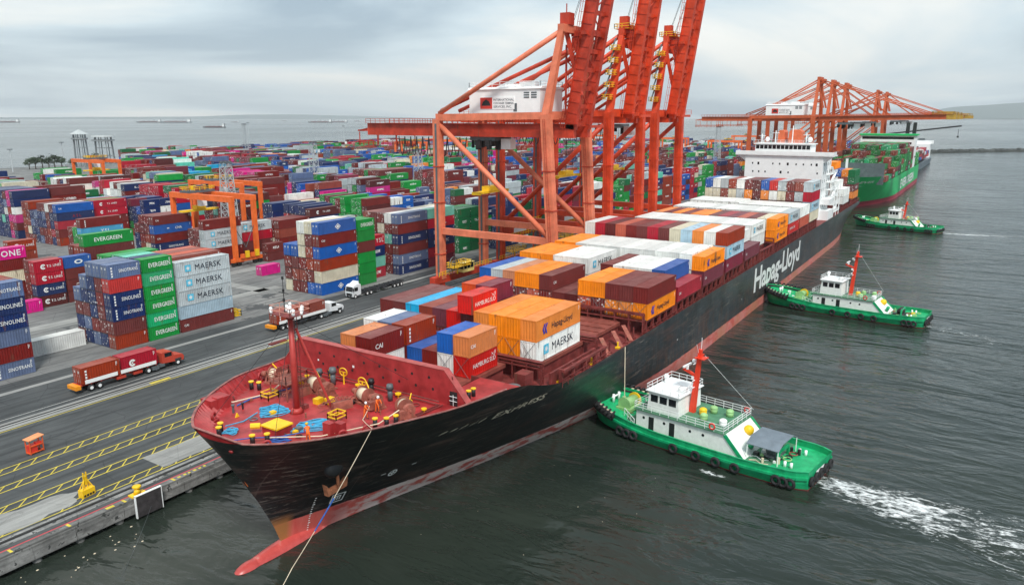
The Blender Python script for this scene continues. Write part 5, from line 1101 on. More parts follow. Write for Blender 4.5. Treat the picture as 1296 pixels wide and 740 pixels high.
        bb = MB(); bb.box(xm-5.65, xm-5.6, y0+6.0, y0+6.9, portal+.7, portal+2.5); P('door', bb, M_GREYP, mh)
        if ysign:
            ys1 = y1-3.0; bb = MB(); bb.box(xm-5.68, xm-5.60, ys1-9.4, ys1, portal+1.2, portal+3.9); sg = P('sign_board', bb, M_SHIPW, mh)
            bb = MB(); bb.box(xm-5.71, xm-5.685, ys1-3.4, ys1-.1, portal+1.3, portal+3.8); P('sign_logo_panel', bb, paint('sign_red', (206, 58, 46), .5, .05), sg)
            bb = MB(); bb.prism([(ys1-3.0, portal+2.0), (ys1-.5, portal+2.0), (ys1-.9, portal+2.9), (ys1-1.75, portal+3.4), (ys1-2.6, portal+2.9)], xm-5.73, xm-5.715, 'x'); P('sign_emblem', bb, M_BLKP, sg)
            for k, s_ in enumerate(('INTERNATIONAL', 'CONTAINER TERMINAL', 'SERVICES, INC.')):
                me, wd = text_mesh(s_, M_MARKD, .01); o = obj('sign_lettering', me, sg); o.rotation_euler = (0, 0, R(-90)); sc = min(.55, 5.5/wd); o.scale = (sc, 1, .5); o.location = (xm-5.70-ox, ys1-3.75-oy, portal+3.05-k*.75)
    # boom
    hy, hz_ = (yw-.6 if lean else yw-2.0), gz+1.2; BL = 56.0; a = R(boom_up); dv = Vector((0, -math.cos(a), math.sin(a))); nv = Vector((0, math.sin(a), math.cos(a)))
    for xx in (xm-3.3, xm+3.3):
        b = MB(); p0 = Vector((xx, hy, hz_)); b.beam(p0, p0+dv*BL, 1.3, 2.3); P('boom_girder', b, cb)
        b = MB(); off = Vector((1.3 if xx > xm else -1.3, 0, 0)); q0 = p0+off+nv*1.1
        for k in range(int(BL/2.0)): b.beam(q0+dv*(k*2.0), q0+dv*(k*2.0)+nv*1.0, .07, .07)
        for hgt in (.5, 1.0): b.beam(q0+nv*hgt, q0+nv*hgt+dv*BL, .08, .08)
        b.beam(q0-off*.3, q0-off*.3+dv*BL, .9, .06); P('boom_walkway', b, cb)
    b = MB()
    for k in range(15): p = Vector((xm, hy, hz_))+dv*(1+k*BL/14.4); b.beam(p+Vector((-3.3, 0, 0)), p+Vector((3.3, 0, 0)), .5, .9)
    P('boom_tie', b, cb)
    if detail:
        b = MB()
        for k in range(14):
            p = Vector((xm, hy, hz_))+dv*(1+k*BL/14.4); q = Vector((xm, hy, hz_))+dv*(1+(k+1)*BL/14.4); s_ = 3.0 if k % 2 else -3.0; b.beam(p+Vector((s_, 0, 0)), q+Vector((-s_, 0, 0)), .22, .22)
        P('boom_bracing', b, cb)
        b = MB()
        for xx in (xm-3.3, xm+3.3):
            for k in range(24): p = Vector((xx, hy, hz_))+dv*(1.2+k*2.3); b.beam(p-nv*1.12+Vector((-.70, 0, 0)), p+nv*1.12+Vector((-.70, 0, 0)), .14, .10)
        P('boom_stiffener', b, cb)['kind'] = 'stuff'
        b = MB()
        for s_ in (-.2, .2): b.beam(Vector((xm-1.2+s_, hy, hz_))-nv*1.3, Vector((xm-1.2+s_, hy, hz_))-nv*1.3+dv*BL, .07, .07)
        for k in range(90): p = Vector((xm-1.2, hy, hz_))-nv*1.3+dv*(k*.62); b.beam(p+Vector((-.2, 0, 0)), p+Vector((.2, 0, 0)), .05, .05)
        P('boom_ladder', b, cb)
    if boom_up < 10:
        for xx in (xm-3.5, xm+3.5):
            for q in (.42, .86):
                b = MB(); b.tube((xx, ya, apex-.3), Vector((xx, hy, hz_))+dv*(BL*q)+nv*1.1, .22, 8); P('fore_stay', b, cb, None, True)
        b = MB(); p = Vector((xm, hy, hz_))+dv*BL
        b.rail([p+Vector((-4.4, 6, 1.2)), p+Vector((4.4, 6, 1.2)), p+Vector((4.4, -3, 1.2)), p+Vector((-4.4, -3, 1.2))], 1.2, 1.5, .09, closed=True); b.box(xm-4.4, xm+4.4, p.y-3, p.y+6, p.z+1.1, p.z+1.2); b.box(xm-4.2, xm+4.2, p.y-4, p.y, p.z-1.2, p.z+1); P('boom_tip_platform', b, paint('dull_yellow_platform', (186, 146, 52), .6, .2))
    else:
        b = MB()
        for xx in (-2.2, -1.7, 1.7, 2.2): b.tube((xm+xx, ya, apex+1.5), Vector((xm+xx, hy, hz_))+dv*(BL*.75)+nv*1.2, .05, 5)
        P('boom_rope', b, M_BLKP)
        b = MB()
        for xx in (xm-2.7, xm+2.7):
            p = Vector((xx, hy, hz_))+dv*16; b.beam((xx, ya-1, apex-2), p+nv*2.2, .45, .5); b.beam(p+nv*2.2, p+nv*1, .5, .5)
        P('folded_stay', b, cb)
        if detail:
            p = Vector((xm, hy, hz_))+dv*(20); b = MB(); b.beam(p+Vector((-5.4, 0, 0)), p+Vector((5.4, 0, 0)), .9, .7); P('boom_latch_beam', b, cb)
    # cable reel and a yellow-railed platform by the land-side leg
    if detail:
        b = MB(); c_ = Vector((x0+2.6 if lean else x1-3.5, yl-1.9, 8.4 if not lean else 6.5)); rr = 3.1 if not lean else 1.6
        b.torus(c_, rr, .12, (0, 1, 0), 24, 5); b.torus(c_, rr*.35, .12, (0, 1, 0), 16, 5)
        for k in range(16): t_ = 2*math.pi*k/16; b.beam(c_, c_+Vector((math.cos(t_)*rr, 0, math.sin(t_)*rr)), .07, .07)
        P('cable_reel', b, M_GREYP)
        b = MB(); b.box(x0+1, x0+8, yl-3.4, yl-.9, 5.6, 5.7); b.rail([(x0+1, yl-3.4, 5.7), (x0+8, yl-3.4, 5.7), (x0+8, yl-.9, 5.7), (x0+1, yl-.9, 5.7)], 1.1, 1.0, .06, closed=True); b.beam((x0+4, yl-2, 3.7), (x0+4, yl-2, 5.6), .3, .3); P('service_platform', b, M_YELP)
        b = MB(); xx = x1+1.4
        for k in range(34): z = 3.7+k*1.05; b.beam((xx-.35, yl+.3, z), (xx+.35, yl+.3, z), .06, .06)
        for s_ in (-.35, .35): b.beam((xx+s_, yl+.3, 3.7), (xx+s_, yl+.3, 40), .08, .08)
        P('leg_ladder', b, M_GREYP)
        if not lean:
            b = MB(); b.box(x0, x1, yl-1.2, yl+1.2, 9.2, 12.4); P('portal_girder', b, cb)
            b = MB(); b.rail([(x0, yl-1.3, 12.4), (x1, yl-1.3, 12.4)], 1.1, 1.3, .06); b.rail([(x0, yl-1.3, 9.2), (x1, yl-1.3, 9.2)], 1.1, 1.3, .06); P('portal_girder_rail', b, M_YELP)
            b = MB(); b.box(xm-5.0, xm+1.5, yl-1.32, yl-1.26, 10.2, 11.6); P('notice_board', b, M_SHIPW)
    return root
M_CR_OLD = paint('faded_salmon_crane_paint', (226, 122, 88), .55, .18, .16, (.30, .10, .05, 1), .35); M_CR_OLDB = paint('crane_red_orange', (190, 54, 22), .55, .24, .28, (.20, .06, .03, 1), .35)
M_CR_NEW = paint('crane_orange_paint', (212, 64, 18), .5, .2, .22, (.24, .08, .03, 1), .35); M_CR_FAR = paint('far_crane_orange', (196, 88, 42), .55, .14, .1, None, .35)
random.seed(8)
crane('gantry_crane', 141.6, 160.0, (M_CR_OLD, M_CR_OLDB), 'faded salmon quay crane with raised boom, nearest, sign on its white house', 80, 42.0, 59.6, 138.0, True)
crane('gantry_crane', 168.2, 187.6, (M_CR_NEW, M_CR_NEW), 'bright orange quay crane with raised boom, middle of the three near cranes', 83, 42.6, 61.5, 128.0, False, False, 'orange cranes with raised booms')
crane('gantry_crane', 197.4, 216.6, (M_CR_NEW, M_CR_NEW), 'bright orange quay crane with raised boom, farthest of the three near cranes', 82, 42.6, 62.2, 128.0, False, False, 'orange cranes with raised booms')
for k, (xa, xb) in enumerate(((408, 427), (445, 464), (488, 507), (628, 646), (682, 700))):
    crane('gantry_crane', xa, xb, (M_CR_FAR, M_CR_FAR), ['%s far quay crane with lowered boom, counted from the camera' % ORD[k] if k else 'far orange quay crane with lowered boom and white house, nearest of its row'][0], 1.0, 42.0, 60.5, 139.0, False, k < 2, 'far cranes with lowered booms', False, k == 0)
# fixed sign plates on the near crane's lower ties
# ------------------------------------------------------------------ yard gantries (rubber tyred)
def rtg(x, y, span, L=8.0, Hh=20.0, rows=2, label='', trol=.3, detail=True):
    root = empty('yard_gantry', (x+L/2, y+span/2, 0)); tag(root, label, 'gantry crane', 'rubber tyred yard gantries'); ox, oy = x+L/2, y+span/2
    def P(nm, b, mt, par=None): b.v = [(a-ox, c-oy, z) for a, c, z in b.v]; return b.build(nm, mt, par or root)
    for xx in (x, x+L):
        for yy in (y, y+span): b = MB(); b.beam((xx, yy, 1.6), (xx, yy, Hh), 1.05, 1.25); P('leg', b, M_RTG)
        b = MB(); b.box(xx-.6, xx+.6, y-.7, y+span+.7, Hh-.3, Hh+1.3); P('top_beam', b, M_RTG)
    for yy in (y, y+span):
        b = MB(); b.box(x-1.5, x+L+1.5, yy-.45, yy+.45, 1.2, 2.2); sb = P('sill_beam', b, M_RTG)
        for xx in (x-.9, x+.9, x+L-.9, x+L+.9): b = MB(); b.tube((xx, yy-.3, .75), (xx, yy+.3, .75), .75, 14); P('tyre', b, M_BLKP, sb)
        if detail:
            for k in range(4): b = MB(); xx = x+1.2+k*1.7; b.box(xx, xx+1.2, yy-.9, yy-.4, 2.2, 3.4 + (k % 2)*.7); P('power_unit', b, M_YELP if k % 2 else M_RTG, sb)
    ty = y+span*trol; b = MB(); b.box(x-.6, x+L+.6, ty-2.4, ty+2.4, Hh+1.35, Hh+2.0); tr = P('trolley', b, M_GREYP)
    random.seed(int(x))
    for k in range(7): b = MB(); a = random.uniform(.3, L-1.5); c = random.uniform(-2, 1); b.box(x+a, x+a+random.uniform(.7, 1.8), ty+c, ty+c+1.1, Hh+2.0, Hh+2.0+random.uniform(.5, 1.5)); P('hoist_machinery', b, random.choice([M_BLKP, M_GREYP, M_YELP, M_RUST]), tr)
    b = MB(); b.rail([(x-.6, ty-2.4, Hh+2), (x+L+.6, ty-2.4, Hh+2), (x+L+.6, ty+2.4, Hh+2), (x-.6, ty+2.4, Hh+2)], 1.0, 1.5, .06, closed=True); P('trolley_rail', b, M_YELP, tr)
    b = MB(); b.box(x+L/2-6.1, x+L/2+6.1, ty-1.0, ty+1.0, Hh-4.2, Hh-3.7); b.box(x+L/2-1.5, x+L/2+1.5, ty-1.1, ty+1.1, Hh-3.7, Hh-2.6); P('spreader', b, M_YELP, tr)
    b = MB()
    for sx in (-1.4, 1.4):
        for sy in (-.9, .9): b.tube((x+L/2+sx, ty+sy, Hh-2.6), (x+L/2+sx, ty+sy, Hh+1.4), .06, 5)
    P('hoist_rope', b, M_BLKP, tr)
    b = MB(); b.box(x+L*.2, x+L*.2+1.8, ty-4.6, ty-2.6, Hh-2.4, Hh-.3); P('operator_cab', b, M_SHIPW, tr)
    if detail:
        b = MB(); b.beam((x, y, 12), (x+L*.5, y, 5), .14, .14); b.beam((x+L, y, 12), (x+L*.5, y, 5), .14, .14); P('leg_brace', b, M_GREYP)
    return root
M_RTG = paint('yard_gantry_orange', (238, 108, 40), .5, .12, .08, (.3, .1, .04, 1), .5)
rtg(134.0, 178.6, 27.2, 7.4, 18.5, 2, 'orange yard gantry with black tyres beside the star-marked stack, nearest', .74)
rtg(161.0, 208.6, 27.2, 7.4, 19.0, 2, 'orange yard gantry just behind the nearest one', .6)
rtg(196, 353, 26, 8, 20.5, 2, 'orange yard gantry far left below the roofed tanks', .5)
rtg(470, 386, 26, 8, 21, 2, 'orange yard gantry with yellow spreader beyond the lattice mast', .3); rtg(525, 386, 26, 8, 21, 2, 'orange yard gantry far off, left of the near crane girder', .3)
rtg(760, 354, 26, 8, 21, 2, 'far orange yard gantry seen between the near crane legs', .4, False); rtg(700, 250, 26, 8, 21, 2, 'far orange yard gantry right of the orange cranes', .4, False)
rtg(640, 182, 26, 8, 21, 2, 'far orange yard gantry left of the white deckhouse', .4, False); rtg(820, 215, 26, 8, 21, 2, 'farthest orange yard gantry on the skyline', .4, False)
# ------------------------------------------------------------------ lattice light towers
M_LAT = paint('galvanised_lattice', (190, 196, 198), .5, .08, metal=.2)
def tower(x, y, h, label, w0=4.4, w1=2.6, top=True):
    root = empty('lattice_tower', (x, y, 0)); tag(root, label, 'light tower', 'lattice light towers'); n = max(6, int(h/2.2)); b = MB()
    cn = lambda q, i: Vector(((-1, 1, 1, -1)[i]*(w0+(w1-w0)*q)/2, (-1, -1, 1, 1)[i]*(w0+(w1-w0)*q)/2, h*q))
    for i in range(4): b.beam(cn(0, i), cn(1, i), .24, .24)
    b.build('post_frame', M_LAT, root); b = MB()
    for k in range(n):
        for i in range(4):
            j = (i+1) % 4; b.beam(cn(k/n, i), cn((k+1)/n, j), .13, .13); b.beam(cn((k+1)/n, i), cn((k+1)/n, j), .13, .13); b.beam(cn(k/n, j), cn((k+1)/n, i), .11, .11)
    b.build('lattice_bracing', M_LAT, root); b = MB(); b.box(-1.4, 1.4, -1.4, 1.4, h, h+.12); b.rail([(-1.4, -1.4, h), (1.4, -1.4, h), (1.4, 1.4, h), (-1.4, 1.4, h)], 1.1, 1, .06, closed=True); b.build('platform', M_LAT, root)
    for k in range(6): b = MB(); a = k*math.pi/3; b.box(1.5*math.cos(a)-.35, 1.5*math.cos(a)+.35, 1.5*math.sin(a)-.35, 1.5*math.sin(a)+.35, h+1.0, h+1.8); b.build('floodlight', M_GREYP, root)
    return root
tower(154, 206.5, 26, 'pale lattice tower standing beside the nearest yard gantry'); tower(262, 283, 28, 'pale lattice light tower in mid yard left of the near crane', 4.4, 2.6)
tower(300, 248, 24, 'pale lattice tower seen between the near crane legs', 4.4, 2.6); tower(430, 300, 30, 'pale lattice tower behind the middle orange crane', 4.6, 2.8)
tower(440, 560, 34, 'thin pale lattice mast behind the white container block', 4.4, 2.6); tower(560, 175, 33, 'pale lattice light tower left of the white deckhouse', 4.8, 3.0)
# ------------------------------------------------------------------ harbour tugs
M_TUGG = paint('tug_green_hull', (0, 162, 104), .4, .22, .22, (.035, .10, .07, 1), .9); M_TUGD = paint('tug_green_deck', (10, 170, 106), .55, .2, .25, (.06, .22, .14, 1), 1.0, streak=False)
M_TUGDK = paint('worn_green_deck', (74, 128, 96), .65, .2, .25, (.12, .14, .1, 1), .8, streak=False); M_MASTR = paint('tug_mast_red', (232, 62, 32), .45, .08); M_TYRE = paint('tyre_rubber', (28, 28, 30), .8, .2)
M_TARP = paint('grey_awning', (112, 124, 134), .7, .12, scale=.8); M_PGREEN = paint('pale_green_gear', (150, 196, 130), .55, .15); M_BOOT = paint('tug_boot_red', (140, 44, 46), .6, .2)
M_TUGW = paint('tug_house_white', (236, 238, 234), .45, .07, .14, (.42, .30, .20, 1), 1.4)
M_LIFE = paint('lifebuoy_red', (214, 52, 40), .5, .1)
def tug(x, y, rz, label, L=34.0, W=5.3, hx=(7.2, -5.6), wx=(5.2, 1.0), mx=1.0, mtop=13.4, canopy=False, tall=0.0, low_mast=False):
    root = empty('tugboat', (x, y, WZ), rz); tag(root, label, 'tugboat', 'green harbour tugs')
    P = lambda nm, b, mt, par=None, sm=False: b.build(nm, mt, par or root, sm)
    def w(xx, z=1.0):
        t = xx/(L/2)
        if t > .30: q = (t-.30)/.70; v = W*max(0, 1-q**2.6)**.55
        elif t < -.82: q = (-.82-t)/.18; v = W*(.93 - .20*q**2)
        else: v = W*(1.0 if t > -.5 else 1.0-.07*(-.5-t)/.32)
        return v
    def dz(xx): t = xx/(L/2); return 1.45 + (1.75*max(0, (t-.15)/.85)**1.6) + .25*max(0, (-t-.6)/.4)
    S = list(np.linspace(-L/2, L/2*.55, 22)) + list(L/2*(.55+.45*np.sin(np.linspace(.08, 1, 14)*math.pi/2)))
    lv = [(-2.0, .74), (-.15, .9), (.0, .92), (.16, .935), (.9, .985), (1.0, 1.0)]
    b = MB(); vs = []
    for sd in (-1, 1):
        for xx in S:
            for k, (f, g) in enumerate(lv):
                z = f if k < 4 else (dz(xx)*.55 if k == 4 else dz(xx)+.75)
                pull = (1 - .05*(1-g)*10*max(0, xx/(L/2))); vs.append((xx*(pull if xx > 0 else 1), sd*w(xx)*g*(1 if xx < L*.3 else (.75+.25*k/5)), z))
    m = len(lv); M_ = len(S)*m
    for sd in (0, 1):
        for i in range(len(S)-1):
            for k in range(m-1):
                a = sd*M_+i*m+k; q = (a, a+m, a+m+1, a+1); b.add([], []); b.f.append(q if sd == 0 else q[::-1]); b.m.append(1 if k < 3 else 0)
    for k in range(m-1): b.f.append((k, k+1, M_+k+1, M_+k)); b.m.append(1 if k < 3 else 0)
    for k in range(m-1): a = (len(S)-1)*m+k; b.f.append((a, a+M_, a+M_+1, a+1)); b.m.append(1 if k < 3 else 0)
    b.v = vs; hull = P('hull', b, [M_TUGG, M_BOOT], None, False)
    b = MB(); ring = [(xx, -(w(xx)-.12), dz(xx)) for xx in S] + [(xx, w(xx)-.12, dz(xx)) for xx in reversed(S)]
    n = len(S)
    for i in range(n-1): b.add([ring[i], ring[i+1], ring[2*n-2-i], ring[2*n-1-i]], [(0, 1, 2, 3)], 1 if hx[1]-6.5 < S[i] < hx[0]+1.2 else 0)
    P('deck', b, [M_TUGD, M_TUGDK])
    b = MB()
    for sd in (-1, 1):
        for i in range(n-1): b.beam((S[i], sd*(w(S[i])-.06), dz(S[i])+.78), (S[i+1], sd*(w(S[i+1])-.06), dz(S[i+1])+.78), .22, .10)
        lo = [(xx, sd*(w(xx)-.13), dz(xx)) for xx in S]; hi = [(xx, sd*(w(xx)-.13), dz(xx)+.76) for xx in S]
        b.add(lo+hi, [(i, i+1, n+i+1, n+i) for i in range(n-1)])
    P('bulwark', b, M_TUGG)
    b = MB()
    for sd in (-1, 1):
        for i in range(n-1): b.beam((S[i], sd*(w(S[i])+.08), dz(S[i])-.05), (S[i+1], sd*(w(S[i+1])+.08), dz(S[i+1])-.05), .26, .32)
    P('rubbing_strake', b, M_TUGG)
    b = MB(); pts = [(xx+.25, sd*(w(xx)+.25), dz(xx)+.35) for sd in (-1,) for xx in S if xx > L*.30] ; pts = pts + [(p[0], -p[1], p[2]) for p in reversed(pts)]
    b.path(pts, .52, 8); P('bow_fender', b, M_TYRE, hull, True)
    for xx in list(np.linspace(L*.30, L*.485, 9)):
        for sd in (-1, 1):
            b = MB(); b.torus((xx+.35, sd*(w(xx)+.30), dz(xx)+.88), .42, .17, (.9, sd*.3, .55), 10, 6); P('bow_tyre', b, M_TYRE, hull, True)
            if int(xx*10) % 2: bb = MB(); bb.box(xx-.1, xx+.45, sd*(w(xx)+.1)-.16, sd*(w(xx)+.1)+.16, dz(xx)+.80, dz(xx)+.90); P('fender_strap', bb, M_CREAM, hull)
    for xx in (L*.27, L*.235, L*.20, .5, -2.8, -5.6, -8.2, -L*.40, -L*.425, -L*.45):
        for sd in (-1, 1): b = MB(); b.torus((xx, sd*(w(xx)+.36), .95), .50, .21, (0.05, 1, 0), 14, 7); P('side_tyre', b, M_TYRE, hull, True)
    for yy in (-3.2, -1.6, 0, 1.6, 3.2): b = MB(); b.torus((-L/2-.22, yy, 1.1), .48, .2, (1, 0, 0), 12, 6); P('stern_tyre', b, M_TYRE, hull, True)
    # deckhouse with sloping after end
    d0 = 1.40; x1, x0 = hx; hw = W-1.5; b = MB()
    b.prism([(x0-3.0, d0), (x1, d0), (x1, d0+2.75), (x0, d0+2.75)], -hw, hw, 'y'); house = P('deckhouse', b, M_TUGW)
    b = MB(); b.box(x0-.2, x1+.3, -hw-.25, hw+.25, d0+2.75, d0+2.87); P('boat_deck', b, M_TUGDK, house)
    for sd in (-1, 1):
        for xx, ww in ((x1-2.8, .8), (x1-6.0, .8)): b = MB(); b.box(xx, xx+ww, sd*hw-.03, sd*hw+.03, d0+.25, d0+2.15); P('doorway', b, M_BLKP, house)
        for xx in (x1-1.2, x1-4.4, x1-8.3, x1-10.2): b = MB(); b.tube((xx, sd*hw-.03, d0+1.8), (xx, sd*hw+.03, d0+1.8), .2, 12); P('porthole', b, M_GLASS, house)
        b = MB(); b.beam((x0-.2, sd*(hw+.05), d0+2.7), (x0-2.7, sd*(hw+.05), d0+.1), .1, .5); P('stair', b, M_TUGG, house)
    b = MB(); zt = d0+2.87; b.rail([(x1+.2, -hw-.2, zt), (x0-.1, -hw-.2, zt), (x0-.1, hw+.2, zt), (x1+.2, hw+.2, zt)], 1.05, 1.3, .026, closed=True, mids=2)
    b.rail([(x1+.2, -hw-.2, d0), (x1+2.6, -hw*.75, dz(x1+2.6))], 1.2, .8, .035); b.rail([(x1+.2, hw+.2, d0), (x1+2.6, hw*.75, dz(x1+2.6))], 1.2, .8, .035); P('rail', b, M_SHIPW, house)
    b = MB(); b.beam((x1+2.4, -hw*.7, d0+.4), (x1+.3, -hw*.95, zt), .7, .12); P('stair', b, M_SHIPW, house)
    # wheelhouse
    wx1, wx0 = wx; ww = hw-.75; th = 2.6+tall; b = MB(); b.prism([(wx0, zt), (wx1, zt), (wx1-.25, zt+th), (wx0+.15, zt+th)], -ww, ww, 'y'); wh = P('wheelhouse', b, M_TUGW)
    b = MB(); b.box(wx0-.2, wx1+.15, -ww-.3, ww+.3, zt+th, zt+th+.12); P('wheelhouse_roof', b, M_TUGDK if not tall else M_SHIPW, wh)
    for sd in (-1, 1):
        nw = 3
        for k in range(nw): a = wx0+.45+k*(wx1-wx0-.7)/nw; b = MB(); b.box(a, a+(wx1-wx0-.7)/nw-.3, sd*ww-.03, sd*ww+.03, zt+th-1.45, zt+th-.45); P('window', b, M_GLASS, wh)
    for k in range(4): a = -ww+.25+k*(2*ww-.3)/4; b = MB(); b.box(wx1-.22, wx1-.05, a, a+(2*ww-.3)/4-.2, zt+th-1.45, zt+th-.45); P('window', b, M_GLASS, wh)
    b = MB(); b.rail([(wx1, -ww-.2, zt+th+.12), (wx0, -ww-.2, zt+th+.12), (wx0, ww+.2, zt+th+.12), (wx1, ww+.2, zt+th+.12)], .9, 1.2, .026, closed=True, mids=1); P('roof_rail', b, M_SHIPW, wh)
    b = MB(); b.tube((wx1-.6, -.8, zt+th+.1), (wx1-.6, -.8, zt+th+.9), .25, 8); b.ball((wx1-.6, -.8, zt+th+1.1), .4, .4, .4); b.box(wx0+.3, wx0+1.2, .4, 1.4, zt+th+.12, zt+th+.8); P('searchlight', b, M_SHIPW, wh, True)
    # mast
    mh = mtop; b = MB(); b.beam((mx, 0, zt), (mx-.7, 0, mh), .78, .62, 0, .45, .4)
    mast = P('mast', b, M_MASTR)
    b = MB(); b.beam((mx-.1, 0, mh-3.8), (mx+1.7, 0, mh-3.2), .3, .35); b.box(mx-1.6, mx-.2, -.7, .7, mh-1.2, mh-1.1); b.beam((mx-.6, -1.2, mh-1.0), (mx-.6, 1.2, mh-1.0), .16, .16); P('mast_arm', b, M_MASTR, mast)
    b = MB(); b.box(mx+1.0, mx+1.25, -1.1, 1.1, mh-2.75, mh-2.5); b.tube((mx+1.1, 0, mh-3.2), (mx+1.1, 0, mh-2.75), .2, 8); P('radar', b, M_SHIPW, mast)
    for z in (mh-5.4, mh-4.4, mh-2.0): b = MB(); b.beam((mx-.2, -.9, z), (mx-.2, .9, z), .1, .1); b.box(mx-.1, mx+.35, -.2, .2, z, z+.4); P('mast_light', b, M_SHIPW, mast)
    b = MB(); b.tube((mx-.7, -.2, mh), (mx-.7, -.2, mh+1.6), .04, 6); b.tube((mx-.6, .4, mh-.4), (mx-.6, 1.0, mh+.9), .03, 5); b.tube((mx-1.2, -.3, mh-.8), (x0-.5, -hw, zt+1), .018, 4); P('antenna', b, M_SHIPW, mast)
    # boat-deck gear
    for k, (a, c, mt) in enumerate(((mx-2.4, -1.6, M_PGREEN), (mx-2.6, 1.7, M_PGREEN), (mx-4.6, -1.9, M_PGREEN), (mx-5.4, 1.8, M_SHIPW), (mx-1.6, 0, M_YELP))): b = MB(); b.tube((a, c, zt), (a, c, zt+.7), .5, 12); b.ball((a, c, zt+.7), .55, .55, .35, 12, 6); P('deck_vent', b, mt, house, True)
    for a, c in ((x1-4.5, -hw-.26), (x0+1.5, hw+.26), (x0+.5, -hw-.26)): b = MB(); b.torus((a, c, zt+.6), .38, .11, (0, 1, 0), 14, 6); P('lifebuoy', b, M_LIFE, house, True)
    # fore deck winch, aft gear
    fx = x1+3.6; b = MB(); b.tube((fx, -1.3, dz(fx)+.9), (fx, 1.3, dz(fx)+.9), .75, 14); wn = P('winch', b, M_PGREEN, None, True)
    for yy in (-1.4, 1.4): b = MB(); b.tube((fx, yy-.1, dz(fx)+.9), (fx, yy+.1, dz(fx)+.9), 1.05, 16); P('winch_flange', b, M_YELP if yy < 0 else M_PGREEN, wn)
    b = MB(); b.box(fx-1.2, fx+1.2, -1.8, 1.8, dz(fx), dz(fx)+.4); b.tube((fx+1.6, -1.0, dz(fx)), (fx+1.6, -1.0, dz(fx)+1.0), .3, 10); P('winch_bed', b, M_PGREEN, wn)
    bx = L*.40; b = MB(); b.tube((bx, -.7, dz(bx)), (bx, -.7, dz(bx)+1.3), .2, 10); b.tube((bx, .7, dz(bx)), (bx, .7, dz(bx)+1.3), .2, 10); b.tube((bx, -1.1, dz(bx)+.9), (bx, 1.1, dz(bx)+.9), .14, 8); P('tow_bitt', b, M_SHIPW, None, True)
    ax = x0-5.2; b = MB(); b.tube((ax, -.9, d0+.9), (ax, .9, d0+.9), .7, 14); b.box(ax-.9, ax+.9, -1.3, 1.3, d0, d0+.4); P('aft_winch', b, M_BLKP if not canopy else M_GREYP, None, True)
    b = MB(); b.ball((x0-1.2, -1.2, d0+2.0), .7, .7, .7); P('yellow_buoy', b, M_YELP, None, True)
    b = MB(); b.tube((x0-2.2, .4, d0+.2), (x0-2.9, 1.5, d0+1.6), .35, 10); P('fire_monitor', b, M_TUGG, None, True)
    tx = -L*.36; b = MB(); b.prism([(-1.9, d0), (-1.6, d0+1.5), (1.6, d0+1.5), (1.9, d0), (1.5, d0), (1.3, d0+1.2), (-1.3, d0+1.2), (-1.5, d0)], tx-.15, tx+.15, 'x'); P('tow_bow', b, M_TUGG)
    for yy in (-2.4, 2.4):
        for a in (0, .8): b = MB(); b.tube((-L*.42+a, yy, 1.5), (-L*.42+a, yy, 2.3), .18, 10); P('stern_bollard', b, M_SHIPW, None, True)
    if canopy:
        cx0, cx1 = -12.6, -8.4; b = MB(); zc = d0+2.55
        b.prism([(-3.1, zc-.5), (-1.7, zc+.15), (1.7, zc+.15), (3.1, zc-.5), (3.1, zc-.42), (1.7, zc+.23), (-1.7, zc+.23), (-3.1, zc-.42)], cx0, cx1, 'x'); aw = P('awning', b, M_TARP)
        b = MB()
        for a in (cx0+.1, cx1-.1):
            for c in (-3.0, 3.0): b.tube((a, c, d0), (a, c, zc-.45), .06, 6)
        P('awning_pole', b, M_SHIPW, aw)
    random.seed(int(x))
    for k in range(26):      # loose gear on deck: hoses, crates, shackles, coils
        aft_ = k % 3; xx = random.uniform(-L*.44, x0-3.4) if aft_ else random.uniform(x1+1.5, L*.38); yy = random.uniform(-.6, .6)*w(xx); zz = dz(xx); s_ = random.uniform(.12, .38); b = MB(); kd = k % 4
        if kd == 0: b.torus((xx, yy, zz+.1), s_*1.6, .09, (0, 0, 1), 12, 5)
        elif kd == 1: b.box(xx-s_, xx+s_, yy-s_, yy+s_, zz, zz+s_*1.5)
        elif kd == 2: b.tube((xx, yy, zz), (xx, yy, zz+s_*2.2), s_*.6, 9)
        else: b.path([(xx-1.2, yy, zz+.07), (xx-.4, yy+.4, zz+.07), (xx+.5, yy-.2, zz+.07), (xx+1.2, yy+.3, zz+.07)], .06, 5)
        P('deck_gear', b, random.choice([M_CREAM, M_BLKP, M_PGREEN, M_RUST, M_BLKP, M_SHIPW, M_YELP]))
    b = MB(); b.add([(-L/2-.03, 1.4, 1.2), (-L/2-.03, -1.4, 1.2), (-L/2-.03, -1.4, 1.75), (-L/2-.03, 1.4, 1.75)], [(0, 1, 2, 3)]); P('name_plate', b, M_SHIPW, hull)
    return root
tug(94.5, 29.9, R(81.0), 'green tug with grey awning on its stern, nearest, pushing at the bow', 33.4, 5.4, (7.4, -5.6), (6.2, 1.3), .9, 13.4, True, .15)
tug(181.6, 25.4, R(83.0), 'green tug with tall red mast below the big hull lettering', 35.5, 5.0, (5.6, -7.2), (4.4, -.3), -1.6, 14.4, False, .6)
tug(335.4, 30.0, R(74.0), 'green tug with short mast at the stern of the black ship', 33.0, 5.0, (5.0, -6.5), (2.4, -1.8), -2.6, 11.2, False, .5)
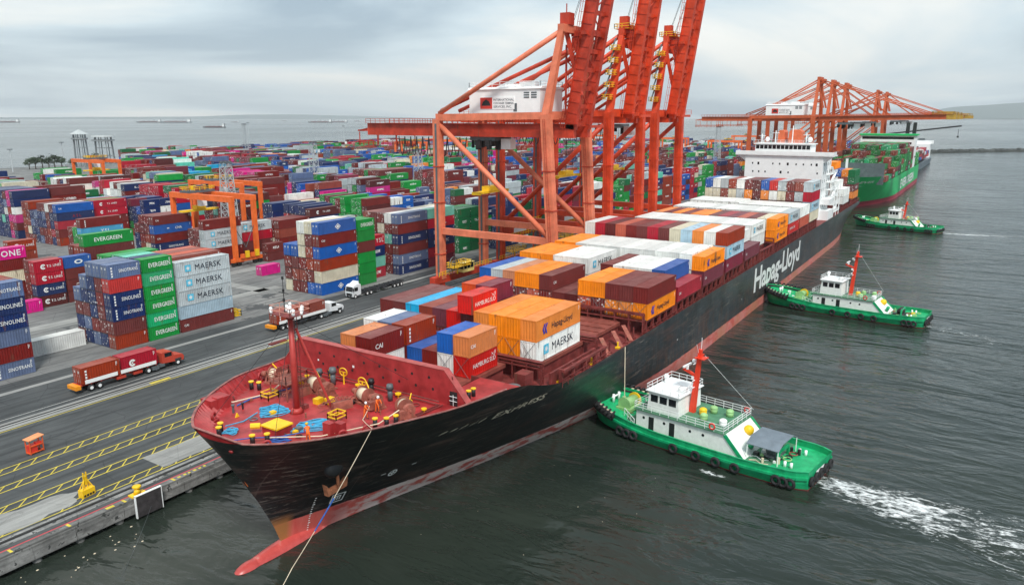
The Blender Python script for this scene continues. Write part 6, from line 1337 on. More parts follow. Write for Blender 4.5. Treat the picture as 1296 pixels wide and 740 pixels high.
# ------------------------------------------------------------------ wakes: foam lying on the water
def foam_material(name, lo, hi, sc):
    m, t, b = newmat(name); uv = nn(t, 'ShaderNodeUVMap', uv_map='UVMap').outputs[0]; su = nn(t, 'ShaderNodeSeparateXYZ', {0: uv}); u, v = su.outputs[0], su.outputs[1]
    pos = nn(t, 'ShaderNodeNewGeometry').outputs['Position']
    mp = nn(t, 'ShaderNodeMapping', {'Vector': pos, 'Rotation': (0, 0, R(12)), 'Scale': (1.0, .42, 1)}).outputs[0]
    wob = noise(t, mp, sc, 7, .68, 1.6); fine = noise(t, mp, sc*4.5, 5, .7, .8)
    edge = mth(t, 'MULTIPLY', mth(t, 'MULTIPLY', v, mth(t, 'SUBTRACT', 1.0, v)), 4.0)
    along = mth(t, 'MULTIPLY', maprange(t, u, 0, .03, .3, 1), maprange(t, u, .35, 1, 1, .35))
    f = mth(t, 'ADD', mth(t, 'MULTIPLY', wob, .6), mth(t, 'MULTIPLY', fine, .4)); f = mth(t, 'ADD', f, mth(t, 'MULTIPLY', mth(t, 'SUBTRACT', mth(t, 'MULTIPLY', mth(t, 'POWER', edge, .6), along), 1.0), .22))
    a = ramp(t, f, [(lo, BLK), (hi, WHT)])
    b.inputs['Base Color'].default_value = (.72, .75, .75, 1); b.inputs['Roughness'].default_value = .8
    tr = nn(t, 'ShaderNodeBsdfTransparent'); mx = nn(t, 'ShaderNodeMixShader', {0: a, 1: tr.outputs[0], 2: b.outputs[0]}); out = [n for n in t.nodes if n.type == 'OUTPUT_MATERIAL'][0]; t.links.new(mx.outputs[0], out.inputs[0])
    return m
def wake(axis, widths, mat, label, z=.02):
    vs = []; fs = []; uvs = []; n = len(axis)
    P_ = [Vector((a[0], a[1], WZ+z)) for a in axis]
    for i, p in enumerate(P_):
        d = (P_[min(n-1, i+1)]-P_[max(0, i-1)]).normalized(); s = Vector((-d.y, d.x, 0)); vs += [p-s*widths[i], p+s*widths[i]]
    for i in range(n-1): fs.append((2*i, 2*i+1, 2*i+3, 2*i+2)); uvs += [(i/(n-1), 0), (i/(n-1), 1), ((i+1)/(n-1), 1), ((i+1)/(n-1), 0)]
    me = bpy.data.meshes.new('wake_foam'); me.from_pydata(vs, [], fs); ul = me.uv_layers.new(name='UVMap'); ul.data.foreach_set('uv', np.array(uvs, dtype=np.float32).ravel()); me.materials.append(mat); me.update()
    tag(obj('wake_foam', me), label, 'foam', kind='stuff')
F1 = foam_material('wake_foam', .44, .56, .75); F2 = foam_material('thin_wake_foam', .52, .66, .7)
wake([(91.6, 14.2), (90.8, 9.0), (90, 4), (89, -1), (87.5, -7), (85.5, -14), (83, -24)], [2.0, 3.8, 5.4, 6.8, 8.2, 10, 12], F1, 'white churned foam trailing from the nearest tug')
wake([(178.5, 8.5), (176.5, 3), (173, -4), (168, -13), (160, -26)], [2.5, 4, 5.5, 7, 9], F2, 'thin foam trail behind the tug below the lettering')
wake([(330.5, 13.5), (331.5, 6), (333, -2), (336, -14), (340, -30)], [2.2, 2.6, 3.4, 4.5, 6], F1, 'foam trail behind the tug at the stern')
wake([(86.6, 27), (86.4, 25), (86.2, 22.6)], [.5, .9, .5], F1, 'small splash against the side of the nearest tug', .03)
# ------------------------------------------------------------------ the green ship astern
def green_ship():
    c0 = 59.4; root = empty('container_ship', (540, c0, WZ)); tag(root, 'green-hulled container ship with white deckhouse moored beyond the black ship', 'ship')
    def P(nm, b, mt, par=None, sm=False): b.v = [(x-540, y-c0, z-WZ) for x, y, z in b.v]; return b.build(nm, mt, par or root, sm)
    M_GH = paint('green_hull_paint', (0, 184, 98), .45, .08, .04, (.1, .3, .15, 1), .2); M_GB = paint('red_boot_paint', (168, 44, 66), .5, .1)
    def st(z): return float(np.interp(z, [-3, -2.3, 4, 12, 14], [396, 396, 390, 384, 383]))
    def h(x, z):
        u = min(1, max(0, (z+2.3)/15)); Le = 75-40*u; ex = 1.1-.6*u; t = min(1, max(0, (x-st(z))/Le)); return 16.2*(1-(1-t)**2)**ex
    def zt(x): return float(np.interp(x, [380, 405, 415, 700], [14.2, 13.4, 10.4, 10.0]))
    b = MB(); ns = 50; lv = [-5, -2.3, -.6, .4, 3, 6, 9, None]; vs = []
    for sd in (-1, 1):
        for i in range(ns+1):
            s = (i/ns)**2
            for z in lv:
                zz = zt(384+s*208) if z is None else z; x = st(zz)+(592-st(zz))*s; zz = zt(x) if z is None else z; vs.append((x, c0+sd*h(x, zz), zz))
    m = len(lv); M_ = (ns+1)*m
    for sd in (0, 1):
        for i in range(ns):
            for k in range(m-1): a = sd*M_+i*m+k; q = (a, a+m, a+m+1, a+1); b.f.append(q if sd == 0 else q[::-1]); b.m.append(1 if k < 3 else 0)
    for k in range(m-1): a = ns*m+k; b.f.append((a, a+M_, a+M_+1, a+1)); b.m.append(0)
    b.v = vs; P('hull', b, [M_GH, M_GB], None, True)
    b = MB(); b.prism([(386, c0-1), (392, c0-7), (402, c0-11), (418, c0-15), (591, c0-16), (591, c0+16), (418, c0+15), (402, c0+11), (392, c0+7), (386, c0+1)], 9.0, 9.4, 'z'); P('deck', b, paint('green_ship_deck', (60, 120, 90), .7, .15))
    b = MB(); b.box(404, 404.4, c0-15.5, c0+15.5, 9.4, 19.6); P('breakwater', b, M_GREYP); b = MB(); b.box(393, 394, c0-.5, c0+.5, 9.4, 22); P('foremast', b, M_SHIPW)
    b = MB(); b.box(545, 558, c0-16, c0+16, 9.4, 30.0); dh = P('deckhouse', b, M_SHIPW); b = MB(); b.box(544, 558.5, c0-17, c0+17, 30.0, 30.9); P('bridge_roof', b, M_GH, dh)
    b = MB(); b.box(544.9, 545, c0-15, c0+15, 27.6, 29.2); P('bridge_windows', b, M_GLASS, dh)
    for lvv in range(3):
        for k in range(9):
            if (k*7+lvv*3) % 4: b = MB(); b.box(544.92, 545, c0-14+k*3.3, c0-13+k*3.3, 19+lvv*2.8, 20.2+lvv*2.8); P('window', b, M_GLASS, dh)
    for k in range(5):
        b = MB(); xx = 548+k*2; b.box(xx, xx+.9, c0-16.05, c0-16, 16, 17); P('window', b, M_GLASS, dh)
    for yy in (c0-13, c0-9): b = MB(); b.box(566, 570, yy-1, yy+1, 30, 38); P('exhaust', b, M_BLKP)
    me, wd = text_mesh('EVERGREEN', M_MARKW, .035); o = obj('lettering', me, root); o.location = (-60, -16.28, 2.3+2.0); o.scale = (78/wd, 1, 5.0)
    me, wd = text_mesh('EVER', M_MARKW, .03); o = obj('ship_name', me, root)
    n = len(me.vertices); co = np.empty(n*3); me.vertices.foreach_get('co', co); co = co.reshape(-1, 3); m2 = me.copy(); out = []
    for u, _, v in co: x = 389.5+u*3.2; z = 10.6+v*1.1; out += [x-540, -h(x, z)-.08, z-WZ]
    m2.vertices.foreach_set('co', out); o.data = m2
    random.seed(31); cs = ['green', 'maroon', 'green', 'seagreen', 'green', 'maroon', 'darkgreen', 'brick', 'green']
    for bi, x in enumerate(np.arange(409, 532, 13.6)):
        for r in range(13):
            nt_ = min(6, 3+bi//2+random.choice((-1, 0, 0, 0, 1))) if 1 <= r <= 11 else min(5, 2+bi//2+random.choice((-1, 0)))
            for t in range(nt_): cont(x, c0-15.9+r*2.45, 10.3+t*2.62, 12.19, 2.59, random.choice(cs), 'evergreen', '', t, r, 'green', 1, False)
    for x in (576,):
        for r in range(13):
            for t in range(random.choice((2, 3, 4))): cont(x, c0-15.9+r*2.45, 10.3+t*2.62, 12.19, 2.59, random.choice(cs), None, '', t, r, 'green', 1, False)
green_ship()
def simple_ship(x, y, rz, L, label, hullc, boxes=False, tanker=True, sc=1.0, z0=0):
    root = empty('cargo_ship', (x, y, WZ), rz); tag(root, label, 'ship', 'ships far out on the water'); B = L*.075; D = L*.028+1.0
    def hbk(t): return B*(1-max(0, (t-.80)/.2)**2)*(1-.35*max(0, (.08-t)/.08))
    b = MB(); vs = []; n = 16
    for sd in (-1, 1):
        for i in range(n+1):
            t = i/n; zz = D*(1+.35*max(0, (t-.9)/.1)+.15*max(0, (.1-t)/.1)); vs += [(L*(t-.5)-(0 if t < 1 else L*.02), sd*hbk(t)*.93, -1.5), (L*(t-.5), sd*hbk(t), zz)]
    m_ = 2*(n+1); fs = []
    for i in range(n): fs += [(2*i, 2*i+2, 2*i+3, 2*i+1), (m_+2*i, m_+2*i+1, m_+2*i+3, m_+2*i+2), (2*i+1, 2*i+3, m_+2*i+3, m_+2*i+1)]
    fs.append((0, 1, m_+1, m_)); b.add(vs, fs); b.build('hull', hullc, root)
    b = MB(); b.box(-L*.45, -L*.37, -B*.8, B*.8, D, D+L*.06+4); b.box(-L*.44, -L*.39, -B, B, D+L*.06+4, D+L*.06+7); dh = b.build('deckhouse', M_SHIPW, root)
    b = MB(); b.box(-L*.475, -L*.455, -B*.25, B*.25, D, D+L*.06+9); b.build('funnel', M_GREYP, dh)
    for k in range(3): b = MB(); xx = -L*.22+k*L*.2; b.tube((xx, 0, D), (xx, 0, D+L*.055+3), L*.006, 6); b.beam((xx, 0, D+L*.05), (xx+L*.09, 0, D+L*.035), L*.006, L*.006); b.build('deck_crane', M_GREYP, root)
    b = MB(); b.box(-L*.33, L*.38, -B*.6, B*.6, D, D+L*.012+.8); b.build('hatches', M_DECKR, root)
M_FH1 = paint('far_hull_dark', (60, 66, 74), .6, .1); M_FH2 = paint('far_hull_grey', (104, 116, 124), .6, .1)
def polar(px, dist):     # bearing of a picture column
    a = math.atan2(648-px, 943.4/math.cos(_pt)*1.0) + R(32.5); return (math.cos(a)*dist, math.sin(a)*dist)
for px, dist, L, rz, lab, hc in ((188, 6900, 190, R(140), 'grey cargo ship far out at left, bow overlapping its neighbour', M_FH1), (222, 6600, 230, R(145), 'larger grey cargo ship far out at left', M_FH2), (6, 7400, 200, R(150), 'cargo ship on the horizon at the left picture edge', M_FH1),
        (297, 6800, 70, R(120), 'short small ship alone on the horizon', M_FH2), (405, 6300, 190, R(130), 'dark cargo ship on the horizon left of the near crane', M_FH1), (428, 6500, 150, R(130), 'pale cargo ship just right of the dark one', M_FH2), (452, 8200, 70, R(130), 'tiny ship at the end of the crane girder', M_FH1), (360, 8600, 60, R(130), 'tiny speck of a ship on the horizon', M_FH2)):
    X, Y = polar(px, dist); simple_ship(X, Y, rz, L, lab, hc)
X, Y = polar(270, 3500); simple_ship(X, Y, R(125), 95, 'long low dark barge lying off the far shore', M_FH1)
simple_ship(790, 63, R(180), 150, 'dark ship partly hidden behind the green ship', M_FH2, True)
random.seed(12)
for bi in range(7):
    for r in range(8):
        for t in range(random.choice((2, 3))): cont(720+bi*13, 52+r*2.5, 6.2+t*2.6, 12.19, 2.59, random.choice(['crimson', 'red', 'blue', 'maroon', 'white', 'crimson']), None, '', t, r, 'green', 1, False)
b = MB(); fc = empty('floating_crane', (800, 104, WZ)); tag(fc, 'dark long crane jib reaching over the water beyond the green ship', 'crane')
for s in (-1.2, 1.2): b.beam((s, 1, 26), (s, -76, 36), .9, 1.3)
for k in range(19): b.beam((-1.2, 1-k*4.05, 26+k*.527), (1.2, -3-k*4.05, 26.5+k*.527), .4, .4)
b.build('jib', M_BLKP, fc); b = MB(); b.box(-6, 6, -5, 9, 0, 6); b.beam((0, 3, 6), (0, 1, 27), 3, 3); b.build('pontoon_tower', M_GREYP, fc); b = MB(); b.tube((0, -74, 33), (0, -74, 27), .2, 6); b.box(-.8, .8, -74.8, -73.2, 25.6, 27); b.build('hook', M_BLKP, fc)
# ------------------------------------------------------------------ trucks on the apron
M_CABO = paint('truck_orange_paint', (190, 66, 46), .45, .1, .05); M_CABW = paint('truck_white_paint', (232, 236, 238), .4, .05, .03); M_CHAS = paint('chassis_dark', (52, 54, 58), .6, .15); M_CHASR = paint('chassis_red', (190, 62, 44), .55, .12, .1)
def truck(x, y, rz, label, cabm, chm, L=14.2, bonnet=True, skel=False, tail=True):
    """origin: rear end of the trailer, +x forward"""
    root = empty('container_truck', (x, y, 0), rz); tag(root, label, 'truck'); P = lambda nm, b, mt, par=None, sm=False: b.build(nm, mt, par or root, sm)
    b = MB()
    for s in (-.55, .55): b.box(.3, L-.2, s-.09, s+.09, .95, 1.32)
    for k in range(9): xx = .4+k*(L-1)/8; b.box(xx-.08, xx+.08, -1.2, 1.2, 1.12, 1.34)
    tr = P('trailer', b, chm)
    if tail: b = MB(); b.box(-.5, .3, -1.25, 1.25, .7, 1.3); P('rear_bumper', b, paint('orange_yellow_bumper', (240, 150, 20), .5, .1), tr)
    def wheels(xx, par):
        for s in (-1, 1): b = MB(); b.tube((xx, s*.72, .52), (xx, s*1.22, .52), .52, 16); w_ = P('wheel', b, M_TYRE, par, True); b = MB(); b.tube((xx, s*1.225, .52), (xx, s*1.235, .52), .27, 12); P('hub', b, M_SHIPW, w_)
    for xx in ((1.9, 3.2) if not skel else (1.4, 2.7, 4.0)): wheels(xx, tr)
    if not skel: b = MB(); b.box(1.0, L*.46, -1.27, -1.24, 1.36, 1.95); b.box(L*.5, L-.6, -1.27, -1.24, 1.36, 1.95); P('side_board', b, M_SHIPW, tr)
    for xx in (L*.45, L*.66): b = MB(); b.box(xx, xx+1.5, -1.15, 1.15, .55, .95); P('side_guard', b, chm, tr)
    c = L+.15; b = MB()
    for s in (-.5, .5): b.box(L-3.6, c+4.2, s-.1, s+.1, .6, .92)
    tk = P('tractor_frame', b, M_CHAS); wheels(L-2.0, tk); wheels(L-.7, tk); wheels(c+3.2, tk)
    b = MB(); b.box(L-1.4, L-.2, -1.35, -.75, .35, .95); b.box(L+.0, L+.9, -1.2, -.7, .5, 1.0); P('fuel_tank', b, M_GREYP, tk)
    if bonnet:
        b = MB(); b.prism([(c+.4, 1.0), (c+4.3, .7), (c+4.45, 1.35), (c+4.2, 1.75), (c+2.6, 1.95), (c+2.25, 2.75), (c+.55, 2.9), (c+.4, 2.8)], -1.15, 1.15, 'y'); cab = P('cab', b, cabm)
        b = MB(); b.add([(c+2.62, -1.0, 1.99), (c+2.62, 1.0, 1.99), (c+2.30, .95, 2.68), (c+2.30, -.95, 2.68)], [(0, 1, 2, 3)]); P('windscreen', b, M_GLASS, cab)
        for s in (-1, 1): b = MB(); b.box(c+.9, c+2.2, s*1.15-.02, s*1.15+.02, 1.95, 2.65); P('side_window', b, M_GLASS, cab); b = MB(); b.box(c+2.7, c+3.8, s*1.2-.12, s*1.2+.12, .95, 1.25); P('mudguard', b, M_CHAS, cab)
        b = MB(); b.box(c+4.35, c+4.5, -1.1, 1.1, .55, .9); P('bumper', b, M_CHAS, cab)
    else:
        b = MB(); b.prism([(c+1.3, .8), (c+3.9, .5), (c+4.0, 1.6), (c+3.75, 2.9), (c+3.2, 3.25), (c+1.6, 3.35), (c+1.3, 3.1)], -1.22, 1.22, 'y'); cab = P('cab', b, cabm)
        b = MB(); b.add([(c+4.01, -1.08, 1.72), (c+4.01, 1.08, 1.72), (c+3.79, 1.02, 2.82), (c+3.79, -1.02, 2.82)], [(0, 1, 2, 3)]); P('windscreen', b, M_GLASS, cab)
        b = MB(); b.box(c+3.98, c+4.06, -.85, .85, .75, 1.3); P('grille', b, M_BLKP, cab)
        for s in (-1, 1): b = MB(); b.box(c+2.3, c+3.5, s*1.22-.02, s*1.22+.02, 1.75, 2.65); P('side_window', b, M_GLASS, cab); b = MB(); b.box(c+3.9, c+4.1, s*1.4-.12, s*1.4+.12, 1.9, 2.6); P('mirror', b, M_BLKP, cab)
        b = MB(); b.prism([(c+1.6, 3.3), (c+2.9, 3.3), (c+1.7, 3.9), (c+1.6, 3.9)], -.9, .9, 'y'); P('wind_deflector', b, cabm, cab)
    return root
def load(x, y, L, col, liv, what): cont(x, y, 1.37, L, 2.59, col, liv, what, 0, 0, 'containers carried on trucks', -1, True)
truck(55.4, 115.3, 0, 'orange tractor truck hauling two maroon boxes along the quay road', M_CABO, M_CHASR, 13.4)
load(56.0, 114.1, 6.06, 'brick', 'cols', '{col} {ft} container riding at the rear of the orange truck'); load(62.4, 114.1, 6.06, 'crimson', 'ring1', '{col} {ft} container riding behind the cab of the orange truck')
truck(94.6, 117.0, 0, 'white-cab truck hauling two brown boxes behind the foremast', M_CABW, M_CHAS)
load(95.3, 115.8, 6.06, 'brick', 'cols', '{col} {ft} container riding at the rear of the white-cab truck'); load(101.9, 115.8, 6.06, 'brick', None, '{col} {ft} container riding behind the white-cab truck cab')
truck(141.5, 123.6, math.pi, 'white truck pulling an empty skeletal trailer by the blue stack', M_CABW, M_CHAS, 14.4, False, True, False)
# ------------------------------------------------------------------ things on the quay
r_ = empty('mooring_bollard', (42.0, QY+.5, .035)); tag(r_, 'yellow mooring bollard on the quay edge above the black fender', 'bollard')
b = MB(); b.box(-.85, .85, -.45, .45, 0, .18); b.build('base_plate', M_YELP, r_); b = MB(); b.tube((0, 0, .18), (0, 0, .75), .42, 14, r2=.28); b.tube((0, 0, .75), (0, 0, 1.0), .30, 14, r2=.52); b.tube((0, 0, 1.0), (0, 0, 1.12), .52, 14, r2=.40); b.build('bollard_post', M_YELP, r_, True)
r_ = empty('quay_fender', (42.5, QY-.75, -.7)); tag(r_, 'square black rubber fender panel in a pale frame on the quay face', 'fender')
b = MB(); b.box(-1.5, 1.5, -.12, .12, -1.3, 1.25); b.build('fender_panel', paint('fender_black', (54, 50, 52), .8, .25, .3, (.12, .11, .11, 1), 1.5), r_)
b = MB()
for q in ((-1.58, -1.5, -1.35, 1.3), (1.5, 1.58, -1.35, 1.3)): b.box(q[0], q[1], -.16, .14, q[2], q[3])
b.box(-1.58, 1.58, -.16, .14, 1.25, 1.33); b.build('fender_frame', M_SHIPW, r_)
b = MB(); b.tube((0, .12, 0), (0, .8, 0), .75, 16); b.build('fender_cell', M_TYRE, r_, True)
r_ = empty('spreader_frame', (38.9, 81.6, 0.02), R(8)); r_.scale = (.76, .76, .8); tag(r_, 'yellow lifting frame with a pointed top standing on the quay', 'lifting frame')
b = MB(); b.box(-1.0, 1.0, -.5, .5, 0, 1.1); bx = b.build('frame_box', M_YELP, r_)
for k in range(4): b = MB(); b.box(-.82+k*.44, -.5+k*.44, -.53, -.505, .12, .42); b.build('slot', M_BLKP, bx)
b = MB()
for s in (-1, 1):
    b.beam((s*.85, -.35, 1.1), (s*.18, 0, 2.5), .12, .12); b.beam((s*.85, .35, 1.1), (s*.18, 0, 2.5), .12, .12); b.beam((s*.22, 0, 1.1), (s*.22, 0, 3.5), .12, .16)
b.beam((-.22, 0, 3.4), (.22, 0, 3.0), .1, .1); b.box(-.3, .3, -.08, .08, 1.6, 2.9); b.build('frame_head', M_YELP, r_)
r_ = empty('steel_rack', (41.4, 98.3, 0.0), R(6)); r_.scale = (.74, .74, .74); tag(r_, 'small orange steel rack with a tilted roof on the apron', 'rack')
M_RK = paint('rack_orange', (228, 92, 40), .5, .15, .15); b = MB()
for sx in (-1.1, 1.1):
    for sy in (-.6, .6): b.beam((sx, sy, .1), (sx, sy, 2.7), .14, .14)
for sx in (-1.1, 1.1): b.beam((sx, -.6, .25), (sx, .6, .25), .14, .2)
for z in (.3, 1.5): b.beam((-1.1, -.6, z), (1.1, -.6, z), .12, .16); b.beam((-1.1, .6, z), (1.1, .6, z), .12, .16)
b.build('rack_frame', M_RK, r_); b = MB(); b.prism([(-1.35, 2.6), (1.35, 2.85), (1.35, 2.98), (-1.35, 2.73)], -.85, .85, 'y'); b.build('rack_roof', paint('rack_roof', (236, 152, 100), .6, .15), r_)
b = MB(); b.box(-1.0, .2, -.5, .5, .3, 1.6); b.box(.1, 1.0, -.45, .3, 1.2, 1.9); b.build('stored_box', paint('rack_red', (214, 52, 38), .5, .15), r_)
for k in range(4): b = MB(); b.tube((-.9+k*.6, -.55, .15), (-.9+k*.6, .55, .15), .14, 10); b.build('roller', M_BLKP, r_)
for k, (x, y) in enumerate(((98.6, 133.0), (98.8, 134.6))):
    r_ = empty('barrier_stand', (x, y, .01)); tag(r_, 'yellow barrier frame beside the star-marked stack, %s one' % ('nearer', 'farther')[k], 'barrier', 'yellow barrier frames')
    b = MB(); b.rail([(-.9, -.5, 0), (.9, -.5, 0), (.9, .5, 0), (-.9, .5, 0)], 1.2, .6, .07, closed=True); b.build('barrier_rails', M_YELP, r_); b = MB(); b.box(-.9, .9, -.5, .5, .02, .14); b.build('barrier_base', M_YELP, r_)
r_ = empty('checker_cabin', (149.4, 109.0, 3.75)); tag(r_, 'small pale yellow cabin with big windows at the near crane foot', 'cabin')
b = MB(); b.box(-2.2, 2.2, -1.0, 1.0, 0, .8); b.box(-2.3, 2.3, -1.1, 1.1, 2.2, 2.35)
for sx in (-2.1, -.7, .7, 2.1):
    for sy in (-.92, .92): b.box(sx-.08, sx+.08, sy-.08, sy+.08, .8, 2.2)
b.build('cabin_frame', paint('cabin_yellow', (232, 214, 130), .5, .1), r_)
for k in range(3): b = MB(); b.box(-2.0+k*1.4, -.8+k*1.4, -.93, -.90, .82, 2.18); b.build('cabin_window', M_GLASS, r_)
b = MB(); b.box(-2.13, -2.10, -.82, .82, .82, 2.18); b.build('cabin_window', M_GLASS, r_)
# ------------------------------------------------------------------ people on the foredeck
M_SUIT = paint('orange_coverall', (240, 110, 34), .7, .1, streak=False, scale=3); M_SKIN = paint('skin', (150, 100, 74), .6, .06, streak=False); M_BOOTS = paint('boots', (34, 30, 28), .7, .1)
def person(x, y, z, rz, label, pose):
    V = {'pel': (0, 0, .95), 'sp': (pose['lean']*.5, 0, 1.2), 'ch': (pose['lean'], 0, 1.40), 'nk': (pose['lean']*1.15, 0, 1.53), 'hd': (pose['lean']*1.3, 0, 1.66), 'tp': (pose['lean']*1.32, 0, 1.75)}
    E = [('pel', 'sp'), ('sp', 'ch'), ('ch', 'nk'), ('nk', 'hd'), ('hd', 'tp')]; rad = {'pel': .155, 'sp': .145, 'ch': .165, 'nk': .058, 'hd': .098, 'tp': .07}
    for s, nm in ((1, 'l'), (-1, 'r')):
        st = pose['step']*s; V['hp'+nm] = (0, s*.10, .90); V['kn'+nm] = (st*.55+.04, s*.11, .50); V['an'+nm] = (st, s*.12, .09); V['to'+nm] = (st+.17, s*.13, .045)
        E += [('pel', 'hp'+nm), ('hp'+nm, 'kn'+nm), ('kn'+nm, 'an'+nm), ('an'+nm, 'to'+nm)]; rad.update({'hp'+nm: .105, 'kn'+nm: .072, 'an'+nm: .05, 'to'+nm: .04})
        ax, az = pose['arm']; L_ = pose['lean']; V['sh'+nm] = (L_, s*.20, 1.41); V['el'+nm] = (L_+ax*.5, s*.25, 1.41-.27*az); V['wr'+nm] = (L_+ax, s*(.25-pose['in']), 1.41-.5*az); V['pm'+nm] = (L_+ax*1.18, s*(.24-pose['in']*1.1), 1.41-.56*az)
        E += [('ch', 'sh'+nm), ('sh'+nm, 'el'+nm), ('el'+nm, 'wr'+nm), ('wr'+nm, 'pm'+nm)]; rad.update({'sh'+nm: .075, 'el'+nm: .052, 'wr'+nm: .036, 'pm'+nm: .036})
        p = Vector(V['pm'+nm])
        for k in range(5):
            dy = (k-2)*.02; ln = (.05, .075, .085, .078, .06)[k]; a_, b2 = 'f%s%d' % (nm, k), 'g%s%d' % (nm, k)
            if k == 0: V[a_] = tuple(p+Vector((.0, -s*.05, .0))); V[b2] = tuple(p+Vector((.04, -s*.06, -.02)))
            else: V[a_] = tuple(p+Vector((ln*.6, s*dy, -.01))); V[b2] = tuple(p+Vector((ln*.8, s*dy, -.05)))
            E += [('pm'+nm, a_), (a_, b2)]; rad[a_] = .010; rad[b2] = .008
    names = list(V); me = bpy.data.meshes.new('person'); me.from_pydata([V[n] for n in names], [(names.index(a), names.index(b_)) for a, b_ in E], [])
    o = bpy.data.objects.new('person', me); COL.objects.link(o); md = o.modifiers.new('skin', 'SKIN'); 
    for i, n in enumerate(names): me.skin_vertices[0].data[i].radius = (rad[n], rad[n]); me.skin_vertices[0].data[i].use_root = (n == 'pel')
    sb = o.modifiers.new('sub', 'SUBSURF'); sb.levels = 1; sb.render_levels = 1
    bpy.context.view_layer.update(); m2 = bpy.data.meshes.new_from_object(o.evaluated_get(bpy.context.evaluated_depsgraph_get())); bpy.data.objects.remove(o)
    for q in (M_SUIT, M_SKIN, M_BOOTS): m2.materials.append(q)
    wr = [Vector(V['wrl']), Vector(V['wrr'])]
    for p in m2.polygons:
        c = p.center; p.use_smooth = True; p.material_index = 2 if c.z < .13 else (1 if c.z > 1.53 or any((c-q).length < .17 and (c.x > q.x-.01) for q in wr) else 0)
    root = empty('person', (x, y, z), rz); tag(root, label, 'person', 'crew on the foredeck'); root.scale = (1.04,)*3; obj('body', m2, root)
    hx_ = V['hd'][0]; b = MB(); b.ball((hx_, 0, 1.735), .135, .125, .12, 14, 8); b.tube((hx_, 0, 1.715), (hx_+.02, 0, 1.725), .165, 14); b.build('helmet', M_SHIPW if pose.get('wh', 1) else M_YELP, root, True)
    b = MB()
    for s in (-1, 1): b.ball((hx_+.092, s*.035, 1.672), .012, .014, .01, 6, 4)
    b.build('eyes', M_BLKP, root); b = MB(); b.prism([(hx_+.09, 1.63), (hx_+.125, 1.635), (hx_+.095, 1.67)], -.014, .014, 'y'); b.build('nose', M_SKIN, root); b = MB(); b.box(hx_+.085, hx_+.098, -.025, .025, 1.598, 1.608); b.build('mouth', paint('lips', (120, 66, 56), .6, .05), root)
person(52.3, 51.2, FCZ+.0, R(-70), 'crewman in orange coveralls hauling a line, nearer the bow', dict(lean=.10, step=.18, arm=(.34, .7), **{'in': .1}))
person(54.3, 51.4, FCZ+.0, R(-105), 'crewman in orange coveralls leaning forward beside the rope drum', dict(lean=.22, step=.12, arm=(.36, .8), **{'in': .08}))
person(45.2, 51.8, FCZ+.0, R(60), 'crewman in orange crouching low by the starboard bulwark', dict(lean=.28, step=.22, arm=(.3, 1.0), wh=0, **{'in': .05}))
# ------------------------------------------------------------------ ropes
def rope(pts, r, mat, label, name='mooring_rope', sag=0.0, n=14):
    P_ = []
    for a, c in zip(pts[:-1], pts[1:]):
        for i in range(n): u = i/n; q = Vector(a).lerp(Vector(c), u); q.z -= sag*4*u*(1-u)*(Vector(c)-Vector(a)).length; P_.append(q)
    P_.append(Vector(pts[-1])); b = MB(); b.path(P_, r, 6); o = b.build(name, mat); tag(o, label, 'rope'); return o
fx_, fy_ = 48.6, yc(48.6)-hb(48.6, 12.4)
rope([(53.2, 51.4, FCZ+1.1), (50.5, 49.8, FCZ+.9), (fx_, fy_-.12, ztop(48.6)+.12), (41.5, 51.0, .2), (37.0, 50.0, WZ+.05)], .035, M_CREAM, 'pale mooring line led over the starboard rail down to the water', sag=.02)
_ra, _rb = Vector((fx_, fy_-.12, ztop(48.6)+.12)), Vector((41.5, 51.0, .2)); _dip = lambda u: Vector((0, 0, -.02*4*u*(1-u)*(_rb-_ra).length))
rope([tuple(_ra.lerp(_rb, u)+_dip(u)) for u in (.48, .56, .64, .72)], .075, M_NROPE, 'short blue chafe sleeve on the hanging mooring line')
rope([(53.8, 47.9, FCZ+1.2), (51.5, 48.6, FCZ+.4), (46.5, 51.5, FCZ+.25), (43.2, 55.0, FCZ+.5)], .06, M_CREAM, 'cream rope led along the starboard side of the foredeck')
rope([(56, 66.5, FCZ+.8), (51.5, 64.8, FCZ+.3), (47.6, 66.0, FCZ+.3), (45.4, 67.2, FCZ+.9)], .07, M_CREAM, 'cream rope led forward on the port side of the foredeck')
rope([(54, 64, FCZ+.3), (49.6, 65.4, FCZ+.2), (47.3, 65.0, FCZ+.2)], .08, M_NROPE, 'dark blue rope lying along the port side of the foredeck')
random.seed(17)
def heap(cx, cy, Lx, Ly, rz, n, mat, label):
    b = MB()
    for k in range(n):
        f = 1-k/n*.45; pts = []
        ph = random.uniform(0, 6.28); ox = random.uniform(-.15, .15); oy = (k-n/2)*Ly/n
        for i in range(25):
            t = 2*math.pi*i/24; lx = math.cos(t)*Lx*f*(.8+.2*random.random()*.3)+ox; ly = math.sin(t)*Ly*.16*f+oy*1.0+.12*math.sin(3*t+ph)
            c, s = math.cos(rz), math.sin(rz); pts.append((cx+lx*c-ly*s, cy+lx*s+ly*c, FCZ+.08+.05*(k % 4)+.03*math.sin(2*t)))
        b.path(pts, .048, 5)
    tag(b.build('rope_heap', mat), label, 'rope', 'flaked blue ropes on the foredeck')
heap(48.6, 61.0, 1.9, 2.6, R(-25), 13, M_BROPE, 'blue rope flaked in a heap on the port side of the mast'); heap(48.3, 54.4, 2.6, 2.2, R(-38), 13, M_BROPE, 'blue rope flaked in a heap on the starboard side of the mast')
heap(42.9, 60.2, .9, 1.2, R(-60), 7, M_BROPE, 'small blue rope coil beside the bollards at the stem'); heap(44.0, 54.6, 1.3, .9, R(-40), 6, M_NROPE, 'small tangle of blue rope beside the starboard bollards')
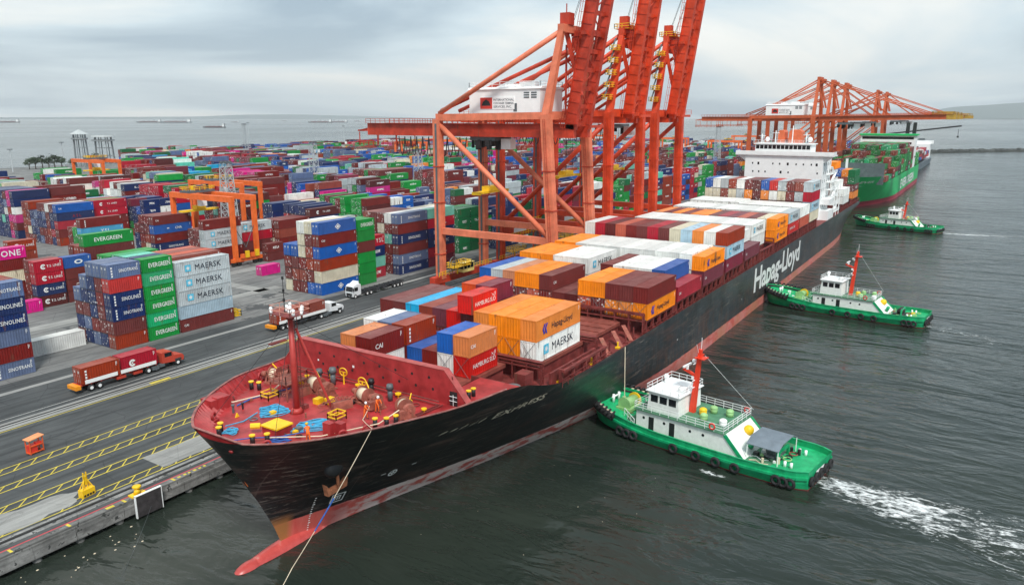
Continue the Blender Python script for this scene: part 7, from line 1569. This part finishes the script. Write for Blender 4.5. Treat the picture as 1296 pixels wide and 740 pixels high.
rope([(47.2, 61.6, FCZ+.2), (45, 61.0, FCZ+.15), (42.6, 60.6, FCZ+.6)], .06, M_BROPE, 'blue rope run from the heap to the stem bollards'); rope([(46.6, 53.6, FCZ+.2), (44.2, 54.6, FCZ+.3), (42.2, 56.4, FCZ+.5), (40.9, 58.0, FCZ+.3)], .06, M_NROPE, 'blue rope run along the bow to the starboard bollards')
rope([(96.2, 41.6, WZ+3.6), (97.5, yc(97.5)-HB-.05, 8.6)], .06, M_CREAM, 'white tow line from the nearest tug up to the ship', sag=.01)
rope([(42.6, QY-.95, -1.2), (34.5, 67.5, WZ+.03), (27, 60, WZ+.02)], .012, M_GREYP, 'thin line trailing from the quay fender into the water', sag=.02)
rope([(46.9, 66.2, FCZ+1.2), (47.0, 68.5, 12.0), (55, 80.5, .3)], .03, M_BLKP, 'thin heaving line from the port bow to the quay', sag=.01)
# ------------------------------------------------------------------ far shore: trees, tank towers, poles
def leaf_mat():
    m, t, b = newmat('tree_leaves'); oi = nn(t, 'ShaderNodeObjectInfo').outputs['Random']; p = objvec(t, (1, 1, 1), True)
    t.links.new(mixc(t, noise(t, p, .4, 4, .6), (.022, .040, .022, 1), mixc(t, oi, (.05, .085, .035, 1), (.07, .10, .04, 1))), b.inputs['Base Color']); b.inputs['Roughness'].default_value = .7; return m
M_LEAF = leaf_mat(); M_BARK = paint('tree_bark', (84, 72, 60), .9, .2)
def tree_meshes(seed):
    random.seed(seed); cr = MB(); tk = MB(); h = 7.5; tk.tube((0, 0, -.2), (.2, .1, h*.55), .3, 7, r2=.16); tips = []
    for k in range(6): a = k*1.05+random.random(); e = Vector((math.cos(a)*random.uniform(1.2, 2.6), math.sin(a)*random.uniform(1.2, 2.6), h*random.uniform(.55, .9))); tk.tube((.12, .05, h*(.3+.04*k)), e, .13, 5, r2=.05); tips.append(e)
    tips.append(Vector((.2, .1, h*.95)))
    for tp in tips:
        for k in range(90):
            d = Vector((random.gauss(0, 1), random.gauss(0, 1), random.gauss(0, .75))); c = tp+d*.75; s = random.uniform(.22, .5); u = Vector((random.gauss(0, 1), random.gauss(0, 1), random.gauss(0, .6))).normalized(); v = u.cross(Vector((random.random(), random.random(), 1))).normalized()
            cr.add([c-u*s, c+v*s*.6, c+u*s, c-v*s*.6], [(0, 1, 2, 3)])
    return cr.mesh('crown', M_LEAF), tk.mesh('trunk', M_BARK)
TM = [tree_meshes(40+k) for k in range(3)]; random.seed(3)
tl = [(28, .85), (36, 1.0), (45, 1.1), (53, .95), (61, 1.15), (70, .9), (84, .7), (107, .9), (114, 1.15)]
for k, (px, s) in enumerate(tl):
    X, Y = polar(px, 735+random.uniform(-12, 12)); r_ = empty('shore_tree', (X, Y, 0), random.uniform(0, 6)); r_.scale = (s*1.5, s*1.5, s*1.25); cr, tk = TM[k % 3]; obj('crown', cr, r_); obj('trunk', tk, r_)
    tag(r_, ('dark green shore tree, %s from the left picture edge' % ORD[k]), 'tree', 'trees on the far shore')
def tank_tower(px, dist, h, w_, roof, label):
    X, Y = polar(px, dist); root = empty('tank_tower', (X, Y, 0), R(30)); tag(root, label, 'tower'); b = MB(); M_T = paint('tower_grey', (140, 146, 148), .6, .1)
    for i in range(8): a = i*math.pi/4; b.beam((math.cos(a)*w_*.42, math.sin(a)*w_*.42, 0), (math.cos(a)*w_*.36, math.sin(a)*w_*.36, h), .6, .6)
    for z in (h*.3, h*.6, h*.85):
        for i in range(8): a, c = i*math.pi/4, (i+1)*math.pi/4; b.beam((math.cos(a)*w_*.4, math.sin(a)*w_*.4, z), (math.cos(c)*w_*.4, math.sin(c)*w_*.4, z), .35, .35)
    b.build('tower_frame', M_T, root); b = MB(); b.tube((0, 0, h*.86), (0, 0, h*.9), w_*.5, 20); b.build('gallery', M_T, root); b = MB()
    if roof: b.tube((0, 0, h*1.02), (0, 0, h*1.15), w_*.55, 20, r2=.4)
    else: b.tube((0, 0, h), (0, 0, h*1.05), w_*.52, 20, r2=w_*.5)
    b.build('tower_roof', paint('tower_roof', (176, 182, 182), .6, .1), root)
tank_tower(97, 745, 27, 13, True, 'round frame tower with pointed roof on the far left shore'); tank_tower(127, 780, 24, 19, False, 'wide flat-roofed frame tower right of the pointed one')
for px, d, h, lab in ((313, 1040, 34, 'tall thin light mast on the skyline left of the near crane'), (73, 760, 20, 'thin pole beside the shore trees'), (434, 1000, 30, 'thin light mast on the skyline just left of the crane girder'), (6, 700, 17, 'thin pole at the left picture edge')):
    X, Y = polar(px, d); r_ = empty('light_mast', (X, Y, 0)); tag(r_, lab, 'light mast', 'thin masts on the skyline'); b = MB(); b.tube((0, 0, 0), (0, 0, h), .45, 8, r2=.25); b.build('pole', M_LAT, r_); b = MB(); b.tube((0, 0, h), (0, 0, h+.6), 1.9, 12); b.build('lamp_ring', M_GREYP, r_)
# a scatter of flotsam by the quay wall
random.seed(77); b = MB()
for k in range(26):
    x = random.uniform(26, 40); y = QY-random.uniform(.8, 5.5); s = random.uniform(.03, .10); b.ball((x, y, WZ+.01), s*1.6, s, .05, 6, 4)
for k in range(12):
    x = random.uniform(55, 85); y = random.uniform(28, 48); s = random.uniform(.02, .05); b.ball((x, y, WZ+.01), s*1.5, s, .04, 6, 4)
tag(b.build('flotsam', M_CREAM), 'scraps of pale flotsam drifting below the quay', 'flotsam', kind='stuff')
LIV['ring1'] = (None, 'W', 0, 0, .4, 'ring', 1)
finish_containers(300)
# ------------------------------------------------------------------ haze: the damp air over the bay
def haze():
    m = bpy.data.materials.new('bay_haze'); m.use_nodes = True; t = m.node_tree; t.nodes.clear(); out = t.nodes.new('ShaderNodeOutputMaterial'); v = t.nodes.new('ShaderNodeVolumePrincipled')
    v.inputs['Color'].default_value = (.97, .985, 1.0, 1); v.inputs['Density'].default_value = HAZE; v.inputs['Anisotropy'].default_value = .2; t.links.new(v.outputs[0], out.inputs['Volume'])
    b = MB(); b.box(-3200, E_+200, -E_-200, E_+200, -8, 1250); o = b.build('haze', m); tag(o, 'thin damp haze lying over the whole bay', 'haze', kind='stuff')
scene.cycles.volume_bounces = 2
HAZE = 4.6e-5
haze()
